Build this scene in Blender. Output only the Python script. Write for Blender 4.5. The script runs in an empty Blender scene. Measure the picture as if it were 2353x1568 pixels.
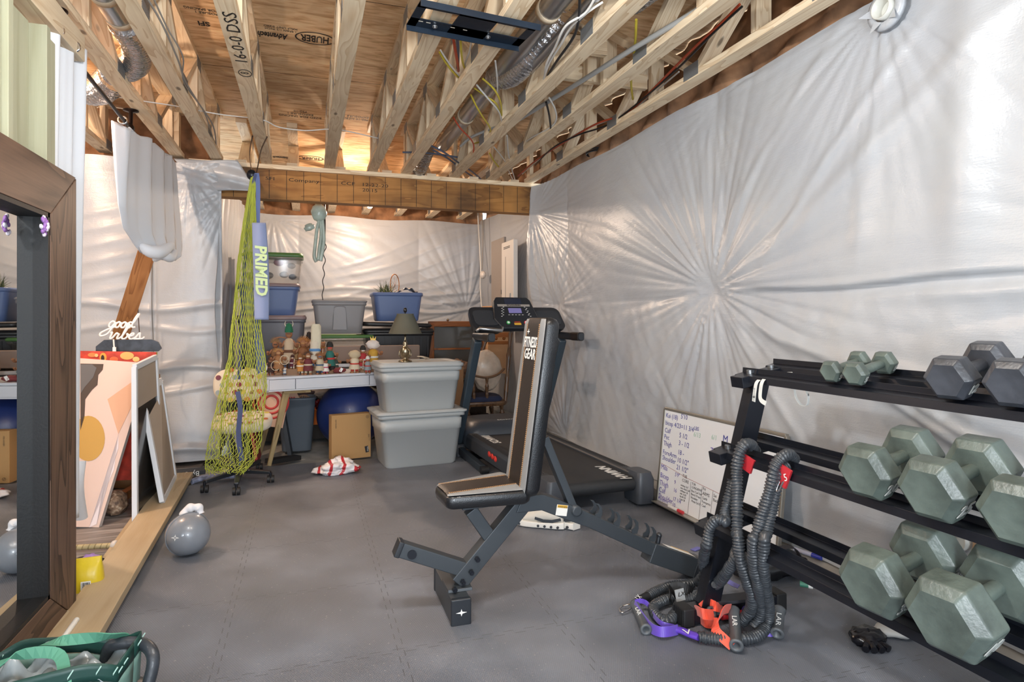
import bpy, math, random
import numpy as np
from mathutils import Vector, Matrix, Euler
from mathutils import noise as mnoise
R = random.Random(7)
SC = bpy.context.scene
COL = SC.collection
# ---------------------------------------------------------------- camera
FPX, CH, HY, CXP = 1430.0, 1.2, 732.0, 1176.5
YAW = math.atan((CXP - 706.0) / FPX)
SY, CY = math.sin(YAW), math.cos(YAW)
cam = bpy.data.cameras.new('camera'); camo = bpy.data.objects.new('camera', cam); COL.objects.link(camo)
camo.location = (0, 0, CH); camo.rotation_euler = (math.pi/2, 0, -YAW)
cam.sensor_width = 36; cam.lens = 36*FPX/2353; cam.shift_y = -(784-HY)/2353; cam.clip_start = .05
SC.camera = camo
SC.view_settings.view_transform = 'Standard'; SC.view_settings.look = 'None'
SC.view_settings.gamma = 1; SC.view_settings.use_curve_mapping = False
SC.view_settings.exposure = 0.84
# ---------------------------------------------------------------- light
w = bpy.data.worlds.new('world'); SC.world = w; w.use_nodes = True
w.node_tree.nodes['Background'].inputs[0].default_value = (.80, .90, 1, 1)
w.node_tree.nodes['Background'].inputs[1].default_value = 2.2
def lamp(name, loc, power, col, r=.05):
    l = bpy.data.lights.new(name, 'POINT'); l.energy = power; l.color = col; l.shadow_soft_size = r
    o = bpy.data.objects.new(name, l); COL.objects.link(o); o.location = loc; return o
lamp('ceiling_lamp', (.62, 1.45, 2.36), 27, (1, .97, .93), .04)
lamp('ceiling_lamp', (-.15, 1.5, 2.32), 40, (.92, .96, 1), .06)
lamp('unseen_fill_light', (.1, -1.2, 1.1), 105, (.88, .94, 1), .25)  # unseen soft fill added behind the camera to brighten ceiling and floor
lamp('rear_lamp', (.62, 7.05, 2.40), 42, (1, .76, .58), .05)
lamp('side_room_lamp', (-1.78, 4.1, 2.55), 62, (1, .74, .55), .05)
# ---------------------------------------------------------------- materials
def hexc(h):
    h = h.lstrip('#'); c = [int(h[i:i+2], 16)/255 for i in (0, 2, 4)]
    return tuple((x/12.92 if x <= .04045 else ((x+.055)/1.055)**2.4) for x in c) + (1,)
MATS = {}
class NT:
    def __init__(s, name):
        s.m = bpy.data.materials.new(name); s.m.use_nodes = True; s.t = s.m.node_tree
        s.b = s.t.nodes['Principled BSDF']
    def n(s, typ, **kw):
        x = s.t.nodes.new(typ)
        for k, v in kw.items():
            if k[0] == '_': x.inputs[k[1:].replace('_', ' ')].default_value = v
            else: setattr(x, k, v)
        return x
    def l(s, a, b): s.t.links.new(a, b)
    def mth(s, op, a, b=None, c=None):
        x = s.t.nodes.new('ShaderNodeMath'); x.operation = op
        for i, q in enumerate((a, b, c)):
            if q is None: continue
            if isinstance(q, (int, float)): x.inputs[i].default_value = q
            else: s.l(q, x.inputs[i])
        return x.outputs[0]
    def ramp(s, fac, stops):
        x = s.t.nodes.new('ShaderNodeValToRGB'); e = x.color_ramp.elements
        while len(e) < len(stops): e.new(.5)
        for i, (p, c) in enumerate(stops): e[i].position = p; e[i].color = c if len(c) == 4 else hexc(c)
        s.l(fac, x.inputs[0]); return x.outputs[0]
    def mix(s, fac, a, b, mode='MIX'):
        x = s.t.nodes.new('ShaderNodeMix'); x.data_type = 'RGBA'; x.blend_type = mode
        for i, q in ((0, fac), (6, a), (7, b)):
            if isinstance(q, (int, float, tuple)): x.inputs[i].default_value = q
            else: s.l(q, x.inputs[i])
        return x.outputs[2]
    def bump(s, h, strength=.3, dist=.01):
        x = s.n('ShaderNodeBump', _Strength=strength, _Distance=dist); s.l(h, x.inputs['Height'])
        s.l(x.outputs[0], s.b.inputs['Normal']); return x
def M(name, col, rough=.5, metal=0, bump=0, bs=60, var=0, vs=6, spec=.5, coat=0, trans=0, emit=0, alpha=1, sheen=0):
    if name in MATS: return MATS[name]
    t = NT(name); b = t.b; c = hexc(col) if isinstance(col, str) else col
    b.inputs['Base Color'].default_value = c; b.inputs['Roughness'].default_value = rough
    b.inputs['Metallic'].default_value = metal; b.inputs['Specular IOR Level'].default_value = spec
    b.inputs['Coat Weight'].default_value = coat; b.inputs['Transmission Weight'].default_value = trans
    b.inputs['Alpha'].default_value = alpha; b.inputs['Sheen Weight'].default_value = sheen
    if emit: b.inputs['Emission Color'].default_value = c; b.inputs['Emission Strength'].default_value = emit
    tc = t.n('ShaderNodeTexCoord')
    if var:
        nz = t.n('ShaderNodeTexNoise', _Scale=vs, _Detail=4.0); t.l(tc.outputs['Object'], nz.inputs['Vector'])
        d = tuple(max(0, x*(1-var)) for x in c[:3])+(1,); e = tuple(min(1, x*(1+var)) for x in c[:3])+(1,)
        t.l(t.ramp(nz.outputs[0], [(.35, d), (.65, e)]), b.inputs['Base Color'])
    if bump:
        nz = t.n('ShaderNodeTexNoise', _Scale=bs, _Detail=3.0); t.l(tc.outputs['Object'], nz.inputs['Vector'])
        t.bump(nz.outputs[0], bump, .004)
    MATS[name] = t.m; return t.m
def wood(name, light, dark, rough=.6, rings=9, stain=.0, knots=True, spec=.3):
    t = NT(name); uv = t.n('ShaderNodeUVMap'); oi = t.n('ShaderNodeObjectInfo')
    off = t.mth('MULTIPLY', oi.outputs['Random'], 37.0)
    cx = t.n('ShaderNodeCombineXYZ'); t.l(off, cx.inputs[0]); t.l(off, cx.inputs[1]); t.l(off, cx.inputs[2])
    va = t.n('ShaderNodeVectorMath', operation='ADD'); t.l(uv.outputs[0], va.inputs[0]); t.l(cx.outputs[0], va.inputs[1])
    mp = t.n('ShaderNodeMapping'); mp.inputs['Scale'].default_value = (1.1, 9, 1); t.l(va.outputs[0], mp.inputs[0])
    n1 = t.n('ShaderNodeTexNoise', _Scale=1.0, _Detail=2.0, _Distortion=.6); t.l(mp.outputs[0], n1.inputs['Vector'])
    g = t.mth('FRACT', t.mth('MULTIPLY', n1.outputs[0], float(rings)))
    g = t.mth('POWER', g, 2.2)
    mp2 = t.n('ShaderNodeMapping'); mp2.inputs['Scale'].default_value = (6, 160, 1); t.l(va.outputs[0], mp2.inputs[0])
    n2 = t.n('ShaderNodeTexNoise', _Scale=1.0, _Detail=3.0); t.l(mp2.outputs[0], n2.inputs['Vector'])
    f = t.mth('ADD', t.mth('MULTIPLY', g, .62), t.mth('MULTIPLY', n2.outputs[0], .45))
    col = t.ramp(f, [(.12, light), (.95, dark)])
    if knots:
        v = t.n('ShaderNodeTexVoronoi', _Scale=1.0); mp3 = t.n('ShaderNodeMapping'); mp3.inputs['Scale'].default_value = (2.3, 6, 1)
        t.l(va.outputs[0], mp3.inputs[0]); t.l(mp3.outputs[0], v.inputs['Vector'])
        col = t.mix(t.ramp(v.outputs['Distance'], [(.045, (.75, .75, .75, 1)), (.09, (0, 0, 0, 1))]), col, hexc('4a2c16'))
    if stain:
        n3 = t.n('ShaderNodeTexNoise', _Scale=2.2, _Detail=4.0); tc = t.n('ShaderNodeTexCoord'); t.l(tc.outputs['Object'], n3.inputs['Vector'])
        col = t.mix(t.ramp(n3.outputs[0], [(.42, (0, 0, 0, 1)), (.72, (stain, stain, stain, 1))]), col, hexc('3b2c22'))
    hue = t.n('ShaderNodeHueSaturation'); t.l(col, hue.inputs['Color'])
    t.l(t.mth('ADD', t.mth('MULTIPLY', oi.outputs['Random'], .25), .87), hue.inputs['Value'])
    t.l(hue.outputs[0], t.b.inputs['Base Color']); t.b.inputs['Roughness'].default_value = rough
    t.b.inputs['Specular IOR Level'].default_value = spec
    t.bump(f, .12, .003); MATS[name] = t.m; return t.m
PINE = wood('pine_lumber', 'efdcbd', 'cfb08a', stain=.15)
PINEG = wood('green_pine_lumber', 'b4b49b', 'a09e82', rings=3)
LVL = wood('beam_lumber', 'c08a4c', '8f5f2e', rings=5, stain=.75, knots=False)
BOARD = wood('board_lumber', 'b9a78a', 'a99372', rings=3, knots=False, stain=.12)
DARKW = wood('dark_frame_wood', '6b5344', '2b1f1a', rings=7, knots=False, rough=.5)
OAK = wood('oak_wood', '9a5a26', '6a3711', knots=False, rough=.35)
CHAIRW = wood('old_chair_wood', '6b4e36', '3c2a1e', knots=False, rough=.3, spec=.5)
GOLDW = wood('desk_leg_wood', 'a8926a', '84704c', knots=False)
PLYW = wood('brace_lumber', 'a87447', '7c4f2b', stain=.3)
# ---------------------------------------------------------------- mesh builder
class MB:
    def __init__(s): s.v = []; s.f = []; s.uv = []; s.mi = []; s.sm = []
    def add(s, vs, fs, uvs=None, mat=0, smooth=False):
        o = len(s.v); s.v += [tuple(x) for x in vs]
        for i, f in enumerate(fs):
            s.f.append([o+k for k in f]); s.mi.append(mat); s.sm.append(smooth)
            s.uv.append(uvs[i] if uvs else [(vs[k][0]+vs[k][2]*.5, vs[k][1]+vs[k][2]*.5) for k in f])
        return s
    def bar(s, p, q, w, h, up=(0, 0, 1), mat=0, w2=None, h2=None):
        p, q, up = Vector(p), Vector(q), Vector(up); d = (q-p); L = d.length or 1e-6; d = d/L
        if abs(d.dot(up)) > .98: up = Vector((0, 1, 0)) if abs(d.y) < .9 else Vector((1, 0, 0))
        sd = d.cross(up).normalized(); u = sd.cross(d).normalized()
        w2 = w if w2 is None else w2; h2 = h if h2 is None else h2
        vs = []
        for c, a, b in ((p, w, h), (q, w2, h2)):
            for x, z in ((-.5, -.5), (.5, -.5), (.5, .5), (-.5, .5)): vs.append(c+sd*x*a+u*z*b)
        fs = [(0, 1, 5, 4), (1, 2, 6, 5), (2, 3, 7, 6), (3, 0, 4, 7), (3, 2, 1, 0), (4, 5, 6, 7)]
        ofs = R.random()*5; uvs = []; acc = ofs
        for k, x in enumerate((w, h, w, h)):
            uvs.append([(ofs, acc), (ofs, acc+x), (ofs+L, acc+x), (ofs+L, acc)]); acc += x+.13
        for _ in (0, 1): uvs.append([(ofs, ofs), (ofs+.02, ofs), (ofs+.02, ofs+h), (ofs, ofs+h)])
        return s.add(vs, fs, uvs, mat)
    def box(s, c, sz, rot=None, mat=0):
        c = Vector(c); m = (Euler(rot).to_matrix() if isinstance(rot, (tuple, list)) else rot) if rot is not None else Matrix.Identity(3)
        ax = max(range(3), key=lambda i: sz[i]); o = [i for i in range(3) if i != ax]
        d = Vector((0, 0, 0)); d[ax] = sz[ax]/2; up = Vector((0, 0, 0)); up[o[1]] = 1
        return s.bar(c-m@d, c+m@d, sz[o[0]], sz[o[1]], m@up, mat)
    def rings(s, rs, cap=True, mat=0, smooth=True, closed=True, uvl=None):
        n = len(rs[0]); vs = [p for r in rs for p in r]; fs = []; uvs = []
        acc = 0
        for i in range(len(rs)-1):
            L = (Vector(rs[i+1][0])-Vector(rs[i][0])).length; w = 0
            for j in range(n if closed else n-1):
                k = (j+1) % n; dw = (Vector(rs[i][k])-Vector(rs[i][j])).length
                fs.append((i*n+j, i*n+k, (i+1)*n+k, (i+1)*n+j)); uvs.append([(acc, w), (acc, w+dw), (acc+L, w+dw), (acc+L, w)]); w += dw
            acc += L
        s.add(vs, fs, uvs, mat, smooth)
        if cap and closed:
            s.add(rs[0], [tuple(range(n-1, -1, -1))], None, mat); s.add(rs[-1], [tuple(range(n))], None, mat)
        return s
    def tube(s, pts, r, n=10, mat=0, cap=True, flat=None, up=None, smooth=True, wob=None):
        pts = [Vector(p) for p in pts]; rs = []; N = len(pts); t0 = None; u = None
        for i, p in enumerate(pts):
            t = (pts[min(i+1, N-1)]-pts[max(i-1, 0)]).normalized()
            if u is None:
                u = Vector(up) if up else (Vector((0, 0, 1)) if abs(t.z) < .9 else Vector((1, 0, 0)))
            if up: u = Vector(up)
            u = (u-t*u.dot(t)).normalized(); v = t.cross(u)
            rr = r(i/(N-1)) if callable(r) else r
            a, b = (rr, rr) if flat is None else (rr, flat)
            rs.append([p+v*math.cos(k*2*math.pi/n)*a+u*math.sin(k*2*math.pi/n)*b for k in range(n)])
        return s.rings(rs, cap, mat, smooth)
    def strap(s, pts, w, th, side=None, mat=0):
        """flat ribbon: pts, width along 'side' vectors"""
        pts = [Vector(p) for p in pts]; rs = []; N = len(pts)
        for i, p in enumerate(pts):
            t = (pts[min(i+1, N-1)]-pts[max(i-1, 0)]).normalized()
            sd = Vector(side(i/(N-1)) if callable(side) else side); sd = (sd-t*sd.dot(t)).normalized(); nn = t.cross(sd)
            rs.append([p+sd*w/2+nn*th/2, p-sd*w/2+nn*th/2, p-sd*w/2-nn*th/2, p+sd*w/2-nn*th/2])
        return s.rings(rs, True, mat, False)
    def lathe(s, prof, c=(0, 0, 0), n=24, m=None, mat=0, smooth=True, sx=1, sy=1):
        c = Vector(c); m = m or Matrix.Identity(3); rs = []
        for r, z in prof: rs.append([c+m@Vector((r*math.cos(k*2*math.pi/n)*sx, r*math.sin(k*2*math.pi/n)*sy, z)) for k in range(n)])
        return s.rings(rs, prof[0] != prof[-1], mat, smooth)
    def cyl(s, p, q, r, n=16, mat=0, r2=None, smooth=True):
        return s.tube([p, q], (lambda t: r+(r2-r)*t) if r2 is not None else r, n, mat, smooth=smooth)
    def sph(s, c, r, n=16, m=8, mat=0, rot=None, f=None):
        if not hasattr(r, '__len__'): r = (r, r, r)
        c = Vector(c); mt = (Euler(rot).to_matrix() if rot else Matrix.Identity(3)); rs = []
        for i in range(m+1):
            a = -math.pi/2+math.pi*i/m; a = max(-1.5, min(1.5, a)); rg = []
            for k in range(n):
                b = 2*math.pi*k/n; d = Vector((math.cos(a)*math.cos(b), math.cos(a)*math.sin(b), math.sin(a)))
                q = f(d) if f else 1; rg.append(c+mt@Vector((d.x*r[0]*q, d.y*r[1]*q, d.z*r[2]*q)))
            rs.append(rg)
        return s.rings(rs, True, mat, True)
    def rrect(s, specs, c=(0, 0, 0), m=None, n=5, mat=0, cap=True, smooth=True, flip=False):
        """loft of rounded rectangles: (w, d, r, z[, ox, oy])"""
        c = Vector(c); m = m or Matrix.Identity(3); rs = []
        for sp in specs:
            w, d, r, z = sp[:4]; ox, oy = (sp[4], sp[5]) if len(sp) > 4 else (0, 0); r = max(min(r, w/2-1e-4, d/2-1e-4), 1e-4); rg = []
            for qx, qy, a0 in ((1, 1, 0), (-1, 1, 90), (-1, -1, 180), (1, -1, 270)):
                for k in range(n):
                    a = math.radians(a0+90*k/(n-1)); rg.append(c+m@Vector((ox+qx*(w/2-r)+r*math.cos(a), oy+qy*(d/2-r)+r*math.sin(a), z)))
            rs.append(rg)
        return s.rings(rs, cap, mat, smooth)
    def prism(s, poly, o, ex, ey, depth, mat=0):
        """polygon in plane (ex,ey) at o, extruded by vector depth"""
        o, ex, ey, dp = Vector(o), Vector(ex), Vector(ey), Vector(depth); n = len(poly)
        a = [o+ex*x+ey*y for x, y in poly]; b = [p+dp for p in a]
        s.add(a+b, [tuple(range(n-1, -1, -1)), tuple(range(n, 2*n))]+[(i, (i+1) % n, n+(i+1) % n, n+i) for i in range(n)], None, mat); return s
    def grid(s, fn, nu, nv, mat=0, smooth=True, th=0):
        vs = [fn(i/nu, j/nv) for j in range(nv+1) for i in range(nu+1)]
        fs = []; uvs = []
        for j in range(nv):
            for i in range(nu):
                a = j*(nu+1)+i; fs.append((a, a+1, a+nu+2, a+nu+1)); uvs.append([(i/nu, j/nv), ((i+1)/nu, j/nv), ((i+1)/nu, (j+1)/nv), (i/nu, (j+1)/nv)])
        return s.add(vs, fs, uvs, mat, smooth)
MW = {}
def setp(o, label=None, cat=None, group=None, kind=None):
    if label: o['label'] = label
    if cat: o['category'] = cat
    if group: o['group'] = group
    if kind: o['kind'] = kind
    return o
def mw(p): return MW.get(p.name, Matrix.Identity(4)) if p else Matrix.Identity(4)
def build(mb, name, mat, parent=None, local=False, bevel=0, label=None, cat=None, group=None, kind=None, seg=2, solid=0, subd=0, rec=True):
    me = bpy.data.meshes.new(name); vs = mb.v
    off = Matrix.Identity(4)
    if parent:
        if not local:
            inv = mw(parent).inverted(); vs = [tuple(inv@Vector(v)) for v in vs]
    elif rec and kind != 'structure':
        xs = np.array(vs); c = Vector((float(xs[:, 0].min()+xs[:, 0].max())/2, float(xs[:, 1].min()+xs[:, 1].max())/2, float(xs[:, 2].min())))
        vs = [(v[0]-c.x, v[1]-c.y, v[2]-c.z) for v in vs]; off = Matrix.Translation(c)
    me.from_pydata([tuple(v) for v in vs], [], mb.f)
    ul = me.uv_layers.new(name='UVMap'); flat = [c for f in mb.uv for p in f for c in p]
    ul.data.foreach_set('uv', flat)
    me.polygons.foreach_set('material_index', mb.mi); me.polygons.foreach_set('use_smooth', mb.sm)
    for m in (mat if isinstance(mat, (list, tuple)) else [mat]): me.materials.append(m)
    me.update()
    o = bpy.data.objects.new(name, me); COL.objects.link(o)
    if parent: o.parent = parent; MW[o.name] = mw(parent)
    else: o.location = off.translation; MW[o.name] = off
    if solid:
        s = o.modifiers.new('s', 'SOLIDIFY'); s.thickness = solid; s.offset = 0
    if bevel:
        b = o.modifiers.new('b', 'BEVEL'); b.width = bevel; b.segments = seg; b.limit_method = 'ANGLE'; b.angle_limit = .6; b.harden_normals = False
        for p in me.polygons: p.use_smooth = True
        o.modifiers.new('w', 'WEIGHTED_NORMAL')
    if subd:
        s = o.modifiers.new('u', 'SUBSURF'); s.levels = subd; s.render_levels = subd
    return setp(o, label, cat, group, kind)
def thing(name, label, cat, loc=(0, 0, 0), rot=(0, 0, 0), group=None, kind=None):
    o = bpy.data.objects.new(name, None); COL.objects.link(o); o.empty_display_size = .1
    o.location = loc; o.rotation_euler = rot; MW[o.name] = Matrix.Translation(Vector(loc))@Euler(rot).to_matrix().to_4x4()
    return setp(o, label, cat, group, kind)
def dup(root, loc, rot=None, label=None, scale=None):
    def cp(o, par):
        c = o.copy(); COL.objects.link(c); c.parent = par
        for ch in o.children: cp(ch, c)
        return c
    r = cp(root, None); r.location = loc
    if rot is not None: r.rotation_euler = rot
    if scale is not None: r.scale = (scale,)*3
    if label: r['label'] = label
    MW[r.name] = Matrix.Translation(Vector(loc))@r.rotation_euler.to_matrix().to_4x4()
    return r
def text(s, size, o, right, up, mat, parent=None, name='lettering', align='LEFT', th=.0006, local=False, sx=1, shear=0, bold=0, **kw):
    cu = bpy.data.curves.new('t', 'FONT'); cu.body = s; cu.size = size; cu.extrude = th/2; cu.align_x = align; cu.align_y = 'CENTER'; cu.shear = shear; cu.offset = bold
    cu.resolution_u = 2
    to = bpy.data.objects.new('t', cu); COL.objects.link(to)
    dg = bpy.context.evaluated_depsgraph_get(); me = to.evaluated_get(dg).to_mesh()
    r, u = Vector(right).normalized(), Vector(up).normalized(); nn = r.cross(u); o = Vector(o); mb = MB()
    vs = [o+r*v.co.x*sx+u*v.co.y+nn*(v.co.z+th/2) for v in me.vertices]
    mb.add(vs, [tuple(p.vertices) for p in me.polygons]); to.to_mesh_clear(); bpy.data.objects.remove(to)
    return build(mb, name, mat, parent, local, **kw)
def PX(u, v, X=None, Y=None, Z=None):
    a = (u-CXP)/FPX; b = (HY-v)/FPX; dx = SY+a*CY; dy = CY-a*SY
    t = X/dx if X is not None else Y/dy if Y is not None else (Z-CH)/b
    return Vector((t*dx, t*dy, CH+t*b))
def smooth_pts(pts, n=8):
    """catmull-rom through pts"""
    P = [Vector(p) for p in pts]; out = []
    for i in range(len(P)-1):
        a, b, c, d = P[max(i-1, 0)], P[i], P[i+1], P[min(i+2, len(P)-1)]
        for k in range(n):
            t = k/n; out.append(.5*((2*b)+(c-a)*t+(2*a-5*b+4*c-d)*t*t+(3*b-a-3*c+d)*t**3))
    return out+[P[-1]]
def sstep(a, b, x):
    t = np.clip((x-a)/(b-a), 0, 1); return t*t*(3-2*t)
# ================================================================ shell materials
def mat_plastic():
    t = NT('white_vapour_sheeting'); tc = t.n('ShaderNodeTexCoord'); b = t.b
    nz = t.n('ShaderNodeTexNoise', _Scale=1.6, _Detail=3.0); t.l(tc.outputs['Object'], nz.inputs['Vector'])
    t.l(t.ramp(nz.outputs[0], [(.3, 'a9adb4'), (.7, 'b5b8bb')]), b.inputs['Base Color'])
    mp = t.n('ShaderNodeMapping'); mp.inputs['Scale'].default_value = (14, 14, 150); t.l(tc.outputs['Object'], mp.inputs[0])
    a = t.n('ShaderNodeTexNoise', _Scale=1.0, _Detail=2.0); t.l(mp.outputs[0], a.inputs['Vector'])
    v = t.n('ShaderNodeTexVoronoi', _Scale=140.0); t.l(tc.outputs['Object'], v.inputs['Vector'])
    c = t.n('ShaderNodeTexNoise', _Scale=7.0, _Detail=3.0, _Distortion=.8); t.l(tc.outputs['Object'], c.inputs['Vector'])
    h = t.mth('ADD', t.mth('MULTIPLY', a.outputs[0], .35), t.mth('ADD', t.mth('MULTIPLY', v.outputs[0], .16), t.mth('MULTIPLY', c.outputs[0], 1.5)))
    t.bump(h, .34, .006); b.inputs['Roughness'].default_value = .33; b.inputs['Specular IOR Level'].default_value = .55
    return t.m
PLASTIC = mat_plastic()
def mat_osb():
    t = NT('subfloor_panel'); tc = t.n('ShaderNodeTexCoord')
    mp = t.n('ShaderNodeMapping'); mp.inputs['Scale'].default_value = (6, 26, 10); t.l(tc.outputs['Object'], mp.inputs[0])
    a = t.n('ShaderNodeTexNoise', _Scale=1.0, _Detail=5.0, _Distortion=.7); t.l(mp.outputs[0], a.inputs['Vector'])
    c = t.n('ShaderNodeTexNoise', _Scale=1.3, _Detail=4.0); t.l(tc.outputs['Object'], c.inputs['Vector'])
    col = t.ramp(a.outputs[0], [(.3, 'bb9065'), (.5, 'e6bf93'), (.72, 'f3d8ad')])
    col = t.mix(t.ramp(c.outputs[0], [(.45, (0, 0, 0, 1)), (.7, (.5, .5, .5, 1))]), col, hexc('7d6248'))
    sp = t.n('ShaderNodeSeparateXYZ'); t.l(tc.outputs['Object'], sp.inputs[0])
    fr = t.mth('FRACT', t.mth('DIVIDE', t.mth('ADD', sp.outputs[1], .15), 1.22))
    col = t.mix(t.mth('LESS_THAN', fr, .005), col, hexc('2e2016'))
    t.l(col, t.b.inputs['Base Color']); t.b.inputs['Roughness'].default_value = .8; t.b.inputs['Specular IOR Level'].default_value = .15; t.bump(a.outputs[0], .2, .004); return t.m
OSB = mat_osb()
def mat_foam():
    t = NT('black_foam_tile'); tc = t.n('ShaderNodeTexCoord'); sp = t.n('ShaderNodeSeparateXYZ'); t.l(tc.outputs['Object'], sp.inputs[0])
    X, Y = sp.outputs[0], sp.outputs[1]
    def zig(a): return t.mth('MULTIPLY', t.mth('SIGN', t.mth('SINE', t.mth('MULTIPLY', a, 75.0))), .011)
    def seam(p, q, o):
        d = t.mth('FRACT', t.mth('DIVIDE', t.mth('ADD', t.mth('ADD', p, zig(q)), o), .62))
        return t.mth('LESS_THAN', d, .0055)
    sm = t.mth('MAXIMUM', seam(X, Y, .30), seam(Y, X, .22))
    def wv(e, k): return t.mth('SINE', t.mth('MULTIPLY', e, k))
    w1 = wv(t.mth('ADD', X, t.mth('MULTIPLY', Y, .55)), 780.0); w2 = wv(t.mth('SUBTRACT', X, t.mth('MULTIPLY', Y, .55)), 780.0)
    tex = t.mth('MULTIPLY', t.mth('MAXIMUM', w1, w2), .5)
    n = t.n('ShaderNodeTexNoise', _Scale=2.0, _Detail=6.0); t.l(tc.outputs['Object'], n.inputs['Vector'])
    s2 = t.n('ShaderNodeTexNoise', _Scale=90.0, _Detail=1.0); t.l(tc.outputs['Object'], s2.inputs['Vector'])
    col = t.ramp(n.outputs[0], [(.3, '5b5f67'), (.5, '6c7079'), (.7, '80858f')])
    col = t.mix(t.ramp(s2.outputs[0], [(.73, (0, 0, 0, 1)), (.76, (.55, .55, .55, 1))]), col, hexc('b9b4ae'))
    col = t.mix(t.mth('MULTIPLY', sm, .6), col, hexc('3a3a3c'))
    col = t.mix(t.mth('MULTIPLY', t.mth('LESS_THAN', tex, -.28), .35), col, hexc('2c2c2e'))
    t.l(col, t.b.inputs['Base Color']); t.l(t.ramp(n.outputs[0], [(.35, (.32, .32, .32, 1)), (.65, (.6, .6, .6, 1))]), t.b.inputs['Roughness']); t.b.inputs['Specular IOR Level'].default_value = .5
    t.bump(t.mth('SUBTRACT', tex, t.mth('MULTIPLY', sm, 2.0)), .55, .0018); return t.m
FOAM = mat_foam()
def mat_vinyl():
    t = NT('grey_plank_floor'); tc = t.n('ShaderNodeTexCoord')
    mp = t.n('ShaderNodeMapping'); mp.inputs['Scale'].default_value = (2.5, 26, 1); t.l(tc.outputs['Object'], mp.inputs[0])
    a = t.n('ShaderNodeTexNoise', _Scale=1.0, _Detail=5.0, _Distortion=.5); t.l(mp.outputs[0], a.inputs['Vector'])
    col = t.ramp(a.outputs[0], [(.3, '55504d'), (.52, '7d7876'), (.7, 'a39f9d')])
    sp = t.n('ShaderNodeSeparateXYZ'); t.l(tc.outputs['Object'], sp.inputs[0])
    col = t.mix(t.mth('LESS_THAN', t.mth('FRACT', t.mth('DIVIDE', sp.outputs[1], .18)), .02), col, hexc('3a3634'))
    t.l(col, t.b.inputs['Base Color']); t.b.inputs['Roughness'].default_value = .45; return t.m
VINYL = mat_vinyl()
CONC = M('concrete', 'a9a8a4', .85, bump=.4, bs=40, var=.15, vs=9)
INSUL = M('brown_insulation_batt', '8a6446', .95, bump=1, bs=25, var=.35, vs=7)
INK = M('black_ink', '1c1511', .7)
BLACKM = M('black_powder_coat', '1b1e26', .3, .3, bump=.05, bs=300)
GREYM = M('graphite_powder_coat', '3d4247', .42, .25, bump=.05, bs=300)
STEEL = M('galvanised_steel', 'b9bcc0', .28, .95, bump=.1, bs=8)
CHROME = M('chrome', 'd8d8da', .08, 1)
ZINC = M('bolt_zinc', 'a7a9ab', .35, .9)
# ================================================================ floor
mb = MB(); mb.add([(-3.6, -2.5, -.03), (3.2, -2.5, -.03), (3.2, 9, -.03), (-3.6, 9, -.03)], [(0, 1, 2, 3)])
build(mb, 'floor', CONC, kind='structure')
mb = MB(); mb.box((-2.16, 1.66, -.0135), (2.68, 8.3, .027)); build(mb, 'trim_1', VINYL, kind='structure')['label'] = 'grey plank flooring of the side room'
mb = MB()
mb.prism([(-.82, -2.4), (2.17, -2.4), (2.17, 4.0), (2.1, 5.45), (-.45, 5.42), (-.82, 4.95)], (0, 0, -.029), (1, 0, 0), (0, 1, 0), (0, 0, .029))
build(mb, 'foam_mat', FOAM, label='black interlocking foam tile mat covering the gym floor', cat='mat', rec=False)
# ================================================================ plastic walls
def radial(U, V, u0, v0, A, k, L, ph, pull=0.0, seed=0, squash=1.0):
    du, dv = U-u0, (V-v0)*squash; r = np.sqrt(du**2+dv**2)+1e-6; th = np.arctan2(dv, du)
    rg = np.random.RandomState(seed); w = 0
    for i in range(1, 5): w = w+rg.uniform(-1, 1)*.5*np.sin(i*th+rg.uniform(0, 6))
    f = np.abs(np.sin(k/2*(th+.22*w)+ph))**.7 * (.35+.65*np.abs(np.sin(1.7*th+ph*2+w)))
    f2 = np.abs(np.sin(k*1.35*(th+.1*w)+ph))**.8*.35
    return A*(f+f2)*np.clip(r/.22, 0, 1)*np.exp(-(r/L)**1.3) - pull*np.exp(-r/.14)
def nz2(U, V, seed, s, n=5):
    rg = np.random.RandomState(seed); o = 0
    for i in range(n):
        a = rg.uniform(0, 6.28); k = s*(1.0+.9*i); o = o+np.sin(k*(U*np.cos(a)+V*np.sin(a))+rg.uniform(0, 6))/(1+.8*i)
    return o
def wall_mesh(name, umin, umax, vmin, vmax, nu, nv, fn, pos, mat=PLASTIC, solid=0):
    u = np.linspace(umin, umax, nu+1); v = np.linspace(vmin, vmax, nv+1); U, V = np.meshgrid(u, v)
    D = fn(U, V); P = pos(U, V, D); vs = np.stack([p.ravel() for p in P], 1).tolist()
    mb = MB(); fs = [(j*(nu+1)+i, j*(nu+1)+i+1, (j+1)*(nu+1)+i+1, (j+1)*(nu+1)+i) for j in range(nv) for i in range(nu)]
    mb.v = vs; mb.f = [list(f) for f in fs]; n = len(fs); mb.mi = [0]*n; mb.sm = [True]*n
    mb.uv = [[(vs[k][1], vs[k][2]) for k in f] for f in fs]
    return mb
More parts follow.
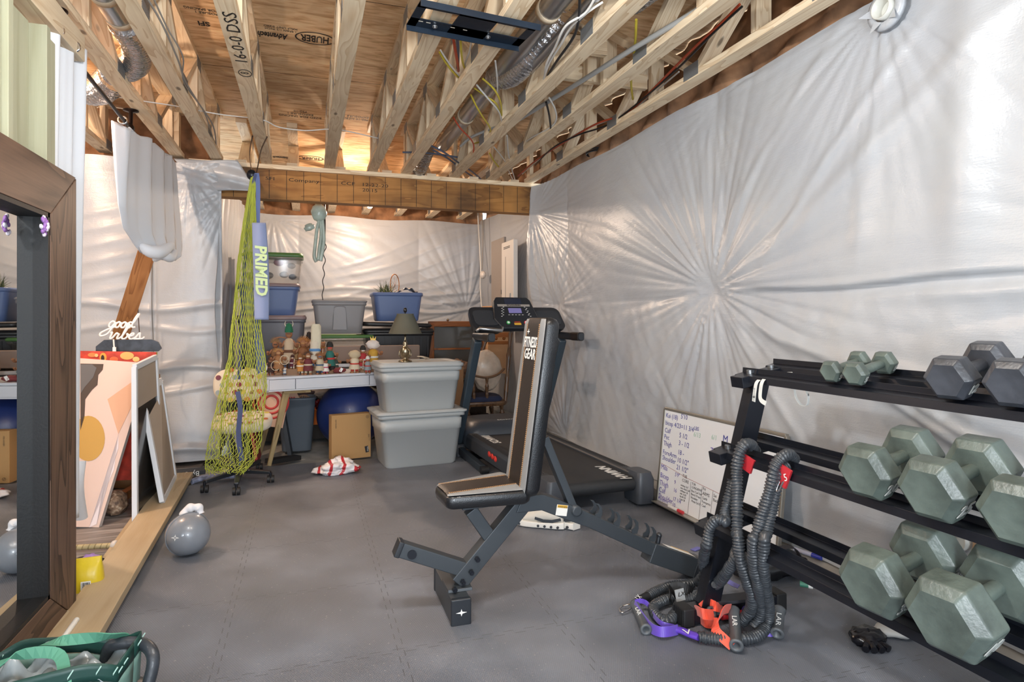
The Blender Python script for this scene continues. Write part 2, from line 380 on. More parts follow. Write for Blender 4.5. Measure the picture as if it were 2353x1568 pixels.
# right wall: U = Y, V = Z, D = how far the sheet stands into the room
def right_d(U, V):
    d = .038*sstep(.1,.9,V)*np.abs(np.sin((U-3.0)/2.2*np.pi))**.6*np.abs(np.sin((V-1.33)/1.2*np.pi))**.5
    d += .012*nz2(U, V, 3, 1.6, 4)
    d += radial(U, V, 3.13, 1.375, .020, 25, .85, .3, .02, 1, 1.0)
    d += radial(U, V, 5.42, 1.32, .017, 24, .50, 1.1, .02, 2)
    d += radial(U, V, 5.80, 2.25, .016, 30, 1.1, .5, .0, 3, .8)
    d += radial(U, V, 3.10, 2.46, .008, 20, .5, .2, .02, 4)
    d += radial(U, V, 1.95, 2.50, .014, 22, .55, .9, .015, 5)
    d += radial(U, V, .75, 1.33, .02, 20, .6, .9, .02, 6)
    d += radial(U, V, 3.0, .12, .014, 22, .8, .1, .0, 7)
    d += radial(U, V, 5.3, .10, .02, 20, .6, .6, .0, 8)
    # seam fold running right of the big tack
    zs = 1.345+.012*np.sin(U*5)+.02*np.clip(2.99-U, 0, 9)*0
    m = sstep(3.0, 2.6, U)
    sd_ = sstep(-.012, .014, V-zs); d += m*(.030*sd_*np.exp(-np.clip(V-zs, 0, 9)/.10) - .012*(1-sd_)*np.exp(-np.clip(zs-V, 0, 9)/.05))
    m2 = sstep(2.2, 1.3, U); d += m2*.030*np.exp(-((V-zs+.05+.01*np.sin(U*9))/.04)**2)
    m3 = sstep(3.0, 5.2, U)*sstep(5.3, 5.2, U); d += m3*.012*np.exp(-np.abs(V-1.33)/.04)
    # long diagonal creases under the seam
    for (a, b, c, e, A, wd) in ((2.15, 1.04, 1.0, .52, .02, .02), (2.1, .98, .95, .43, .02, .02), (2.9, 1.2, 1.6, .86, .014, .03), (3.0, 1.25, 2.3, .55, .012, .03), (2.6, 1.1, 1.5, .95, .01, .03), (2.6, 1.5, 1.2, 2.4, .014, .05), (2.7, 1.45, 1.8, 2.3, .012, .03), (3.0, 1.7, 2.2, 2.45, .008, .03), (1.55, 2.5, 1.6, 1.5, .03, .09), (1.15, 2.5, 1.1, 1.45, .02, .07), (1.95, 2.1, 2.05, 1.5, .012, .05)):
        L = math.hypot(c-a, e-b); tx, tz = (c-a)/L, (e-b)/L; s = (U-a)*tx+(V-b)*tz; q = -(U-a)*tz+(V-b)*tx
        d += A*np.exp(-(q/wd)**2)*sstep(-.1, .25*L, s)*sstep(L*1.25, L*.8, s)
    d += .0022*nz2(U, V, 9, 14, 5)*sstep(1.5, 1.2, V)
    d += .135*np.exp(-np.abs(U-5.83)/.22)*sstep(.2, 1.9, V)
    return d
rm = wall_mesh('wall_right', -3.0, 8.25, .09, 2.525, 800, 200, right_d, lambda U, V, D: (2.265-D, U, V+.01*np.sin(U*4)*(V > 2.5)))
build(rm, 'wall_right', PLASTIC, kind='structure')
mb = MB(); mb.box((2.42, 2.5, .6), (.1, 12, 1.25)); mb.bar((2.24, -3, .035), (2.24, 8.2, .035), .14, .09)
build(mb, 'baseboard_right', CONC, kind='structure')
# back wall: U = X, V = Z
def back_d(U, V):
    d = .05*np.abs(np.sin((U+.1)/1.5*np.pi))**.7*np.abs(np.sin((V-1.3)/1.25*np.pi))**.6
    d += .014*nz2(U, V, 13, 2.2, 4)+radial(U, V, 2.05, 1.3, .03, 18, .9, .2, 0, 11)+radial(U, V, -.4, 2.45, .02, 18, 1.0, .7, 0, 12)
    for z0, A in ((1.32, .03), (1.55, .012), (1.1, .02), (1.43, .012)): d += A*np.exp(-((V-z0-.04*np.sin(U*3))/.022)**2)
    for k in range(7): q = (V-.9-.16*k)-.32*(U-.3)+.05*np.sin(3*U+k); d += .007*np.exp(-(q/.025)**2)*sstep(.0, .7, U)
    return d
build(wall_mesh('b', -.75, 2.3, .0, 2.49, 220, 160, back_d, lambda U, V, D: (U, 8.22-D, V+.012*np.sin(U*5)*(V > 2.4))), 'wall_back', PLASTIC, kind='structure')
# alcove side wall (X const) and left rear wall
def side_d(U, V):
    d = .02*nz2(U, V, 23, 2.2, 4)
    for k in range(9): q = U-5.95-.22*k-.05*np.sin(V*2.5+k); d += .016*np.exp(-(q/.035)**2)
    return d
build(wall_mesh('s', 5.78, 8.25, .0, 2.46, 140, 90, side_d, lambda U, V, D: (-.71+D, U, V)), 'wall_alcove', PLASTIC, kind='structure')
def left_d(U, V):
    d = .02*nz2(U, V, 33, 2.0, 4)+radial(U, V, -.93, 2.40, .03, 16, .35, .2, .02, 31)+radial(U, V, -.62, 2.3, .02, 18, .4, .2, 0, 32)
    d += .05*np.abs(np.sin((U+.7)/.62*np.pi))**.8
    d += sstep(1.2, .0, V)*.20*sstep(-1.35, -1.15, U)
    for z0, A in ((1.30, .02), (.78, .03), (.62, .018), (.12, .03), (1.12, .012)): d += A*np.exp(-((V-z0-.03*np.sin(U*6+z0*9))/.03)**2)
    for k in range(6): d += .006*np.exp(-((V-1.45-.13*k+.12*np.sin(U*2.2))/.03)**2)*sstep(-1.2, -1.4, U)
    q = U+1.2; d += -.03*np.exp(-(q/.02)**2)
    return d
lm = wall_mesh('l', -3.5, -.69, .04, 2.50, 300, 200, left_d, lambda U, V, D: (U, 5.83-D, V+.012*np.sin(U*7)*(V > 2.44)))
wl = build(lm, 'wall_left', PLASTIC, kind='structure')
def flapf(a, b):
    top = PX(400, 366, Y=5.80).lerp(PX(547, 371, Y=5.79), a); bot = PX(470, 440, Y=5.78).lerp(PX(592, 439, Y=5.78), a)
    p = top.lerp(bot, b); p.y -= .02+.012*math.sin(a*9+b*4)+.01*math.sin(b*11-a*5); return p
mb = MB(); mb.grid(flapf, 24, 16); build(mb, 'plastic_flap', PLASTIC, wl, solid=.002)
mb = MB(); mb.box((-3.45, 1.8, 1.2), (.1, 8.4, 2.5)); build(mb, 'wall_side_room', PLASTIC, kind='structure')
# concrete backing behind the sheets
mb = MB(); mb.box((-2.1, 6.05, 1.2), (2.75, .1, 2.5)); mb.box((.8, 8.4, 1.2), (3.5, .1, 2.5)); build(mb, 'wall_foundation', CONC, kind='structure')
# ================================================================ ceiling
ZJ, ZS = 2.55, 2.95
mb = MB(); mb.add([(-3.5, -2.5, ZS), (2.8, -2.5, ZS), (2.8, 8.6, ZS), (-3.5, 8.6, ZS)], [(3, 2, 1, 0)])
ceil = build(mb, 'ceiling', OSB, kind='structure')
def ctext(s, u, v, size, sx=1, **kw): return text(s, size, PX(u, v, Z=ZS-.001), (-1, 0, 0), (0, 1, 0), INK, ceil, 'panel_stamp', 'CENTER', sx=sx, **kw)
ctext('HUBER', 724, 89, .13, .42, bold=.003); ctext('Advantech', 627, 81, .11, .36, shear=.3, bold=.003)
ctext('1 SPAN 1/2 INCH\nHALF UNIT SIZED', 645, 66, .035, .7)
ctext('HUBER', 714, 364, .15, .40, bold=.003); ctext('Advantech', 650, 362, .13, .36, shear=.3, bold=.003)
ctext('SIZED FOR SPACING\nEXPOSURE 1\nPS2-10', 690, 262, .07, .55); ctext('PS2-10 SIZED\nEXPOSURE 1', 818, 271, .07, .55)
ctext('SFI', 468, 54, .08, .7, bold=.002); ctext('EXPOSURE 1\nSIZED FOR SPACING', 480, 27, .04, .7)
mb = MB(); el = [PX(724, 89, Z=ZS-.002)+Vector((.115*math.cos(a), .085*math.sin(a), 0)) for a in [k*math.pi/16 for k in range(33)]]
mb.tube(el, .005, 5, flat=.001, up=(0, 0, 1)); el = [PX(714, 364, Z=ZS-.002)+Vector((.13*math.cos(a), .10*math.sin(a), 0)) for a in [k*math.pi/16 for k in range(33)]]
mb.tube(el, .007, 5, flat=.001, up=(0, 0, 1)); build(mb, 'panel_stamp', INK, ceil)
# ================================================================ floor trusses
def plate_mat():
    t = NT('truss_plate_steel'); tc = t.n('ShaderNodeTexCoord'); v = t.n('ShaderNodeTexVoronoi', _Scale=95.0, _Randomness=.15); t.l(tc.outputs['Object'], v.inputs['Vector'])
    t.l(t.ramp(v.outputs[0], [(.25, '2a2826'), (.45, '8d9091')]), t.b.inputs['Base Color']); t.b.inputs['Metallic'].default_value = .5; t.b.inputs['Roughness'].default_value = .5; t.bump(v.outputs[0], .6, .003); return t.m
PLATE = plate_mat()
TR = [(-2.0, 'far left floor truss, deep in the side room'), (-1.56, 'floor truss over the side room behind the hanging curtain'),
      (-1.03, 'floor truss that carries the curtain rod bracket'), (-.73, 'floor truss with small grade stamps, right beside the left round duct'),
      (-.335, 'floor truss marked 16-0-0 DSS in black marker'), (.192, 'floor truss in the middle of the bare subfloor, nearly pointing at the viewer'),
      (.568, 'floor truss just left of the black metal bracket'), (.875, 'floor truss crossed by the middle of the black metal bracket'),
      (1.335, 'floor truss right of the long silver duct, with a steel plate beside the flexible duct'), (1.70, 'floor truss under the grey plastic conduit'),
      (2.10, 'orange-edged floor truss nearest the white plastic wall')]
def truss(i, X, lab, y0, y1, grp, ph):
    t = thing('floor_truss', lab, 'truss', (X, (y0+y1)/2, ZJ), group=grp)
    m = MB(); m.bar((X, y0, ZJ+.019), (X, y1, ZJ+.019), .089, .038); bc = build(m, 'bottom_chord', PINE, t)
    m = MB(); m.bar((X, y0, ZS-.02), (X, y1, ZS-.02), .089, .038); build(m, 'top_chord', PINE, t)
    m = MB(); m.bar((X, y1-.05, ZJ+.04), (X, y1-.05, ZS-.04), .038, .089, (0, 1, 0)); build(m, 'end_post', PINE, t)
    y = y0+ph; up = True; k = 0
    while y < y1-.52:
        a, b = (ZJ+.045, ZS-.05) if up else (ZS-.05, ZJ+.045)
        m = MB(); m.bar((X, y, a), (X, y+.44, b), .089, .038, (0, 0, 1)); build(m, 'web', PINE, t)
        if up and k % 2 == 0:
            m = MB(); m.bar((X, y+.44, ZS-.04), (X, y+.44, ZJ+.04), .089, .038, (0, 1, 0)); build(m, 'web', PINE, t)
            y += .48
        else: y += .48
        k += 1
        for sx in (-1, 1): m = MB(); m.box((X+sx*.0455, y, ((ZS if up else ZJ)+(-.055 if up else .045))), (.0015, .14, .075)); build(m, 'gusset_plate', PLATE, t)
        up = not up
    return t
TRO = {}
for i, (X, lab) in enumerate(TR): TRO[i] = truss(i, X, lab, 5.86-8.0 if X > -2.2 else 0, 5.86, 'open web floor trusses over the gym', .1+.13*((i*5) % 4))
TR2 = ['second bay truss near the alcove side wall', 'second bay truss left of the hanging bag', 'second bay truss right of the hanging bag', 'second bay truss just left of the lit bulb', 'second bay truss just right of the lit bulb', 'second bay truss towards the electrical panel', 'second bay truss hugging the right wall']
for i, lab in enumerate(TR2): truss(i, -.55+.42*i, lab+', behind the beam', 5.9, 8.3, 'open web floor trusses behind the beam', .2)
# marker on truss
p = PX(556, 165, Z=ZJ-.0005); t5 = TRO[4]
text('16-0-0 DSS', .085, (-.325, p.y-.12, ZJ-.0005), (0, -1, 0), (-1, 0, 0), INK, t5, 'marker_writing', sx=1.5)
text('8', .06, (-.325, p.y+.015, ZJ-.0005), (0, -1, 0), (-1, 0, 0), INK, t5, 'marker_writing', 'CENTER')
mb = MB(); mb.tube([(-.325+.033*math.cos(a), p.y+.015+.05*math.sin(a), ZJ-.001) for a in [k*math.pi/12 for k in range(25)]], .0022, 5); build(mb, 'marker_ring', INK, t5)
for q, ii in ((PX(535, 0, Z=ZJ), 4),): pass
# beam
t = thing('support_beam', 'brown laminated support beam with pale lumber plate on top', 'beam', (.75, 5.93, 2.25))
mb = MB(); mb.bar((-.95, 5.93, 2.382), (2.27, 5.93, 2.382), .13, .26); bm_ = build(mb, 'laminated_beam', LVL, t)
mb = MB(); mb.bar((-.95, 5.92, 2.531), (2.27, 5.92, 2.531), .17, .037); build(mb, 'top_plate', PINE, t)
text('SFI      Company          CCF   12-22-20', .042, (-.35, 5.8635, 2.43), (1, 0, 0), (0, 0, 1), INK, bm_, 'beam_stamp', sx=1.6)
text('20:15', .042, (.48, 5.8635, 2.38), (1, 0, 0), (0, 0, 1), INK, bm_, 'beam_stamp', sx=1.5)
mb = MB()
for k in range(21): mb.box((-.75+.144*k, 5.8645, 2.382), (.004, .001, .255))
build(mb, 'lamination_line', INK, bm_)
# insulation lumps
def lumps(name, lab, x0, x1, y0, y1, z0, z1, axis):
    def f(a, b):
        if axis == 'x': p = Vector((x0+(x1-x0)*a, y0, z0+(z1-z0)*b)); d = Vector((0, -1, 0)); q = p.x
        else: p = Vector((x0, y0+(y1-y0)*a, z0+(z1-z0)*b)); d = Vector((-1, 0, 0)); q = p.y
        return p+d*(.05*abs(math.sin(q*7.6))**.5+.02*math.sin(q*23+p.z*17)+.02*math.sin(p.z*31+q*9))
    m = MB(); m.grid(f, 200, 14); return build(m, name, INSUL, label=lab, cat='insulation', kind='stuff')
lumps('insulation_batt', 'brown insulation batts above the right plastic wall', 2.36, 0, -.3, 8.2, 2.50, 2.945, 'y')
lumps('insulation_batt', 'brown insulation batts above the rear plastic wall', -.8, 2.30, 8.34, 0, 2.46, 2.945, 'x')
lumps('insulation_batt', 'brown insulation batts above the side room wall', -3.4, -.75, 5.99, 0, 2.47, 2.945, 'x')
# ================================================================ gym materials
VINYLB = M('black_vinyl', '191a1d', .28, bump=.25, bs=260, coat=.25)
VINYLBR = M('brown_black_vinyl', '221b18', .42, bump=.2, bs=260)
VINYLG = M('grey_vinyl', '8e9193', .35, bump=.2, bs=300, coat=.1)
THREAD = M('tan_thread', 'a37c55', .8)
WHITE = M('white_print', 'e9e9e6', .5)
BPLAS = M('black_plastic', '22262c', .35, bump=.08, bs=200, coat=.15)
BPLAS2 = M('charcoal_plastic', '33373d', .45, bump=.1, bs=200)
RUBBER = M('black_rubber', '1a1a1c', .6, bump=.1, bs=120)
GREYR = M('grey_rubber', '4a4d51', .5)
LABELW = M('white_label', 'dddad2', .5); YEL = M('yellow_warning', 'd8a63a', .5)
# ---------------------------------------------------------------- weight bench
def weight_bench():
    t = thing('weight_bench', 'adjustable weight bench with black and grey padded seat and upright backrest', 'bench', (1.0, 2.5, 0))
    YC = 2.5
    def P(x, z, y=YC): return (x, y, z)
    m = MB(); m.bar((.572, 2.385, .05), (.572, 2.71, .05), .076, .1); fb = build(m, 'front_foot', GREYM, t, bevel=.003)
    m = MB(); m.box((.572, 2.381, .05), (.082, .022, .106)); cp = build(m, 'end_cap', BPLAS, fb, bevel=.006)
    m = MB(); m.box((.572, 2.715, .05), (.082, .022, .106)); build(m, 'end_cap', BPLAS, fb, bevel=.006)
    st = []
    for k in range(8): a = k*math.pi/4; r = .022 if k % 4 == 0 else (.014 if k % 2 == 0 else .005); st.append((r*math.cos(a), r*math.sin(a)))
    m = MB(); m.prism(st, (.572, 2.3696, .05), (1, 0, 0), (0, 0, 1), (0, -.001, 0)); build(m, 'star_emblem', WHITE, cp)
    m = MB(); m.bar(P(.585, .115), P(.905, .455), .06, .07); build(m, 'front_leg', GREYM, t, bevel=.004)
    m = MB(); m.prism([(-.05, 0), (.05, 0), (.05, .012), (-.05, .012)], (.585, 2.44, .10), (1, 0, 0), (0, .3, 1), (0, .12, 0)); build(m, 'foot_bracket', GREYM, t, bevel=.002)
    for (x, z, y) in ((.60, .13, 2.463), (.635, .165, 2.463), (.56, .115, 2.44), (.66, .215, 2.463)):
        m = MB(); m.cyl((x, y+.002, z), (x, y-.014, z), .011, 6); m.cyl((x, y-.012, z), (x, y-.02, z), .006, 8); build(m, 'bolt', BLACKM, t)
    m = MB(); m.bar(P(.345, .285), P(.625, .165), .054, .06); a = build(m, 'foot_catch_arm', GREYM, t, bevel=.004)
    m = MB(); m.cyl((.395, 2.472, .262), (.395, 2.464, .262), .018, 20); build(m, 'pin_hole', BLACKM, a)
    m = MB(); m.bar(P(.355, .281), P(.335, .2895), .064, .064); build(m, 'end_cap', BPLAS, a, bevel=.004)
    m = MB(); m.bar(P(.64, .41), P(.745, .255), .05, .055); build(m, 'seat_post', GREYM, t, bevel=.004)
    m = MB(); m.bar(P(.60, .432), P(.86, .444), .07, .03); build(m, 'seat_rail', GREYM, t, bevel=.003)
    # elbow gusset + rear beam
    m = MB(); el = [(.83, .385), (.945, .385), (1.055, .335), (1.165, .288), (1.49, .118), (1.535, .16), (1.15, .36), (1.02, .425), (.95, .452), (.86, .455)]
    m.prism(el, (0, 2.535, 0), (1, 0, 0), (0, 0, 1), (0, -.07, 0)); rb = build(m, 'rear_beam', GREYM, t, bevel=.004)
    m = MB(); m.bar(P(1.475, .143), P(1.735, .033), .084, .088); sl = build(m, 'beam_sleeve', GREYM, t, bevel=.004)
    m = MB(); m.bar(P(1.70, .048), P(1.745, .030), .090, .094); build(m, 'end_cap', BPLAS, sl, bevel=.004)
    m = MB(); m.cyl(P(1.525, .17), P(1.532, .20), .012, 10); m.sph(P(1.533, .205), .014, 10, 6); build(m, 'adjust_knob', BPLAS, sl)
    m = MB(); q = Vector((.26, 0, -.11)).normalized(); m.box((1.66, 2.5, .1155), (.10, .06, .001), (0, math.atan2(.11, .26), 0)); build(m, 'warning_label', LABELW, sl)
    m = MB(); m.box((1.66, 2.525, .1163), (.10, .012, .001), (0, math.atan2(.11, .26), 0)); build(m, 'warning_label', YEL, sl)
    m = MB(); m.box((1.59, 2.5, .1445), (.055, .045, .001), (0, math.atan2(.11, .26), 0)); build(m, 'brand_label', WHITE, sl)
    m = MB(); m.box((1.035, 2.4635, .378), (.052, .001, .046), (0, .18, 0)); lb = build(m, 'warning_label', LABELW, rb, bevel=0)
    m = MB(); m.box((1.038, 2.4628, .394), (.046, .001, .012), (0, .18, 0)); build(m, 'warning_label', YEL, rb)
    text('WARNING', .010, (1.016, 2.4618, .3965), (1, 0, -.18), (.18, 0, 1), INK, rb, 'label_print')
    # hooks (teeth) in pairs on rear beam
    for x, z in ((1.21, .335), (1.30, .29), (1.39, .25), (1.48, .205)):
        for y in (2.472, 2.528):
            hk = [(-.016, -.01), (.012, -.015), (.020, .01), (.018, .034), (.004, .052), (-.012, .056), (.0, .045), (.006, .028), (-.001, .014), (-.014, .008)]
            m = MB(); m.prism(hk, (x, y-.0025, z), (1, 0, 0), (0, 0, 1), (0, .005, 0)); build(m, 'ladder_hook', GREYM, t)
    # support strut
    m = MB(); m.bar((.965, 2.5, .69), (1.095, 2.5, .385), .05, .034); build(m, 'support_strut', GREYM, t, bevel=.004)
    m = MB(); m.lathe([(.016, -.055), (.022, -.055), (.022, .055), (.016, .055)], (1.10, 2.5, .372), 20, Euler((math.pi/2, 0, 0)).to_matrix()); build(m, 'strut_roller', GREYM, t)
    # seat pad : tapered
    def pad(name, frame, L, w0, w1, th, strips):
        """frame: origin, ex (length), ey (width), ez (out)"""
        o, ex, ey, ez = [Vector(q) for q in frame]; m_ = Matrix((ex, ey, ez)).transposed()
        def outline(sc, z, n=6):
            pts = []; r = .032
            cs = [(L, -w1/2), (L, w1/2), (0, w0/2), (0, -w0/2)]
            cc = [(L-r, -w1/2+r, -90), (L-r, w1/2-r, 0), (r, w0/2-r, 90), (r, -w0/2+r, 180)]
            cx, cy = L/2, 0
            for (px, py, a0) in cc:
                for k in range(n):
                    a = math.radians(a0+90*k/(n-1)); x, y = px+r*math.cos(a), py+r*math.sin(a); pts.append((x, y))
            out = []
            for x, y in pts:
                dx, dy = x-cx, y-cy; l = math.hypot(dx, dy); out.append(o+m_@Vector((x-dx/l*sc, y-dy/l*sc, z)))
            return out
        mb = MB(); mb.rings([outline(.012, -th), outline(.002, -th+.008), outline(-.003, -th*.5), outline(0, -.008), outline(.006, -.002), outline(.03, .001)], True)
        pd = build(mb, name, VINYLB, t)
        if strips:
            # top cover panels slightly proud
            mid = .074
            for nm, s0, s1, mt in (('grey_panel', -1, 0, VINYLG), ('grey_panel', 1, 0, VINYLG), ('centre_panel', 0, 0, VINYLBR)):
                def f(a, b, s0=s0):
                    x = .006+(L-.012)*a; hw = (w0+(w1-w0)*x/L)/2-.004
                    e = min(x, L-x); rr = .032; hw -= max(0, rr-math.sqrt(max(0, rr*rr-(rr-e)**2))) if e < rr else 0
                    if s0 == 0: y = -mid+2*mid*b
                    else: y = s0*(mid+(hw-mid)*b)
                    z = .003+.006*(1-(y/(hw+.001))**2)**.5 if abs(y) < hw else .003
                    if e < .02: z -= (.02-e)*.25
                    return o+m_@Vector((x, y, z))
                mm = MB(); mm.grid(f, 30, 8); g = build(mm, nm, mt, pd, label=('grey vinyl side panel' if s0 else 'brown black vinyl centre panel'))
            for s in (-1, 1):
                for dd in (0, .006):
                    mm = MB()
                    n = int(L/.008)
                    for k in range(2, n-2):
                        x = k*.008; y = s*(mid+dd-.003); mm.box(o+m_@Vector((x, y, .0095)), (.005, .0022, .002), m_)
                    build(mm, 'orange_stitching', THREAD, pd)
        return pd
    pad('seat_pad', ((.522, 2.53, .488), (1, .07, .03), (-.07, 1, 0), (0, 0, 1)), .34, .20, .33, .055, True)
    ax = Vector((.095, 0, .72)).normalized(); nz_ = Vector((-ax.z, 0, ax.x))
    bp = pad('backrest_pad', ((.838, 2.505, .475), ax, (0, -1, 0), nz_), .735, .265, .265, .058, True)
    text('FITNESS', .062, Vector((.838, 2.505, .475))+ax*.625+nz_*.0115+Vector((0, .085, 0)), (0, -1, 0), ax, WHITE, bp, 'brand_lettering', sx=.72, shear=.1, bold=.0015)
    text('GEAR', .062, Vector((.838, 2.505, .475))+ax*.575+nz_*.0115+Vector((0, .062, 0)), (0, -1, 0), ax, WHITE, bp, 'brand_lettering', sx=.85, shear=.1, bold=.0015)
    m = MB(); m.prism(st, Vector((.838, 2.505, .475))+ax*.672+nz_*.0112+Vector((0, .045, 0)), (0, -.9, 0), ax*.9, nz_*.0006); build(m, 'star_emblem', WHITE, bp)
    o = Vector((.838, 2.505, .475))
    m = MB(); m.bar(o+ax*.04-nz_*.075, o+ax*.55-nz_*.075, .05, .03, nz_); build(m, 'backrest_bar', GREYM, t, bevel=.003)
    m = MB(); m.bar((.87, 2.5, .45), (.905, 2.5, .53), .07, .05); build(m, 'pivot_bracket', GREYM, t, bevel=.003)
    return t
weight_bench()
# ---------------------------------------------------------------- treadmill
def treadmill():
    t = thing('treadmill', 'black treadmill with tall console, deck pointing towards the viewer along the white wall', 'treadmill', (1.735, 3.5, 0), (0, 0, .045))
    def B(mb, name, mat, par=t, **k): return build(mb, name, mat, par, True, **k)
    m = MB(); zt = .185
    # belt: wraps rear roller
    rs = []
    for k in range(0, 13): a = math.pi*k/12; rs.append((-.045*math.sin(a)+.05, zt-.045+.045*math.cos(a)))
    prof = [(1.75, zt)]+[(1.2, zt), (.6, zt)]+rs+[(1.75, zt-.09)]
    rings = [[(x, y, z) for (y, z) in prof] for x in (-.26, .26)]
    n = len(prof); vs = [p for r in rings for p in r]; m.add(vs, [(i, i+1, n+i+1, n+i) for i in range(n-1)], None, 0, True)
    belt = B(m, 'running_belt', M('belt_rubber', '26282b', .5, bump=.5, bs=500))
    text('SCHWINN', .105, (-.19, .20, zt+.0008), (1, 0, 0), (0, -1, 0), WHITE, belt, 'belt_lettering', local=True, shear=.25, bold=.002) if False else None
    text('HWINN', .10, (.19, -.005, zt+.0008), (0, 1, 0), (-1, 0, 0), WHITE, belt, 'belt_lettering', local=True, shear=.2, bold=.003)
    text('SCHWINN', .10, (-.20, 1.35, zt+.0008), (0, 1, 0), (-1, 0, 0), WHITE, belt, 'belt_lettering', local=True, shear=.2, bold=.003)
    for s in (-1, 1):
        m = MB()
        m.prism([(s*.255, zt+.012), (s*.268, zt+.022), (s*.335, zt+.018), (s*.352, zt-.005), (s*.352, zt-.10), (s*.255, zt-.10)], (0, .10, 0), (1, 0, 0), (0, 0, 1), (0, 1.65, 0))
        rl = B(m, 'side_rail', BPLAS2, bevel=.004)
        for k in range(7):
            m = MB(); m.box((s*(.274+.008*k), .95, zt+.0215), (.002, 1.45, .002)); B(m, 'foot_rail_rib', RUBBER, rl) if k % 2 == 0 else None
        m = MB(); m.rrect([(.125, .19, .03, .02), (.13, .2, .035, .05), (.13, .2, .035, .17), (.10, .17, .03, .215)], (s*.315, .07, 0)); B(m, 'rear_end_cap', M('end_cap_plastic', '3f434a', .35))
        m = MB(); m.box((s*.315, .09, .01), (.07, .09, .03)); B(m, 'rear_foot', RUBBER)
        # uprights
        m = MB(); m.bar((s*.385, 1.93, .06), (s*.375, 1.36, 1.03), .065, .085, (0, 1, 0)); B(m, 'upright_post', M('upright_grey_paint', '3b4751', .4, .2), bevel=.012)
        m = MB(); m.rrect([(.11, .22, .04, .0), (.11, .22, .04, .07), (.09, .18, .03, .10)], (s*.385, 1.90, 0)); B(m, 'upright_boot', BPLAS2)
        m = MB(); m.bar((s*.385, 1.82, .05), (s*.385, 1.18, .03), .05, .06); fr = B(m, 'base_rail', M('base_rail_paint', '2e3740', .4, .2), bevel=.006)
        m = MB(); m.cyl((s*.385-.03, 1.15, .03), (s*.385+.03, 1.15, .03), .03, 16); B(m, 'transport_wheel', RUBBER)
        # handle
        m = MB(); m.rrect([(.05, .06, .02, 0), (.055, .062, .02, .05), (.055, .062, .02, .40), (.05, .055, .02, .42)], (s*.375, 1.42, 1.055), Euler((math.pi/2, 0, 0)).to_matrix()); B(m, 'handlebar', BPLAS)
        m = MB(); m.rrect([(.06, .068, .02, .28), (.061, .069, .02, .41)], (s*.375, 1.42, 1.055), Euler((math.pi/2, 0, 0)).to_matrix()); B(m, 'grip', VINYLBR)
        # tray wing
        m = MB(); m_ = Euler((-.45, 0, 0)).to_matrix()
        m.rrect([(.24, .20, .05, -.06), (.28, .26, .06, .0), (.28, .27, .06, .03)], (s*.27, 1.45, 1.18), Euler((.75, 0, 0)).to_matrix()); wg = B(m, 'tray_wing', BPLAS)
        m = MB(); m.rrect([(.21, .18, .05, .036), (.20, .17, .05, .012)], (s*.28, 1.45, 1.18), Euler((.75, 0, 0)).to_matrix(), cap=True); B(m, 'cup_tray', BPLAS2, wg)
    m = MB(); m.tube([(-.30, 1.66, .06), (.30, 1.66, .06)], .025, 10); B(m, 'cross_bar', BLACKM)
    m = MB(); m.rrect([(.66, .50, .08, .06), (.70, .54, .10, .10), (.70, .54, .10, .20), (.60, .44, .12, .285), (.40, .3, .1, .30)], (0, 1.98, 0)); hd = B(m, 'motor_hood', M('hood_plastic', '3a3f47', .4, bump=.1, bs=150))
    text('SCHWINN', .05, (-.05, 1.80, .297), (1, 0, 0), (0, 1, 0), WHITE, hd, 'hood_lettering', local=True)
    m = MB()
    for k in range(3):
        m.sph((-.355, 1.12-.07*k, .155-.004*k), (.006, .034, .022), 10, 6)
    B(m, 'red_decal', M('red_decal', 'd2362b', .4))
    # console
    cm = Euler((.95, 0, 0)).to_matrix(); co = Vector((-.02, 1.45, 1.235))
    m = MB(); prof = [(-.145, -.16), (.145, -.16), (.20, -.06), (.165, .13), (.14, .165), (-.14, .165), (-.165, .13), (-.20, -.06)]
    m.prism(prof, co-cm@Vector((0, 0, .03)), cm@Vector((1, 0, 0)), cm@Vector((0, 1, 0)), cm@Vector((0, 0, .055))); cs = B(m, 'console', BPLAS, bevel=.012)
    def cb(name, x, y, sx, sy, mat, z=.0265, par=cs, tz=.002):
        mm = MB(); mm.box(co+cm@Vector((x, y, z)), (sx, sy, tz), cm); return B(mm, name, mat, par)
    cb('device_shelf', 0, .115, .15, .06, M('navy_panel', '2b3142', .2), tz=.004)
    st_ = cb('badge_strip', 0, .072, .29, .022, M('silver_badge', 'b5afa8', .3, .4))
    text('SCHWINN', .02, co+cm@Vector((0, .072, .0282)), cm@Vector((1, 0, 0)), cm@Vector((0, 1, 0)), INK, st_, 'badge_lettering', 'CENTER', local=True, sx=1.3, bold=.0006)
    cb('screen', 0, .018, .115, .05, M('lcd_screen', '6b6796', .2, emit=.25))
    for i in range(8):
        for s in (-1, 1):
            cb('button', s*(.095+.012*(i % 2)+.003*i), .055-.017*i*.8, .012, .004, WHITE)
    for i in range(5): cb('button', -.06+.03*i, -.025, .016, .003, WHITE)
    for x, c in ((-.085, '3fae5a'), (.07, 'd04048')):
        m = MB(); m.cyl(co+cm@Vector((x, -.105, .024)), co+cm@Vector((x, -.105, .031)), .016, 18); b_ = B(m, 'start_button' if x < 0 else 'stop_button', M('button_'+c, c, .3), cs, label=('green start button' if x < 0 else 'red stop button'))
        m = MB(); m.cyl(co+cm@Vector((x, -.105, .031)), co+cm@Vector((x, -.105, .032)), .010, 18); B(m, 'button_ring', WHITE, b_)
    cb('safety_key_slot', -.005, -.118, .06, .02, YEL); cb('button_row', -.005, -.098, .05, .008, M('red_button', 'a33a2a', .4))
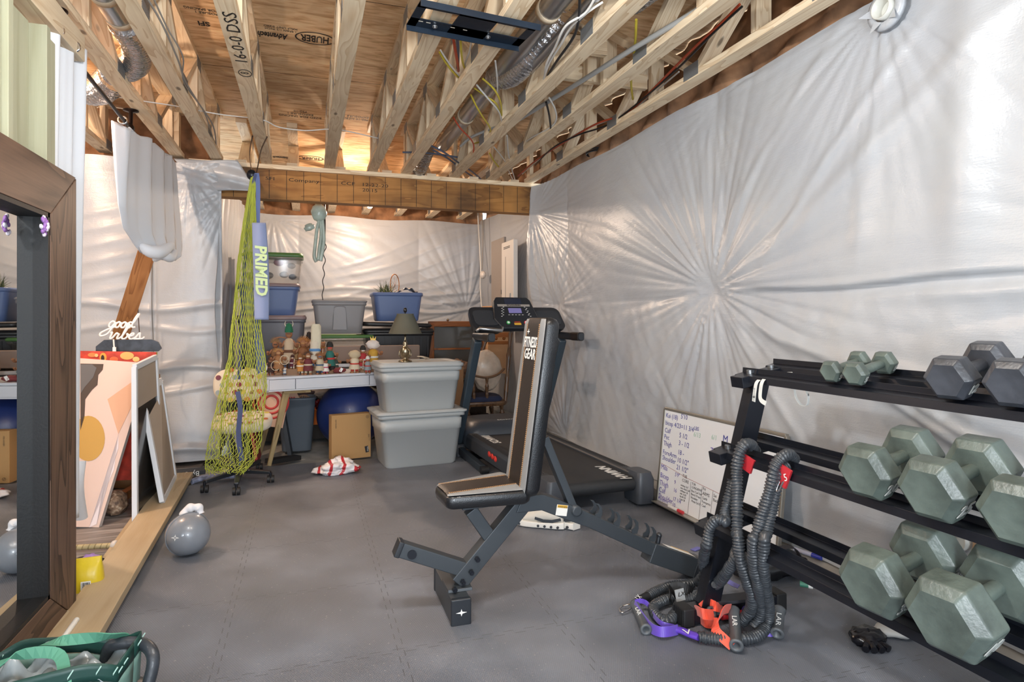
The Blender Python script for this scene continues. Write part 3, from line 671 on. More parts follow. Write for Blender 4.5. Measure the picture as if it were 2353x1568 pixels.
    m = MB(); m.tube([co+cm@Vector((-.15, -.16, .03)), co+cm@Vector((-.17, -.20, .05)), (-.375, 1.30, 1.12), (-.385, 1.33, 1.10)], .015, 10); B(m, 'pulse_grip', STEEL)
    return t
treadmill()
# ---------------------------------------------------------------- dumbbell rack
def rack():
    t = thing('dumbbell_rack', 'black three tier steel dumbbell rack leaning back along the white wall', 'rack', (1.65, 1.4, 0))
    tiers = [(1.507, .360), (1.577, .645), (1.682, .945)]
    ye = (2.11, .28)
    for y in ye:
        m = MB(); m.bar((1.425, y, .035), (1.83, y, .035), .07, .06, (0, 0, 1)); ft = build(m, 'foot_bar', BLACKM, t, bevel=.004)
        for xx in (1.405, 1.845):
            m = MB(); m.box((xx, y, .037), (.05, .078, .072)); build(m, 'foot_cap', RUBBER, ft, bevel=.006)
            if xx < 1.5:
                m = MB(); [m.box((xx-.0265+.0, y-.03+.012*k, .037), (.004, .006, .06)) for k in range(6)]; build(m, 'cap_rib', RUBBER, ft)
        m = MB(); m.bar((1.50, y, .06), (1.755, y, .985), .07, .045, (1, 0, 0)); build(m, 'upright', BLACKM, t, bevel=.003)
        m = MB(); m.bar((1.50, y-.036, .06), (1.755, y-.036, .985), .008, .075, (1, 0, 0)); build(m, 'upright_flange', BLACKM, t)
        for (x, z) in tiers:
            m = MB(); m.bar((x-.03, y, z-.005), (x+.21, y, z+.04), .075, .045, (0, 0, 1)); br = build(m, 'tier_bracket', BLACKM, t, bevel=.003)
            m = MB(); m.cyl((x+.035, y, z+.03), (x+.033, y, z+.045), .013, 12); m.cyl((x+.14, y, z+.05), (x+.138, y, z+.062), .013, 12); build(m, 'bolt', ZINC, br)
        for (x, z) in ((1.53, .16),):
            for dz in (0, -.1): m = MB(); m.cyl((x-.02, y-.045, z+dz), (x-.02, y-.052, z+dz), .013, 12); build(m, 'bolt', ZINC, t)
    for k, (x, z) in enumerate(tiers):
        sl = math.atan2(.045, .21)
        for dx, dz, nm in ((0, 0, 'front_rail'), (.155, .033, 'back_rail')):
            m = MB(); c = .008
            # angle iron: base flange + lip
            m.prism([(x+dx, z+.018+dz), (x+dx+.042, z+.018+dz+.009), (x+dx+.042, z+.043+dz+.009), (x+dx+.039, z+.043+dz+.009), (x+dx+.038, z+.023+dz+.009), (x+dx, z+.023+dz)], (0, ye[0]+.05, 0), (1, 0, 0), (0, 0, 1), (0, ye[1]-ye[0]-.1, 0)); rl = build(m, nm, BLACKM, t, bevel=.0015)
            m = MB(); m.prism([(x+dx-.004, z-.002+dz), (x+dx+.001, z-.002+dz), (x+dx+.004, z+.022+dz), (x+dx, z+.022+dz)], (0, ye[0]+.05, 0), (1, 0, 0), (0, 0, 1), (0, ye[1]-ye[0]-.1, 0)); build(m, 'rail_lip', BLACKM, rl)
    return tiers
tiers = rack()
# ---------------------------------------------------------------- dumbbells
IRON = {}
def iron(name, col, met=.0):
    t = NT(name); tc = t.n('ShaderNodeTexCoord'); n = t.n('ShaderNodeTexNoise', _Scale=60.0, _Detail=4.0); t.l(tc.outputs['Object'], n.inputs['Vector'])
    c = hexc(col); d = tuple(x*.5 for x in c[:3])+(1,); n2 = t.n('ShaderNodeTexNoise', _Scale=9.0, _Detail=5.0); t.l(tc.outputs['Object'], n2.inputs['Vector'])
    t.l(t.ramp(n2.outputs[0], [(.35, d), (.6, c)]), t.b.inputs['Base Color']); t.b.inputs['Roughness'].default_value = .36; t.b.inputs['Metallic'].default_value = met
    t.bump(n.outputs[0], .5, .003); return t.m
GRN = iron('green_grey_cast_iron', '66726b'); DGR = iron('dark_grey_cast_iron', '484b52')
def dumbbell(cx, cy, cz, hr, hl, gap, hd, mat, lab, num, grp, yaw=0.0, tilt=.2, numbelow=False):
    t = thing('dumbbell', lab, 'dumbbell', (cx, cy, cz), (0, -tilt, yaw), group=grp)
    mx = Matrix(((0, 0, 1), (1, 0, 0), (0, 1, 0)))
    def hexr(sx, r, sq=1.0): return [(sx, r*math.cos(math.radians(60*k)), r*math.sin(math.radians(60*k))*1.0) for k in range(6)]
    for s in (-1, 1):
        m = MB(); x0, x1 = s*gap/2, s*(gap/2+hl); b = hl*.22
        rr = [hexr(x0, hr*.72), hexr(x0+s*b*.9, hr), hexr(x1-s*b, hr), hexr(x1, hr*.74)]
        if s < 0: rr = [r[::-1] for r in rr]
        m.rings(rr, True, 0, False); h = build(m, 'head', mat, t, True, bevel=hr*.05)
        ctr = (x0+x1)/2; nr = hr*math.cos(math.pi/6)+.0008
        for ang in (-30, 30, -90):   # side faces
            a = math.radians(ang); nn = Vector((0, math.cos(a), math.sin(a)))
        a = math.radians(-150); nn = Vector((0, math.cos(a), math.sin(a))); upv = Vector((-1, 0, 0)) if False else Vector((0, 0, 1)); upv = (upv-nn*upv.dot(nn)).normalized(); rt = upv.cross(nn)
        text(num, hr*.62, nn*(nr)+Vector((ctr, 0, 0)), rt, upv, M('worn_raised_paint', 'a7aaa6', .4), h, 'raised_number', 'CENTER', th=.002, local=True, bold=.001)
    m = MB(); m.tube([(x, 0, 0) for x in [gap/2*q/4 for q in range(-4, 5)]], lambda q: hd*(1.05-.12*abs(q-.5)*2+.12*(1 if False else 0)), 16); build(m, 'handle', mat, t, True)
    return t
def shelf_z(k, hr): return tiers[k][1]+.055+hr*.86
db = [
 (1.775, 1.69, 2, .040, .036, .115, .014, GRN, 'small green iron dumbbell at the far end of the top tier', '3'),
 (1.77, 1.585, 2, .042, .040, .115, .015, GRN, 'small green iron dumbbell marked 5, second from the far end of the top tier', '5'),
 (1.775, 1.262, 2, .066, .070, .12, .018, DGR, 'dark grey medium dumbbell on the top tier beside the two small green ones', '12'),
 (1.775, 1.10, 2, .068, .070, .12, .018, DGR, 'dark grey medium dumbbell on the top tier nearest the viewer', '12'),
 (1.655, 1.41, 1, .086, .082, .115, .019, GRN, 'green iron dumbbell on the middle tier nearest the hanging cords', '20'),
 (1.655, 1.205, 1, .090, .088, .115, .019, GRN, 'green iron dumbbell in the middle of the middle tier', '25'),
 (1.655, 1.0, 1, .088, .085, .115, .019, GRN, 'green iron dumbbell on the middle tier cut by the right edge', '25'),
 (1.575, 1.305, 0, .098, .10, .12, .02, GRN, 'large green iron dumbbell on the bottom tier farther from the viewer', '35'),
 (1.575, 1.09, 0, .104, .108, .12, .02, GRN, 'largest green iron dumbbell, on the bottom tier nearest the viewer', '40'),
]
for (x, y, k, hr, hl, gap, hd, mt, lab, num) in db:
    dumbbell(x, y, shelf_z(k, hr)+(.012 if k == 0 else 0), hr, hl, gap, hd, mt, lab, num, ['dumbbells on the bottom tier', 'dumbbells on the middle tier', 'dumbbells on the top tier'][k], yaw=.10 if k < 2 else .16)
m = MB(); m.lathe([(.0, -.02), (.09, -.022), (.11, -.012), (.115, 0), (.11, .012), (.09, .022), (0, .02)], (1.70, .93, .50), 32, Euler((math.pi/2-.2, 0, .5)).to_matrix())
build(m, 'weight_plate', M('pale_plate_iron', '8b8f84', .45, bump=.3, bs=40), label='pale round weight plate on the bottom tier at the right edge', cat='weight plate')
# ---------------------------------------------------------------- whiteboard
wp = dict(TL=Vector((2.20, 3.52, .618)), TR=Vector((2.20, 2.45, .632)), BL=Vector((2.135, 3.50, .030)), BR=Vector((2.135, 2.42, .070)))
ex = (wp['TR']-wp['TL']); W_ = ex.length; ex.normalize(); ey = (wp['TL']-wp['BL']); H_ = ey.length; ey = (ey-ex*ey.dot(ex)).normalized(); ez = ex.cross(ey)
wb = thing('whiteboard', 'white dry-erase board covered in marker notes leaning on the plastic wall', 'whiteboard', tuple((wp['BL']+wp['BR'])/2))
o = wp['BL']; mt3 = Matrix((ex, ey, ez)).transposed()
def W(x, y, z=0): return o+ex*x+ey*y+ez*z
m = MB(); m.box(W(W_/2, H_/2, 0), (W_-.01, H_-.01, .012), mt3); pn = build(m, 'board_panel', M('whiteboard_surface', 'e3e6ea', .22, coat=.3), wb)
ALU = M('brushed_aluminium', 'a9a49a', .35, .8)
for a, b, nm in (((0, 0), (0, H_), 'frame_rail'), ((0, H_), (W_, H_), 'frame_rail'), ((W_, H_), (W_, 0), 'frame_rail'), ((0, 0), (W_, 0), 'frame_rail')):
    m = MB(); m.bar(W(*a), W(*b), .018, .022, ez); build(m, nm, ALU, wb, bevel=.003)
m = MB(); m.box(W(W_/2, .004, .035), (W_*.96, .006, .05), mt3); build(m, 'pen_tray', ALU, wb)
INKB = M('blue_marker', '2c3490', .6); INKP = M('purple_marker', '4a3c9e', .6); INKK = M('black_marker', '202024', .6); INKG = M('green_marker', '9fc4b4', .6); INKR = M('red_marker', '9c4a4a', .6)
def wt(s, x, y, size, mt=INKB, **k): text(s, size, W(x, y, .0065), ex, ey, mt, pn, 'handwriting', th=.0004, **k)
sc = H_
for s, y in (('Kai (18)', .93), ('bicep 4/23=11 3/4', .85), ('Calf', .77), ('Pec', .70), ('Thigh', .63), ('ForeArm', .535), ('Shoulder', .475)): wt(s, .02, y*sc, .042)
for s, y in (("5'10", .955), ('5 1/2', .76), ('3 - 1/2', .68), ('18 -', .585), ('10 1/2"', .505), ('21 1/2"', .43)): wt(s, .185, y*sc, .042)
wt('LBS', .33, .87*sc, .032); wt('6/13', .33, .81*sc, .04, INKG); wt('6/1', .50, .83*sc, .04, INKG); wt('7/1', .50, .70*sc, .05, INKP)
wt('M', .60, .84*sc, .06); wt('P', .735, .86*sc, .07, INKP); wt('12-5', .68, .50*sc, .028, INKP)
for s, y in (('Mila', .375), ('Bicep', .285), ('Thigh', .205), ('Calf', .13), ('Shoulder', .065)): wt(s, .015, y*sc, .045, INKP)
wt('ForeArm', .015, .015*sc+.012, .03, INKP)
for s, y in (("5'9\"", .35), ('9', .27), ('16', .19), ('17 1/4', .10), ('10', .04)): wt(s, .175, y*sc, .034, INKP)
def wl_(x0, y0, x1, y1, mt=INKK, r=.0011):
    m = MB(); m.tube([W(x0, y0, .0065), W((x0+x1)/2, (y0+y1)/2+.002, .0065), W(x1, y1, .0065)], r, 4); build(m, 'drawn_line', mt, pn)
wl_(.01, .41*sc, .30, .36*sc, INKR); wl_(.30, .36*sc, .86, .31*sc, INKR)
for x in (.345, .455, .555, .665, .765): wl_(x, .34*sc, x-.006, .02*sc)
for s, x, y, z in (('TUE\nCORE', .255, .345, .026), ('w/situp 3x7\nmtn climb 3x9\nw/flutter 30\nside 3x20\nleg lift 30\nv-ups 20', .245, .20, .0165), ('TUR\nLUNG/RWS', .355, .31, .02), ('Box Curl 3x9\nBench Press\nShoulder\n  Press 5x10', .355, .21, .019), ('Fri\nARMS', .463, .30, .026), ('Curls\nForearms\nCurl', .463, .20, .021), ('Sat\nBack', .562, .28, .024), ('3x5\n20min', .60, .12, .024), ('Food', .675, .26, .034), ('2100 Cal\n18 Pro', .675, .17, .034), ('Rest', .775, .22, .03)):
    wt(s, x, y*sc, z, INKK)
def marker(a, b, r, bodyc, capc, lab):
    a, b = Vector(a), Vector(b); t = thing('marker', lab, 'marker pen', tuple((a+b)/2), group=None)
    m = MB(); m.tube([a, a.lerp(b, .68)], r, 12); build(m, 'barrel', M('pen_'+bodyc, bodyc, .4), t)
    m = MB(); m.tube([a.lerp(b, .66), a.lerp(b, .97), b], r*1.12, 12); build(m, 'cap', M('pen_'+capc, capc, .35), t, label='coloured cap')
marker(W(.19, .018, .04), W(.34, .018, .04), .009, 'd9d9d9', 'c2303a', 'white marker with red cap lying in the whiteboard tray')
marker(PX(1825, 1262, Z=.10), PX(1888, 1283, Z=.10), .010, 'b8bdd6', '2b3aa0', 'blue dry-erase marker behind the rack on the concrete ledge')
marker(PX(1838, 1342, Z=.05), PX(1868, 1347, Z=.05), .012, '3f7d68', 'e6e6e2', 'green banded marker with white cap beside the black bag')
m = MB(); m.tube([PX(1440, 1124, Z=.018), PX(1530, 1168, Z=.018), PX(1625, 1212, Z=.018)], .012, 10); build(m, 'steel_rod', BLACKM, label='thin black rod lying on the mat edge below the whiteboard', cat='rod')
m = MB(); m.box(PX(1600, 1262, Z=.004), (.06, .03, .004), (0, 0, .35)); build(m, 'fabric_tag', M('purple_tag', '7273b8', .7), label='small purple fabric tag on the mat beside the bench beam', cat='tag')
# ---------------------------------------------------------------- shoes
SHW = M('shoe_cream_mesh', 'd3cdc2', .75, bump=.3, bs=250); SHS = M('shoe_white_sole', 'e6e2da', .5); SHB = M('shoe_dark_stripe', '33383f', .6)
def shoe(loc, yaw, lab, mir=1):
    t = thing('running_shoe', lab, 'shoe', loc, (0, 0, yaw), group='pair of cream running shoes')
    st = [(0, .055, .105, .075), (.03, .072, .125, .085), (.08, .075, .12, .08), (.13, .078, .105, .06), (.18, .09, .082, .045), (.23, .085, .062, .04), (.265, .06, .048, .03), (.278, .03, .036, .02)]
    rs = []
    for x, w, h, _ in st:
        zz = .026; rg = []
        for k in range(14):
            a = 2*math.pi*k/14; c, s_ = math.cos(a), math.sin(a); rg.append((x-.14, w/2*c*(1 if s_ < .3 else 1-.35*s_), zz+max(0, (h-.01)*(.5+.5*s_))))
        rs.append(rg)
    m = MB(); m.rings(rs, True); up = build(m, 'upper', SHW, t, True, subd=1)
    m = MB(); m.rings([[(x-.141, (w/2+.006)*(1 if j in (0, 3) else -1)*1.0, zz) for j, zz in ((0, .004), (1, .004), (2, .034+.008*abs(x-.14)/.14), (3, .034+.008*abs(x-.14)/.14))] for x, w, h, _ in [(-.006, .045, 0, 0)]+st], True, 0, False)
    so = build(m, 'sole', SHS, t, True, bevel=.006)
    for s in (-1, 1):
        for k in range(7):
            m = MB(); x = -.115+.038*k; m.tube([(x, s*(.030 if k < 1 else .040 if k < 5 else .034), .017), (x, s*(.048 if k < 5 else .044), .017)], .0075, 10); build(m, 'sole_pod', SHB, so, True)
        m = MB(); m.strap([(-.13, s*.031, .06), (-.08, s*.0375, .047), (-.03, s*.0375, .045), (.02, s*.0385, .058)], .016, .004, (0, 0, 1)); build(m, 'dark_stripe', SHB, up, True)
    m = MB(); m.lathe([(.022, 0), (.027, .004), (.027, -.004)], (-.09, 0, .122), 20, sx=1.5, sy=.9); build(m, 'ankle_collar', SHB, up, True)
    return t
shoe((1.275, 3.36, 0), math.pi-.62, 'cream running shoe left of its pair, behind the bench')
shoe((1.395, 3.37, 0), math.pi/2+.38, 'cream running shoe right of its pair, toe tucked behind the bench beam')
# ---------------------------------------------------------------- scrunched cords
CORD = M('black_pleated_nylon', '3a3e43', .36, coat=.15)
RNG = random.Random(11)
def pleat(mb, pts, r, step=.0028, amp=.15, pitch=.0115):
    P = smooth_pts(pts, 10); seg = [0]
    for i in range(1, len(P)): seg.append(seg[-1]+(P[i]-P[i-1]).length)
    L = seg[-1]; n = int(L/step); out = []; j = 0
    for i in range(n+1):
        s = L*i/n
        while j < len(seg)-2 and seg[j+1] < s: j += 1
        q = (s-seg[j])/max(seg[j+1]-seg[j], 1e-6); out.append(P[j].lerp(P[j+1], q))
    N = len(out); u = None; rs = []; ph = 0; k = 12
    for i, p in enumerate(out):
        t = (out[min(i+1, N-1)]-out[max(i-1, 0)]).normalized(); u = u or Vector((.3, .5, .8)); u = (u-t*u.dot(t)).normalized(); v = t.cross(u)
        ph += 2*math.pi*step/pitch*RNG.uniform(.55, 1.45); tilt = 1.5*math.sin(i*.045)
        rg = []
        for a in range(k):
            th = 2*math.pi*a/k; rr = r*(1+amp*math.sin(ph+tilt*math.sin(th+i*.01))+.07*math.sin(3*th+i*.23)+.04*math.sin(2*th-i*.11)); rg.append(p+v*math.cos(th)*rr+u*math.sin(th)*rr)
        rs.append(rg)
    mb.rings(rs, True)
def z1(x, y, **k): return PX(1600+x/3.125, 800+y/3.125, **k)
def z2(x, y, **k): return PX(1600+x/3.125, 1100+y/3.125, **k)
def z4(x, y, **k): return PX(1400+x/4.706, 1250+y/4.706, **k)
PURP = M('purple_strap', '5b3fae', .45, sheen=.3); ORAN = M('orange_strap', 'e0492c', .5, sheen=.3); REDF = M('red_tab', 'b92a33', .5)
HGREY = M('handle_grey_rubber', '54585c', .4)
# cord A : over the middle rail, straight down, loops on the floor to a red handle
ca = thing('resistance_cord', 'pleated cord hanging nearest the rack upright, with red tab and orange strap', 'resistance cord', (1.5, 2.0, 0))
m = MB(); pleat(m, [z1(420, 740, X=1.66), z1(395, 700, X=1.62), z1(345, 695, X=1.57), z1(310, 760, X=1.545), z1(290, 900, X=1.535), z1(292, 1100, X=1.52), z1(292, 1300, X=1.50), z2(300, 430, X=1.485), z2(318, 580, X=1.49), z2(360, 720, X=1.52), z2(400, 840, X=1.56), z2(390, 940, Z=.10), z2(345, 1010, Z=.045), z2(320, 1030, Z=.03)], .0205)
build(m, 'pleated_sleeve', CORD, ca)
m = MB(); m.box(z1(372, 835, X=1.57), (.01, .045, .055), (.35, 0, .2)); build(m, 'red_tab', REDF, ca)
m = MB(); m.tube([z2(395, 985, Z=.03), z2(300, 975, Z=.03), z2(180, 985, Z=.03)], .017, 14); build(m, 'red_sleeve_end', M('red_rubber', 'c32a30', .3), ca)
m = MB(); m.strap(smooth_pts([z4(1330, 1110, Z=.02), z4(1230, 1020, Z=.035), z4(1150, 930, Z=.05), z4(1180, 820, Z=.07), z4(1240, 720, Z=.085), z4(1310, 700, Z=.07)], 6), .035, .003, (.7, .3, .7)); build(m, 'orange_strap', ORAN, ca)
m = MB(); m.strap(smooth_pts([z4(1130, 770, Z=.06), z4(1020, 760, Z=.075), z4(940, 720, Z=.06), z4(960, 780, Z=.03), z4(1040, 850, Z=.03), z4(1180, 860, Z=.04)], 6), .038, .003, (0, .5, .9)); build(m, 'orange_strap', ORAN, ca)
m = MB(); m.strap(smooth_pts([z4(1000, 700, Z=.06), z4(1070, 650, Z=.08), z4(1150, 680, Z=.08), z4(1230, 700, Z=.06)], 6), .038, .003, (0, .6, .8)); build(m, 'orange_strap', ORAN, ca)
def handle(par, a, b, r=.021):
    a, b = Vector(a), Vector(b); d = (b-a); L = d.length; q = d.to_track_quat('Z', 'Y').to_matrix(); m = MB()
    m.lathe([(r*.62, 0), (r*1.18, 0), (r*1.18, .008), (r, .014), (r, L-.014), (r*1.18, L-.008), (r*1.18, L), (r*.62, L), (r*.62, 0)], a, 24, q); h = build(m, 'handle', HGREY, par)
    vw = (Vector((0, 0, CH))-a); n = (vw-d*vw.dot(d)/d.length_squared).normalized(); dn = d.normalized()
    text('LAR', r*1.2, a+dn*L*.3+n*r*1.02, dn, n.cross(dn), WHITE, h, 'handle_lettering', sx=1.5); return h
handle(ca, z4(1345, 730, Z=.055), z4(1375, 1110, Z=.03))
m = MB(); m.lathe([(.019, -.006), (.026, -.006), (.026, .006), (.019, .006), (.019, -.006)], z4(1105, 755, Z=.06), 24, Euler((1.2, 0, .5)).to_matrix()); build(m, 'grey_ring', HGREY, ca)
m = MB(); m.tube([z4(1130, 730, Z=.055), z4(1270, 725, Z=.05)], .015, 12); build(m, 'grey_tube', HGREY, ca)
# cord B : second hanging bundle
cb_ = thing('resistance_cord', 'pleated cord hung second along the middle rail, red tab marked 5', 'resistance cord', (1.5, 1.85, 0))
m = MB(); pleat(m, [z1(700, 800, X=1.66), z1(665, 765, X=1.61), z1(610, 790, X=1.57), z1(565, 860, X=1.545), z1(540, 980, X=1.535), z1(500, 1110, X=1.52), z1(462, 1240, X=1.505), z1(432, 1350, X=1.49), z2(410, 440, X=1.475), z2(408, 560, X=1.485), z2(425, 680, X=1.51), z2(450, 800, X=1.55), z2(465, 910, X=1.61), z2(450, 1010, Z=.06), z2(405, 1070, Z=.03)], .0195); build(m, 'pleated_sleeve', CORD, cb_)
m = MB(); m.box(z1(622, 920, X=1.56), (.01, .05, .07), (.35, 0, .2)); tb = build(m, 'red_tab', REDF, cb_)
text('5', .035, z1(628, 935, X=1.552), (0, -1, .35), (0, .35, 1), WHITE, tb, 'tab_number')
m = MB(); m.tube(smooth_pts([z1(600, 960, X=1.55), z1(575, 1020, X=1.54), z1(590, 1030, X=1.54), z1(625, 960, X=1.545)], 5), .003, 8); build(m, 'carabiner', CHROME, cb_)
handle(cb_, z2(595, 945, Z=.07), z2(580, 1120, Z=.03))
m = MB(); m.strap(smooth_pts([z4(1830, 930, Z=.02), z4(1740, 960, Z=.03), z4(1640, 930, Z=.03)], 5), .03, .003, (0, .4, .9)); build(m, 'purple_strap', PURP, cb_)
# cord C : beside B, ends in long floor arc with purple strap
cc = thing('resistance_cord', 'black pleated cord curling across the mat to a long purple strap and slanted grey handle', 'resistance cord', (1.4, 1.9, 0))
m = MB(); pleat(m, [z1(640, 850, X=1.60), z1(590, 900, X=1.56), z1(565, 1050, X=1.55), z1(535, 1180, X=1.535), z1(505, 1330, X=1.515), z2(490, 430, X=1.49), z2(480, 540, X=1.50), z2(482, 660, X=1.52), z2(498, 790, X=1.57), z2(520, 920, X=1.63), z2(515, 1040, Z=.05), z2(450, 1125, Z=.028), z2(340, 1155, Z=.024), z2(180, 1155, Z=.024), z2(60, 1145, Z=.024), z4(1030, 1010, Z=.024), z4(960, 1010, Z=.024)], .019); build(m, 'pleated_sleeve', CORD, cc)
m = MB(); m.tube(smooth_pts([z4(975, 1010, Z=.024), z4(880, 980, Z=.022), z4(780, 940, Z=.02), z4(700, 925, Z=.018)], 5), lambda q: .022-.006*q, 12, flat=.011); pe = build(m, 'purple_sleeve_end', M('purple_rubber', '5a3cae', .3), cc)
text('V', .05, z4(800, 955, Z=.034), (.9, -.3, 0), (.3, .9, 0), WHITE, pe, 'sleeve_lettering')
m = MB(); m.strap(smooth_pts([z4(740, 930, Z=.02), z4(640, 950, Z=.03), z4(540, 950, Z=.03), z4(440, 900, Z=.025), z4(330, 760, Z=.03), z4(270, 660, Z=.04)], 6), .036, .003, (.2, .3, .9)); build(m, 'purple_strap', PURP, cc)
m = MB(); m.strap(smooth_pts([z4(700, 900, Z=.02), z4(560, 860, Z=.03), z4(470, 760, Z=.03), z4(420, 660, Z=.03), z4(350, 620, Z=.045), z4(280, 630, Z=.045)], 6), .018, .003, (.2, .3, .9)); build(m, 'purple_strap', PURP, cc)
handle(cc, z4(280, 655, Z=.028), z4(400, 935, Z=.022), .0185)
# cord D : from lower post left on floor to carabiner
cd = thing('resistance_cord', 'pleated cord drooping over the low rack bracket, ending in a silver carabiner', 'resistance cord', (1.35, 2.2, 0))
m = MB(); pleat(m, [z1(262, 950, X=1.55), z1(235, 1080, X=1.53), z1(205, 1190, X=1.50), z1(215, 1250, X=1.48), z1(150, 1235, X=1.455), z1(95, 1300, X=1.44), z1(75, 1420, X=1.43), z2(70, 480, X=1.46), z2(48, 610, X=1.52), z4(1030, 320, X=1.58), z4(950, 410, Z=.035), z4(800, 445, Z=.026), z4(650, 460, Z=.024), z4(520, 510, Z=.024), z4(410, 570, Z=.024)], .0185); build(m, 'pleated_sleeve', CORD, cd)
m = MB(); m.tube([z4(420, 565, Z=.024), z4(330, 600, Z=.022), z4(250, 660, Z=.018)], lambda q: .018-.007*q, 12); ce = build(m, 'cord_end', RUBBER, cd)
text('LX', .03, z4(300, 600, Z=.045), (.6, .5, 0), (-.5, .6, .3), WHITE, ce, 'cord_lettering')
m = MB(); m.tube(smooth_pts([z4(225, 655, Z=.02), z4(140, 675, Z=.015), z4(110, 710, Z=.012), z4(135, 745, Z=.012), z4(200, 720, Z=.015), z4(240, 690, Z=.02)], 5), .0035, 8); build(m, 'carabiner', CHROME, cd)
# cord E : thick loop
ce2 = thing('resistance_cord', 'black pleated cord looped in a tight U on the mat under the rack foot', 'resistance cord', (1.3, 2.1, 0))
m = MB(); pleat(m, [z2(345, 400, X=1.60), z2(310, 470, X=1.56), z2(280, 540, X=1.52), z4(1370, 150, X=1.50), z4(1290, 280, X=1.51), z4(1180, 420, X=1.53), z4(1050, 520, Z=.09), z4(900, 590, Z=.05), z4(770, 650, Z=.03), z4(710, 760, Z=.024), z4(640, 830, Z=.024), z4(550, 810, Z=.024), z4(480, 740, Z=.024), z4(490, 670, Z=.024), z4(580, 620, Z=.026), z4(680, 590, Z=.03)], .0195); build(m, 'pleated_sleeve', CORD, ce2)
m = MB(); m.strap(smooth_pts([z4(670, 640, Z=.02), z4(690, 520, Z=.05), z4(760, 500, Z=.06), z4(850, 530, Z=.05), z4(900, 560, Z=.03)], 5), .06, .004, (.1, .3, .9)); sb = build(m, 'ankle_strap', RUBBER, ce2)
m = MB(); m.box(z4(765, 555, Z=.07), (.045, .004, .045), (-.3, 0, .15)); sl_ = build(m, 'strap_patch', M('grey_patch', 'a3a5a6', .6), ce2)
text('LX', .03, z4(745, 555, Z=.075), (.99, .15, 0), (0, -.3, .95), INK, sl_, 'patch_lettering')
m = MB(); m.strap(smooth_pts([z4(1160, 600, Z=.03), z4(1300, 660, Z=.03), z4(1430, 730, Z=.03), z4(1520, 700, Z=.04), z4(1600, 760, Z=.03)], 5), .03, .003, (.1, .4, .9)); build(m, 'purple_strap', PURP, ce2)
# ---------------------------------------------------------------- black gear bag under the rack
bg = thing('gear_bag', 'crumpled black gear bag lying under the rack, beside the whiteboard', 'bag', (1.95, 2.3, 0))
bc = PX(1790, 1330, Z=0)
m = MB(); m.sph((bc.x-.02, bc.y+.05, .055), (.20, .11, .06), 26, 12, f=lambda d: 1+.10*math.sin(9*d.x+5*d.z)+.07*math.sin(13*d.y+3)); build(m, 'bag_body', M('black_nylon', '141418', .35, bump=.4, bs=30), bg)
m = MB(); m.strap(smooth_pts([(bc.x-.12, bc.y, .06), (bc.x-.05, bc.y-.03, .14), (bc.x+.05, bc.y-.03, .15), (bc.x+.13, bc.y, .07)], 6), .03, .003, (0, 1, .2)); build(m, 'bag_strap', M('charcoal_webbing', '3a3a40', .7), bg)
m = MB(); m.box((bc.x+.05, bc.y-.065, .07), (.07, .003, .03), (-.4, 0, 0)); build(m, 'bag_label', M('red_print_label', 'b5685a', .6), bg)
m = MB(); m.box(z4(1370, 590, Z=.08), (.24, .06, .012), (0, 0, -.1)); build(m, 'flat_strap', M('charcoal_webbing', '3a3a40', .7), label='flat dark grey strap across the rack foot', cat='strap')
m = MB(); m.strap([z4(1290, 410, Z=.05), z4(1340, 440, Z=.05), z4(1400, 465, Z=.05)], .02, .003, (.3, .8, .3)); build(m, 'fabric_tag', M('purple_tag', '7273b8', .7), label='purple loop tag on the gear under the rack upright', cat='tag')
# glove
gl = thing('workout_glove', 'black shiny workout gloves dropped under the bottom tier', 'gloves', tuple(PX(1995, 1480, Z=0)))
g = PX(1995, 1465, Z=.02)
m = MB(); m.sph(g, (.075, .06, .028), 20, 10, rot=(0, 0, .4), f=lambda d: 1+.12*math.sin(8*d.x+6*d.y)+.08*math.sin(15*d.y)); build(m, 'palm', M('shiny_black_leather', '101016', .22, bump=.5, bs=40), gl)
for k in range(4):
    a = 3.9+.3*k; m = MB(); m.tube([g+Vector((.06*math.cos(a), .045*math.sin(a), 0)), g+Vector((.10*math.cos(a), .08*math.sin(a), -.006))], .013, 10); build(m, 'finger', M('shiny_black_leather', '101016', .22), gl)
g2 = PX(2060, 1450, Z=.02); m = MB(); m.sph(g2, (.09, .045, .02), 20, 8, rot=(0, 0, -.5), f=lambda d: 1+.1*math.sin(9*d.x)); build(m, 'wrist_wrap', M('white_striped_cloth', 'a8a7a4', .6), gl)
# tape measure draped on the rack
tm = thing('tape_measure', 'white sewing tape measure draped over the top tier corner', 'tape measure', (1.68, 2.05, .85))
TAPE = M('white_tape', 'd8dad6', .45)
def tp(pts, sd=(0, 1, 0)): m = MB(); m.strap(smooth_pts(pts, 6), .018, .001, sd); return build(m, 'tape_band', TAPE, tm)
a = tp([z1(640, 178, X=1.80), z1(560, 190, X=1.76), z1(480, 215, X=1.70), z1(435, 245, X=1.672), z1(420, 310, X=1.668), z1(412, 385, X=1.668)])
b = tp([z1(690, 175, X=1.82), z1(600, 180, X=1.78), z1(520, 205, X=1.71), z1(475, 240, X=1.672), z1(460, 310, X=1.668), z1(462, 370, X=1.665), z1(500, 400, X=1.664)])
c_ = tp([z1(705, 290, X=1.74), z1(715, 350, X=1.74), z1(750, 405, X=1.74), z1(795, 410, X=1.74), z1(805, 350, X=1.74), z1(780, 295, X=1.74)], (.9, .4, 0))
for k in range(9):
    p = z1(418-k*.6, 290+k*11, X=1.6675); m = MB(); m.box(p-Vector((.001, 0, 0)), (.0008, .008, .0012)); build(m, 'tape_tick', INKK, a)
text('60', .014, z1(405, 350, X=1.6668), (0, -1, 0), (0, 0, 1), INKK, a, 'tape_number')
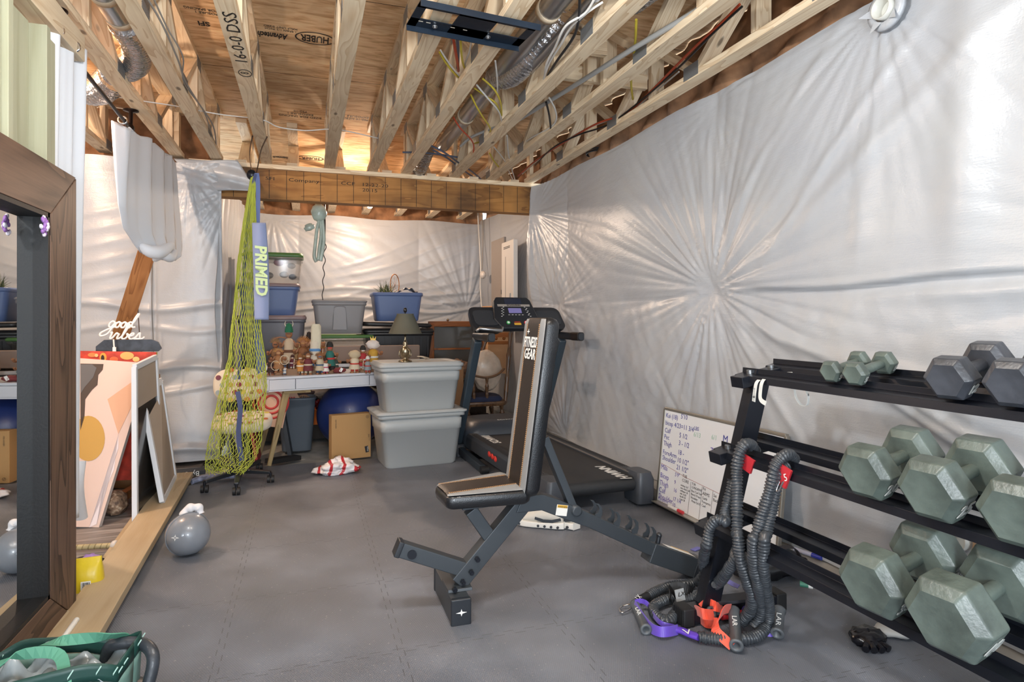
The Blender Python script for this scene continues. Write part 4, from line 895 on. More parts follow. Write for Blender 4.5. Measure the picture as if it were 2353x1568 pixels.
text('18', .014, z1(790, 335, X=1.738), (0, -1, 0), (0, 0, 1), INKK, c_, 'tape_number')
# openings in the sheeting with pipes
def vent(p, lab, cat='pipe', rm=None):
    p = Vector(p); t = thing('wall_pipe', lab, cat, tuple(p)); q = Vector((-1, 0, 0)).to_track_quat('Z', 'Y').to_matrix(); m = MB()
    m.lathe([(.03, -.05), (.043, -.05), (.043, .03), (.038, .03), (.036, -.02)], p, 24, q); build(m, 'pipe_stub', M('white_pvc', 'cfcfc8', .35), t)
    m = MB(); m.lathe([(.052, .0), (.085, -.01), (.082, .004), (.055, .014), (.052, 0)], p, 24, q); build(m, 'torn_sheet_ring', rm or M('tan_backing', 'a28468', .8), t)
    for k in range(5):
        a = k*1.3; m = MB(); m.prism([(-.02, 0), (.02, 0), (0, .05)], p+Vector((-.012, .05*math.cos(a), .05*math.sin(a))), (0, -math.sin(a), math.cos(a)), (-.4, math.cos(a), math.sin(a)), (-.001, 0, 0)); build(m, 'sheet_flap', PLASTIC, t)
vent((2.17, 1.58, .43), 'pipe stub poking through the torn sheeting behind the middle tier')
vent((2.20, 1.90, 2.44), 'pipe stub with taped sheeting flaps high on the right wall', rm=PLASTIC)
mb = MB(); mb.sph((1.80, 1.02, .16), .16, 28, 14); build(mb, 'medicine_ball', M('dark_ball_rubber', '4a4d55', .4), label='dark round ball behind the bottom tier at the right edge', cat='ball')
mb = MB(); mb.box(PX(2290, 1450, Z=.01)+Vector((0, 0, 0)), (.07, .09, .004), (0, 0, .2)); build(mb, 'paper_slip', WHITE, label='white paper slip under the bottom tier of the rack', cat='paper')
# ================================================================ left side
MIRG = NT('mirror_glass'); MIRG.b.inputs['Metallic'].default_value = 1; MIRG.b.inputs['Roughness'].default_value = .015; MIRG.b.inputs['Base Color'].default_value = (.86, .88, .88, 1); MIRG = MIRG.m
LIPB = M('black_frame_liner', '0e0e10', .55, bump=.15, bs=120)
def mirror():
    t = thing('floor_mirror', 'large floor mirror in a wide mitred dark brown wooden frame', 'mirror', (-.93, 2.2, 0))
    y0, y1, z0, z1, ws, wt = 1.45, 2.925, 0.0, 1.765, .262, .185
    xf, xm = -.882, -.932
    def rail(poly, name='frame_rail', ax=1):
        m = MB(); n = len(poly)
        a = [(xf, y, z) for y, z in poly]; b = [(xf-.07, y, z) for y, z in poly]
        def uv(p): return (p[1], p[2]) if ax == 1 else (p[2], p[1])
        vs = a+b; m.add(vs, [tuple(range(n)), tuple(range(2*n-1, n-1, -1))]+[(i, n+i, n+(i+1) % n, (i+1) % n) for i in range(n)])
        m.uv = [[uv(vs[k]) for k in f] for f in m.f]
        return build(m, name, DARKW, t, bevel=.0025)
    g = .0012
    rail([(y1, z0+g*3), (y1, z1-g*3), (y1-ws, z1-wt-g), (y1-ws, z0+wt+g)], ax=0)
    rail([(y0, z0+g*3), (y0+ws, z0+wt+g), (y0+ws, z1-wt-g), (y0, z1-g*3)], ax=0)
    rail([(y1-g*3, z1), (y0+g*3, z1), (y0+ws+g, z1-wt), (y1-ws-g, z1-wt)])
    rail([(y0+g*3, z0), (y1-g*3, z0), (y1-ws-g, z0+wt), (y0+ws+g, z0+wt)])
    a, b, c, d = y0+ws, y1-ws, z0+wt, z1-wt
    for (p, q, w_, h_) in (((xm+.022, b-.006, c), (xm+.022, b-.006, d), .05, .02), ((xm+.022, a+.006, c), (xm+.022, a+.006, d), .05, .02)):
        m = MB(); m.bar(p, q, .05, .02, (0, 1, 0)); build(m, 'inner_liner', LIPB, t)
    for z in (c+.006, d-.006): m = MB(); m.bar((xm+.022, a, z), (xm+.022, b, z), .05, .02); build(m, 'inner_liner', LIPB, t)
    m = MB(); m.box((xm-.006, (a+b)/2, (c+d)/2), (.012, b-a, d-c)); build(m, 'mirror_glass', MIRG, t)
    m = MB(); m.box((xm-.018, (y0+y1)/2, (z0+z1)/2), (.01, y1-y0-.05, z1-z0-.05)); build(m, 'backing_board', LIPB, t)
    return t
mirror()
fl = thing('flower', 'purple and white artificial flower tucked in the mirror corner', 'flower', (-.90, 2.60, 1.50))
for k in range(30):
    q = R.random(); a = R.uniform(0, 6.28); m = MB(); rr = .004+.018*q; m.sph((-.880+.012*(1-q), 2.590+rr*math.cos(a), 1.525+1.5*rr*math.sin(a)), (.006, .009, .009), 8, 5, rot=(a, 0, 0), f=lambda d: 1+.3*math.sin(9*d.y)*math.sin(9*d.z))
    w_ = q < .25 or q > .85; build(m, 'petal', M('petal_'+('w' if w_ else 'p'), 'd8d0dc' if w_ else '8f64a6', .7), fl)
# studs and boards of the partition end
def lum(name, p, q, w, h, lab, mat=PINEG, up=(1, 0, 0), grp='partition studs'): m = MB(); m.bar(p, q, w, h, up); return build(m, name, mat, label=lab, cat='stud', group=grp, bevel=.003)
lum('wall_stud', (-1.005, 2.20, 0), (-1.005, 2.20, 2.55), .70, .038, 'pale plank wall stud at the far left edge above the mirror')
lum('wall_stud', (-1.012, 2.572, 0), (-1.012, 2.572, 2.55), .040, .089, 'narrow stud edge between the two pale planks above the mirror')
lum('wall_stud', (-1.05, 2.75, 0), (-1.05, 2.75, 2.36), .285, .038, 'pale plank stud with nail heads, right of the narrow stud edge')
lum('wall_stud', (-1.02, 2.925, 0), (-1.02, 2.925, 2.36), .038, .089, 'stud edge beside the white curtain')
lum('wall_stud', (-1.03, 2.985, 0), (-1.03, 2.985, 2.33), .075, .089, 'double stud with dark knot marks, touching the white curtain')
lum('header_block', (-1.03, 2.2, 2.455), (-1.03, 3.38, 2.455), .09, .12, 'stamped lumber block end above the white curtain', PINE, (0, 0, 1), None)
for k, (u, v) in enumerate(((57, 43), (84, 50), (80, 89), (76, 119), (54, 119))):
    p = PX(u, v, X=-1.0145); m = MB(); m.cyl(p-Vector((.003, 0, 0)), p+Vector((.001, 0, 0)), .005, 8)
m = MB()
for (u, v) in ((57, 43), (84, 50), (80, 89), (76, 119), (2, 92)): p = PX(u, v, X=-1.030); m.cyl(p-Vector((.002, 0, 0)), p+Vector((.001, 0, 0)), .0055, 8)
# curtain rod
cr = thing('curtain_rod', 'dark bronze curtain rod hung from the truss by a round flange', 'curtain rod', (-1.06, 3.9, 2.43))
BRZ = M('dark_bronze', '2b1d18', .35, .7)
m = MB(); m.tube([(-1.03, 3.05, 2.425), (-1.085, 4.62, 2.425)], .011, 14); build(m, 'rod', BRZ, cr)
m = MB(); m.tube([(-1.085, 4.62, 2.425), (-1.095, 5.62, 2.425)], .011, 14); build(m, 'rod', BRZ, cr)
m = MB(); m.lathe([(.0, 0), (.045, 0), (.045, -.006), (.012, -.012), (.010, -.10), (.0, -.10)], (-1.085, 4.60, 2.549), 24); build(m, 'flange', BRZ, cr)
m = MB(); m.lathe([(.012, -.03), (.026, -.02), (.026, .02), (.012, .03)], (-1.083, 4.56, 2.425), 20, Euler((math.pi/2, 0, 0)).to_matrix()); build(m, 'rod_socket', BRZ, cr)
m = MB(); m.lathe([(.0, 0), (.045, 0), (.045, -.006), (.012, -.012), (.010, -.09), (.0, -.09)], (-1.02, 3.13, 2.52), 24); build(m, 'flange', BRZ, cr)
def mat_cloth(name, col, rough=.85):
    t = NT(name); tc = t.n('ShaderNodeTexCoord'); n = t.n('ShaderNodeTexNoise', _Scale=400.0, _Detail=1.0); t.l(tc.outputs['Object'], n.inputs['Vector'])
    t.b.inputs['Base Color'].default_value = hexc(col); t.b.inputs['Roughness'].default_value = rough; t.b.inputs['Sheen Weight'].default_value = .25; t.bump(n.outputs[0], .15, .001); return t.m
CURT = mat_cloth('white_curtain_fabric', 'd6d9de')
ct = thing('curtain', 'straight white grommet curtain beside the mirror', 'curtain', (-1.05, 3.25, .3))
def cf(a, b):
    y = 3.06+.42*a; ph = a*2*math.pi*2.6; amp = .045*(1-.2*b); x = -1.035-.012*a+amp*math.sin(ph+.6*b)+.01*math.sin(ph*2.3+2*b)
    zb = .36+.16*math.sin(a*5+.5)+.08*a; z = 2.47-(2.47-zb)*b+.012*math.cos(ph)*(1-b)
    return Vector((x-.02*b, y+.04*math.sin(b*3+a*4)*b, z))
m = MB(); m.grid(cf, 70, 60); build(m, 'curtain_panel', CURT, ct, solid=.004)
for a in (.13, .33, .52):
    p = cf(a, .022); m = MB(); m.lathe([(.018, -.004), (.028, -.004), (.028, .004), (.018, .004), (.018, -.004)], (p.x, p.y, 2.425), 22, Euler((math.pi/2-.15, 0, 0)).to_matrix()); build(m, 'grommet', CHROME, ct)
m = MB(); m.tube(smooth_pts([PX(185, 1190-0, X=-1.10), PX(178, 1120, X=-1.08), PX(186, 1060, X=-1.07)], 8), lambda q: .032-.01*q, 16, flat=.02); build(m, 'curtain_tail', CURT, ct)
# bunched curtain
ct2 = thing('curtain', 'white curtain gathered up and knotted over the top of the slanted brace board', 'curtain', (-1.05, 5.0, 1.7))
lv = [((276, 284, 4.42), (320, 300, 4.95), (388, 372, 5.6)), ((278, 340, 4.42), (322, 352, 4.93), (392, 410, 5.55)), ((281, 400, 4.44), (325, 410, 4.90), (396, 460, 5.5)), ((286, 470, 4.50), (330, 475, 4.9), (403, 520, 5.40)), ((295, 525, 4.62), (335, 528, 4.9), (407, 565, 5.25)), ((318, 558, 4.76), (345, 562, 4.94), (403, 590, 5.12)), ((335, 578, 4.86), (355, 582, 4.96), (385, 600, 5.05))]
def lerp3(b):
    x = b*(len(lv)-1); i = min(int(x), len(lv)-2); q = x-i; out = []
    for k in range(3):
        A, B = lv[i][k], lv[i+1][k]; out.append(PX(A[0]+(B[0]-A[0])*q, A[1]+(B[1]-A[1])*q, Y=A[2]+(B[2]-A[2])*q))
    return out
def cf2(a, b):
    L, Mi, Rr = lerp3(b); th = 2*math.pi*a; c = (L+Rr)/2; s = math.cos(th); thick = .10*(1-.35*b)+.02
    p = c+(Rr-L)*.5*s; n = Vector((-.55, -.83, 0)); fr = math.sin(th)
    pl = .034*math.sin(s*14+b*2)*(1-.2*b)+.016*math.sin(s*27+5*b)
    p = p+n*(fr*thick+pl)+Vector((0, 0, .012*math.sin(s*20)*(1-b)))
    return p
m = MB(); m.grid(cf2, 150, 46); m.grid(lambda a, b: cf2(a, 0)*(1-b)+((lerp3(0)[0]+lerp3(0)[2])/2)*b, 60, 1); build(m, 'curtain_panel', CURT, ct2, solid=.003)
def sw(pts, r0, r1, fl=None): m = MB(); m.tube(smooth_pts(pts, 8), lambda q: .004+(r0-.004)*math.sin(math.pi*min(1, max(0, q)))**.6, 18, flat=fl); return m
build(sw([PX(322, 562, Y=4.78), PX(345, 578, Y=4.80), PX(372, 578, Y=4.86), PX(398, 560, Y=4.98)], .045, .02), 'gathered_fold', CURT, ct2)
build(sw([PX(352, 600, Y=4.92), PX(372, 586, Y=4.90), PX(392, 592, Y=4.96), PX(403, 575, Y=5.05)], .035, .012), 'gathered_fold', CURT, ct2)
p = PX(290, 284, Y=4.50); m = MB(); m.lathe([(.018, -.004), (.028, -.004), (.028, .004), (.018, .004), (.018, -.004)], (-1.083, 4.40, 2.425), 22, Euler((math.pi/2-.15, 0, 0)).to_matrix()); build(m, 'grommet', CHROME, ct2)
# brace board + cord
m = MB(); m.bar(PX(340, 572, Y=5.10), PX(262, 820, Y=5.42), .115, .04, (.25, -1, .1)); build(m, 'brace_board', PLYW, label='slanted brown brace board leaning on the side room wall', cat='board', bevel=.002)
m = MB(); m.tube(smooth_pts([PX(350, 600, Y=5.35), PX(349, 700, Y=5.4), PX(353, 820, Y=5.4), PX(345, 832, Y=5.3), PX(340, 845, Y=5.2), (-1.06, 5.05, .05)], 6), .0035, 6); build(m, 'power_cable', M('grey_cord', '7a7672', .6), label='thin grey cord hanging down the side room wall', cat='cord')
m = MB(); m.tube(smooth_pts([PX(316, 690, Y=5.5), PX(320, 760, Y=5.5), PX(325, 812, Y=5.45)], 6), .0035, 6); build(m, 'power_cable', M('brown_cord', '4b3b36', .6), label='dark cord behind the slanted brace board', cat='cord')
# sign: good vibes tubes
NEON = M('faint_glow_white', 'efe6df', .35, emit=.05)  # sign is off; a faint glow is added to this white
sg = thing('neon_sign', 'unlit white script tube sign reading good vibes on the slanted board', 'sign', (-1.25, 5.0, 1.05))
def strokes(sts, u0, v0, s, sk=.35):
    for st in sts:
        pts = [PX(u0+(x+y*sk)*s, v0-y*s+x*s*.04, Y=5.02) for x, y in st]
        m = MB(); m.tube(smooth_pts(pts, 6), .0065, 8); build(m, 'script_tube', NEON, sg)
G = [[(.9, .9), (.5, 1.05), (.1, .6), (.2, .1), (.6, .05), (.95, .6), (1.0, .95), (.85, .1), (.3, -1.2), (-.7, -1.6), (-.9, -1.1), (.1, -.4), (1.2, .1)]]
def O(x): return [[(x+.5, 1.0), (x+.05, .6), (x+.2, .05), (x+.65, .1), (x+.8, .7), (x+.5, 1.0), (x+.9, .8), (x+1.2, .75)]]
Dd = [[(4.1, .9), (3.6, 1.0), (3.2, .5), (3.4, .05), (3.8, .1), (4.2, .9), (4.7, 2.3), (4.45, 2.4), (4.1, 1.2), (4.2, .2), (4.8, .2)]]
strokes(G+O(1.15)+O(2.15)+Dd, 248, 752, 13)
V1 = [[(0, .9), (.25, 1.0), (.2, .1), (.5, 0), (1.0, .9), (1.3, .8)], [(1.5, .9), (1.35, .1), (1.7, .05), (2.2, .7), (2.7, 2.3), (2.45, 2.4), (2.15, .8), (2.2, .1), (2.7, .05), (3.0, .5), (2.8, .9), (3.3, .6)],
      [(3.3, .5), (3.9, .7), (3.9, 1.0), (3.5, .9), (3.35, .3), (3.8, .0), (4.4, .3)], [(4.4, .3), (4.9, 1.1), (5.1, .6), (5.2, .1), (4.7, 0), (4.3, .1), (5.6, .15), (5.9, .5)]]
strokes(V1, 250, 778, 13.5)
pq = thing('dark_plaque', 'dark eight-sided painted plaque with white plug cable, under the tube sign', 'plaque', (-1.25, 4.95, .97))
m = MB(); m.prism([(0, 0), (.38, 0), (.40, .02), (.38, .065), (.34, .085), (.05, .085), (0, .04)], PX(220, 810, Y=4.97), (1, 0, 0), (0, 0, 1), (0, .03, 0)); build(m, 'plaque_body', M('dark_blue_paint', '2c2f38', .35, var=.5, vs=20), pq)
m = MB(); m.tube(smooth_pts([PX(261, 780, Y=4.93), PX(262, 795, Y=4.93), PX(263, 800, Y=4.93)], 4), .005, 8); m.box(PX(263, 803, Y=4.93), (.02, .012, .03)); build(m, 'white_plug', NEON, pq)
# paintings
def canvas(name, lab, BR, TR, bdir, Wd, th, face, side):
    BR, TR = Vector(BR), Vector(TR); e = TR-BR; H = e.length; e.normalize(); b = Vector(bdir); b = (b-e*b.dot(e)).normalized(); n = b.cross(e)
    if n.y > 0: n = -n
    t = thing(name, lab, 'painting', tuple(BR+b*Wd/2)); mt = Matrix((b, e, n)).transposed() if b.cross(e).dot(n) > 0 else Matrix((-b, e, n)).transposed()
    m = MB(); m.box(BR+b*Wd/2+e*H/2-n*th/2, (Wd, H, th), mt); build(m, 'canvas_block', side, t)
    m = MB(); m.box(BR+b*Wd/2+e*H/2+n*.0012, (Wd, H, .002), mt); pf = build(m, 'painted_face', face, t)
    return t, pf, BR, b, e, n
def onplane(u, v, o, n):
    a = (u-CXP)/FPX; bb = (HY-v)/FPX; d = Vector((SY+a*CY, CY-a*SY, bb)); c = Vector((0, 0, CH)); k = (o-c).dot(n)/d.dot(n); return c+d*k
def blob(px, pl, o, n, mat, name, par, lift):
    pts = [onplane(u, v, o, n)+n*lift for u, v in px]; m = MB(); k = len(pts); q = [p-n*.0008 for p in pts]
    m.add(pts+q, [tuple(range(k)), tuple(range(2*k-1, k-1, -1))]+[(i, (i+1) % k, k+(i+1) % k, k+i) for i in range(k)]); return build(m, name, mat, par)
t, pf, o, b, e, n = canvas('abstract_painting', 'large pink abstract canvas with a mustard circle, leaning behind the white frames', (-1.135, 4.13, .0), (-.985, 4.62, .905), (-1, .08, 0), .8, .035, M('pink_canvas_paint', 'cfb8ae', .8), M('canvas_side', 'd9d0cc', .8))
blob([(330, 838), (325, 870), (262, 918), (248, 905), (262, 890), (325, 850)], 0, o+n*.002, n, M('peach_paint', 'e3b79c', .7), 'painted_shape', pf, .002) if False else None
blob([(326, 862), (314, 910), (272, 998), (247, 918)], 0, o+n*.003, n, M('peach_paint', 'cba084', .8), 'painted_shape', pf, .001)
blob([(185, 836), (238, 837), (236, 850), (226, 862), (224, 885), (212, 896), (205, 905), (196, 918), (194, 960), (185, 990)], 0, o+n*.003, n, M('dark_brown_paint', '41352f', .7), 'painted_shape', pf, .001)
blob([(185, 838), (212, 838), (222, 846), (214, 868), (195, 890), (185, 905)], 0, o+n*.004, n, M('slate_paint', '58585b', .7), 'painted_shape', pf, .001)
blob([(203+38*math.cos(a), 1008+52*math.sin(a)) for a in [k*math.pi/14 for k in range(28)]], 0, o+n*.003, n, M('mustard_paint', 'b8914a', .8), 'painted_shape', pf, .001)
blob([(272, 1000), (272, 1030), (235, 1130), (222, 1205), (205, 1213), (262, 1080)], 0, o+n*.003, n, M('pale_lilac_paint', 'd9cfd2', .7), 'painted_shape', pf, .001)
t, pf, o, b, e, n = canvas('red_painting', 'red and orange canvas, only its top strip showing above the pink canvas', (-1.03, 4.82, .10), (-1.0, 4.90, .965), (-1, .0, 0), .75, .035, M('red_paint', 'c5402c', .6, var=.3, vs=14), M('yellow_edge_paint', 'b9a83f', .7))
for k, (u, v, ru, rv, c) in enumerate(((237, 822, 8, 11, 'e7a243'), (236, 824, 4, 8, '2d2218'), (292, 818, 16, 9, 'e6b064'), (262, 826, 10, 6, 'df6a3c'), (212, 816, 10, 5, 'e58a4a'), (313, 826, 8, 6, 'eec27a'), (222, 817, 4, 4, 'f0c080'))):
    blob([(u+ru*math.cos(a), v+rv*math.sin(a)) for a in [q*math.pi/8 for q in range(16)]], 0, o+n*.003, n, M('pt_'+c, c, .6), 'painted_shape', pf, .001+.0006*k)
# white frames
WF = M('white_frame_paint', 'd5d9df', .45); TAUPE = M('taupe_panel', 'a49689', .8); DKG = M('dark_glass', '33302e', .15)
def frame4(name, lab, TL, TR_, BR, BL, w, mid=None, lower=None):
    TL, TR_, BR, BL = map(Vector, (TL, TR_, BR, BL)); t = thing(name, lab, 'picture frame', tuple((BL+BR)/2)); n = (BR-BL).cross(TL-BL).normalized()
    for a, b in ((BL, TL), (BR, TR_)): m = MB(); m.bar(a, b, .028, w, ((BR-BL).normalized())); build(m, 'frame_rail', WF, t, bevel=.003)
    for a, b in ((TL, TR_), (BL, BR)): m = MB(); m.bar(a, b, .026, w, ((TL-BL).normalized())); build(m, 'frame_rail', WF, t, bevel=.003)
    def quad(v0, v1, mat, nm):
        p = [BL.lerp(TL, v0), BR.lerp(TR_, v0), BR.lerp(TR_, v1), BL.lerp(TL, v1)]; m = MB(); m.add([x+n*.004 for x in p]+[x-n*.004 for x in p], [(0, 1, 2, 3), (7, 6, 5, 4), (0, 4, 5, 1), (1, 5, 6, 2), (2, 6, 7, 3), (3, 7, 4, 0)]); build(m, nm, mat, t)
    if mid: quad(mid, 1, TAUPE, 'back_panel'); quad(0, mid, DKG, 'glass_pane')
    else: quad(0, 1, TAUPE, 'back_panel')
frame4('picture_frame', 'tall white frame standing on the sill with taupe upper panel', (-.99, 4.28, .905), (-.965, 4.70, .94), (-.935, 4.74, .03), (-.945, 4.10, .01), .035, .72)
frame4('picture_frame', 'shorter white frame with taupe panel leaning on the taller one', (-1.0, 4.50, .73), (-.965, 4.86, .765), (-.895, 4.95, .072), (-.845, 4.30, .070), .045)
m = MB(); m.bar((-.985, 4.33, .0), (-.98, 4.55, .70), .045, .01, (1, .2, 0)); build(m, 'olive_trim_strip', M('olive_strip', '7d775a', .6), label='olive trim strip standing inside the tall white frame', cat='trim')
m = MB(); m.box((-1.24, 5.08, .30), (.40, .05, .60), (-.10, .12, .1)); build(m, 'cardboard_sheet', M('brown_cardboard', '8f6a49', .85), label='brown cardboard box leaning behind the pink canvas', cat='box')
m = MB(); m.bar((-1.06, 5.15, .0), (-1.08, 5.28, .78), .05, .03, (0, 1, 0)); build(m, 'wood_offcut', PLYW, label='reddish upright wood offcut beside the cardboard', cat='board')
m = MB(); m.bar(PX(232, 1168, Z=.05), PX(318, 1120, Z=.07), .05, .05); build(m, 'wood_offcut', PLYW, label='short board lying on the side room floor behind the rock', cat='board')
def rockf(d): return 1+.12*math.sin(3*d.x+1)+.10*math.sin(5*d.y)+.07*math.sin(9*d.z+4*d.x)
t = NT('speckled_rock'); tc = t.n('ShaderNodeTexCoord'); nn_ = t.n('ShaderNodeTexNoise', _Scale=35.0, _Detail=6.0); t.l(tc.outputs['Object'], nn_.inputs['Vector']); t.l(t.ramp(nn_.outputs[0], [(.35, '5b473b'), (.55, '9c8069'), (.7, 'd8c6ae')]), t.b.inputs['Base Color']); t.b.inputs['Roughness'].default_value = .6; t.bump(nn_.outputs[0], .8, .01)
m = MB(); m.sph((-1.12, 4.38, .062), (.075, .07, .07), 12, 7, f=rockf); build(m, 'rock', t.m, label='speckled brown rock on the side room floor', cat='rock')
m = MB(); m.tube(smooth_pts([PX(228, 1172, Z=.02)+Vector((0, .1, 0)), PX(262, 1172, Z=.02)+Vector((0, .1, 0))], 3), .012, 8); build(m, 'white_clip', NEON, label='small pale clip on the floor behind the rock', cat='clip')
# bat
bt = thing('baseball_bat', 'bat with tan wrapped grip and red knob lying on the plank floor', 'bat', (-1.1, 3.72, .03))
a, b = PX(262, 1254, Z=.03), PX(165, 1256, Z=.035)+Vector((-.25, .02, 0)); d = (b-a).normalized()
m = MB(); m.tube([a, b], .0135, 14); build(m, 'wrapped_grip', M('tan_grip_tape', 'b6a57c', .7, bump=.4, bs=40), bt)
for k in range(14): m = MB(); p = a+d*(.03+.028*k); m.lathe([(.0137, -.003), (.0147, 0), (.0137, .003)], p, 14, (d+Vector((0, .0, .35))).to_track_quat('Z', 'Y').to_matrix()); build(m, 'grip_ridge', M('grip_ridge', '8f7f58', .7), bt)
m = MB(); m.lathe([(.013, -.015), (.023, -.008), (.026, .002), (.026, .010), (.020, .016), (0, .018)], a, 22, (-d).to_track_quat('Z', 'Y').to_matrix()); kn = build(m, 'knob', M('bat_knob_white', 'c9c3bd', .4), bt)
m = MB(); m.cyl(a-d*.0175, a-d*.0195, .018, 20); build(m, 'red_knob_cap', M('dark_red_cap', '7c2b33', .5), kn)
# sill board
m = MB(); m.bar((-.785, 2.30, .048), (-.885, 5.10, .048), .17, .038); sb_ = build(m, 'sill_board', BOARD, label='flat unpainted sill board running along the left edge of the mat', cat='board', bevel=.003)
m = MB(); m.bar((-.845, 2.25, .02), (-.945, 4.45, .02), .10, .02); build(m, 'sill_board', BOARD, label='thin lower board sticking out under the flat sill board', cat='board')
m = MB(); m.tube([PX(176, 1425, Z=.07), PX(128, 1492, Z=.07)], .010, 10); build(m, 'white_dowel', M('white_plastic_rod', 'e4e4de', .4), label='white rod lying along the mirror foot', cat='rod')
m = MB(); m.box((-.84, 5.18, .05), (.22, .12, .03), (.0, 0, .12)); gb = build(m, 'black_board', M('black_sign_board', '26262a', .5), label='small black board with white words at the far end of the sill', cat='sign board')
text('By Grace', .05, (-.76, 5.118, .050), (-1, 0, 0), (0, -.05, -1), WHITE, gb, 'board_lettering', sx=1)
# sandal, yellow packet, cloth
sd = thing('sandal', 'black strappy sandal lying between the mirror and the sill board', 'sandal', (-.95, 3.38, 0))
m = MB(); m.rrect([(.10, .24, .045, 0), (.10, .24, .045, .018)], (-.965, 3.36, .0), Euler((0, 0, -.5)).to_matrix()); build(m, 'sandal_sole', RUBBER, sd)
for q in (-.05, .03): m = MB(); m.strap(smooth_pts([(-1.01+q*.3, 3.33+q, .018), (-.98+q*.3, 3.35+q, .055), (-.94+q*.3, 3.38+q, .058), (-.91+q*.3, 3.40+q, .018)], 5), .022, .004, (.4, .9, 0)); build(m, 'sandal_strap', RUBBER, sd)
m = MB(); m.sph((-1.04, 3.50, .012), (.10, .09, .022), 20, 8, f=lambda d: 1+.15*math.sin(7*d.x+2)); build(m, 'dark_cloth', M('dark_cloth', '2c292c', .9), label='dark crumpled cloth behind the black sandal', cat='cloth')
yp = thing('wipes_packet', 'yellow wipes packet with barcode, standing at the mirror foot', 'packet', (-.93, 3.1, 0))
m = MB(); m.rrect([(.16, .075, .03, 0), (.17, .09, .035, .05), (.16, .08, .03, .11), (.15, .03, .012, .145), (.15, .008, .004, .165)], (-.925, 3.13, 0), Euler((0, 0, .1)).to_matrix()); pk = build(m, 'packet_body', M('yellow_film', 'd8bf2a', .3, bump=.6, bs=18), yp)
m = MB(); m.box((-.895, 3.081, .055), (.036, .003, .05), (0, 0, .1)); bl = build(m, 'barcode_label', WHITE, pk)
for k in range(8): m = MB(); m.box((-.909+.004*k, 3.0785, .055), (.0012+.0008*(k % 3), .001, .042)); build(m, 'barcode_bar', INKK, bl)
m = MB(); m.sph((-.90, 3.16, .15), (.035, .02, .02), 14, 6, f=lambda d: 1+.2*math.sin(8*d.x)); build(m, 'purple_tab', M('lilac_film', 'a884c2', .5), yp)
m = MB(); m.rrect([(.12, .10, .03, 0), (.12, .10, .03, .03), (.08, .06, .02, .04)], (-.86, 3.19, 0)); build(m, 'clear_pouch', M('clear_lilac_film', '9c98b8', .25, alpha=.75), label='clear lilac pouch between the yellow packet and the board', cat='pouch')
# grey kettlebell with star and wrapped handle
BALLG = M('grey_vinyl_coat', '7d828a', .28, bump=.25, bs=22, coat=.3)
kb = thing('kettlebell', 'round grey vinyl kettlebell with white star and white wrapped handle', 'kettlebell', (-.575, 3.52, 0))
m = MB(); m.sph((-.575, 3.52, .104), (.105, .105, .105), 40, 22, f=lambda d: 1-.02*max(0, -d.z-.85)*10); bb = build(m, 'ball', BALLG, kb)
m = MB(); m.tube([(-.575+.1062*math.cos(a)*math.cos(.5)-.0, 3.52+.1062*math.cos(a)*math.sin(.5), .104+.1062*math.sin(a)) for a in [k*math.pi/24 for k in range(49)]], .0022, 6); build(m, 'mould_seam', BALLG, bb)
ns = (Vector((0, 0, CH))-Vector((-.575, 3.52, .104))).normalized(); ls = (ns+Vector((-.62, -.1, -.12))).normalized(); rr = ls.cross(Vector((0, 0, 1))).normalized(); uu = rr.cross(ls)
st = [((.022 if k % 4 == 0 else (.012 if k % 2 == 0 else .005))*math.cos(k*math.pi/4), (.022 if k % 4 == 0 else (.012 if k % 2 == 0 else .005))*math.sin(k*math.pi/4)) for k in range(8)]
def ringst(s1, s2): return None
m = MB(); base = Vector((-.575, 3.52, .104))+ls*.1045
big = [base+rr*x*1.0+uu*y*1.3 for x, y in st]; sm_ = [base+rr*x*.55+uu*y*.75 for x, y in st]
m.add([p+ls*.0012 for p in big+sm_], [(i, (i+1) % 8, 8+(i+1) % 8, 8+i) for i in range(8)]); build(m, 'star_emblem', WHITE, bb, solid=.0006)
m = MB(); m.tube(smooth_pts([(-.60, 3.55, .188), (-.59, 3.555, .215), (-.56, 3.56, .225), (-.535, 3.565, .218), (-.525, 3.56, .19)], 6), lambda q: .021+.004*math.sin(q*19), 16); build(m, 'wrapped_handle', M('white_wrap', 'dedde0', .7, bump=.8, bs=30), kb)
# bottom-left: tote bag and black kettlebell
k2 = thing('kettlebell', 'dark iron kettlebell with large arched handle beside the green shopping bag', 'kettlebell', (-.42, 1.86, 0))
c = PX(300, 1540, Z=.20); kb_m = iron('black_cast_iron', '3c4148')
m = MB(); c0 = PX(262, 1482, Z=.285); c1 = PX(325, 1480, Z=.285); c2 = PX(352, 1510, Z=.265); c3 = PX(340, 1575, Z=.20); c4 = PX(318, 1620, Z=.16)
m.tube(smooth_pts([PX(240, 1560, Z=.18), PX(245, 1505, Z=.25), c0, c1, c2, c3, c4], 8), .0165, 18); build(m, 'handle', kb_m, k2)
m = MB(); m.sph(PX(285, 1650, Z=.10), (.10, .10, .10), 32, 16); build(m, 'ball', kb_m, k2)
gbag = thing('shopping_bag', 'green reusable shopping bag stuffed with grey plastic, cut by the bottom edge', 'shopping bag', (-.55, 1.75, 0))
GB = M('green_bag_weave', '5f7d74', .5, bump=.4, bs=30, var=.25, vs=9); GD = M('dark_green_trim', '123a33', .45, bump=.3, bs=30); GH = M('green_webbing', '4f8a72', .7)
cx_, cy_ = PX(118, 1535, Z=.28).x, PX(118, 1535, Z=.28).y
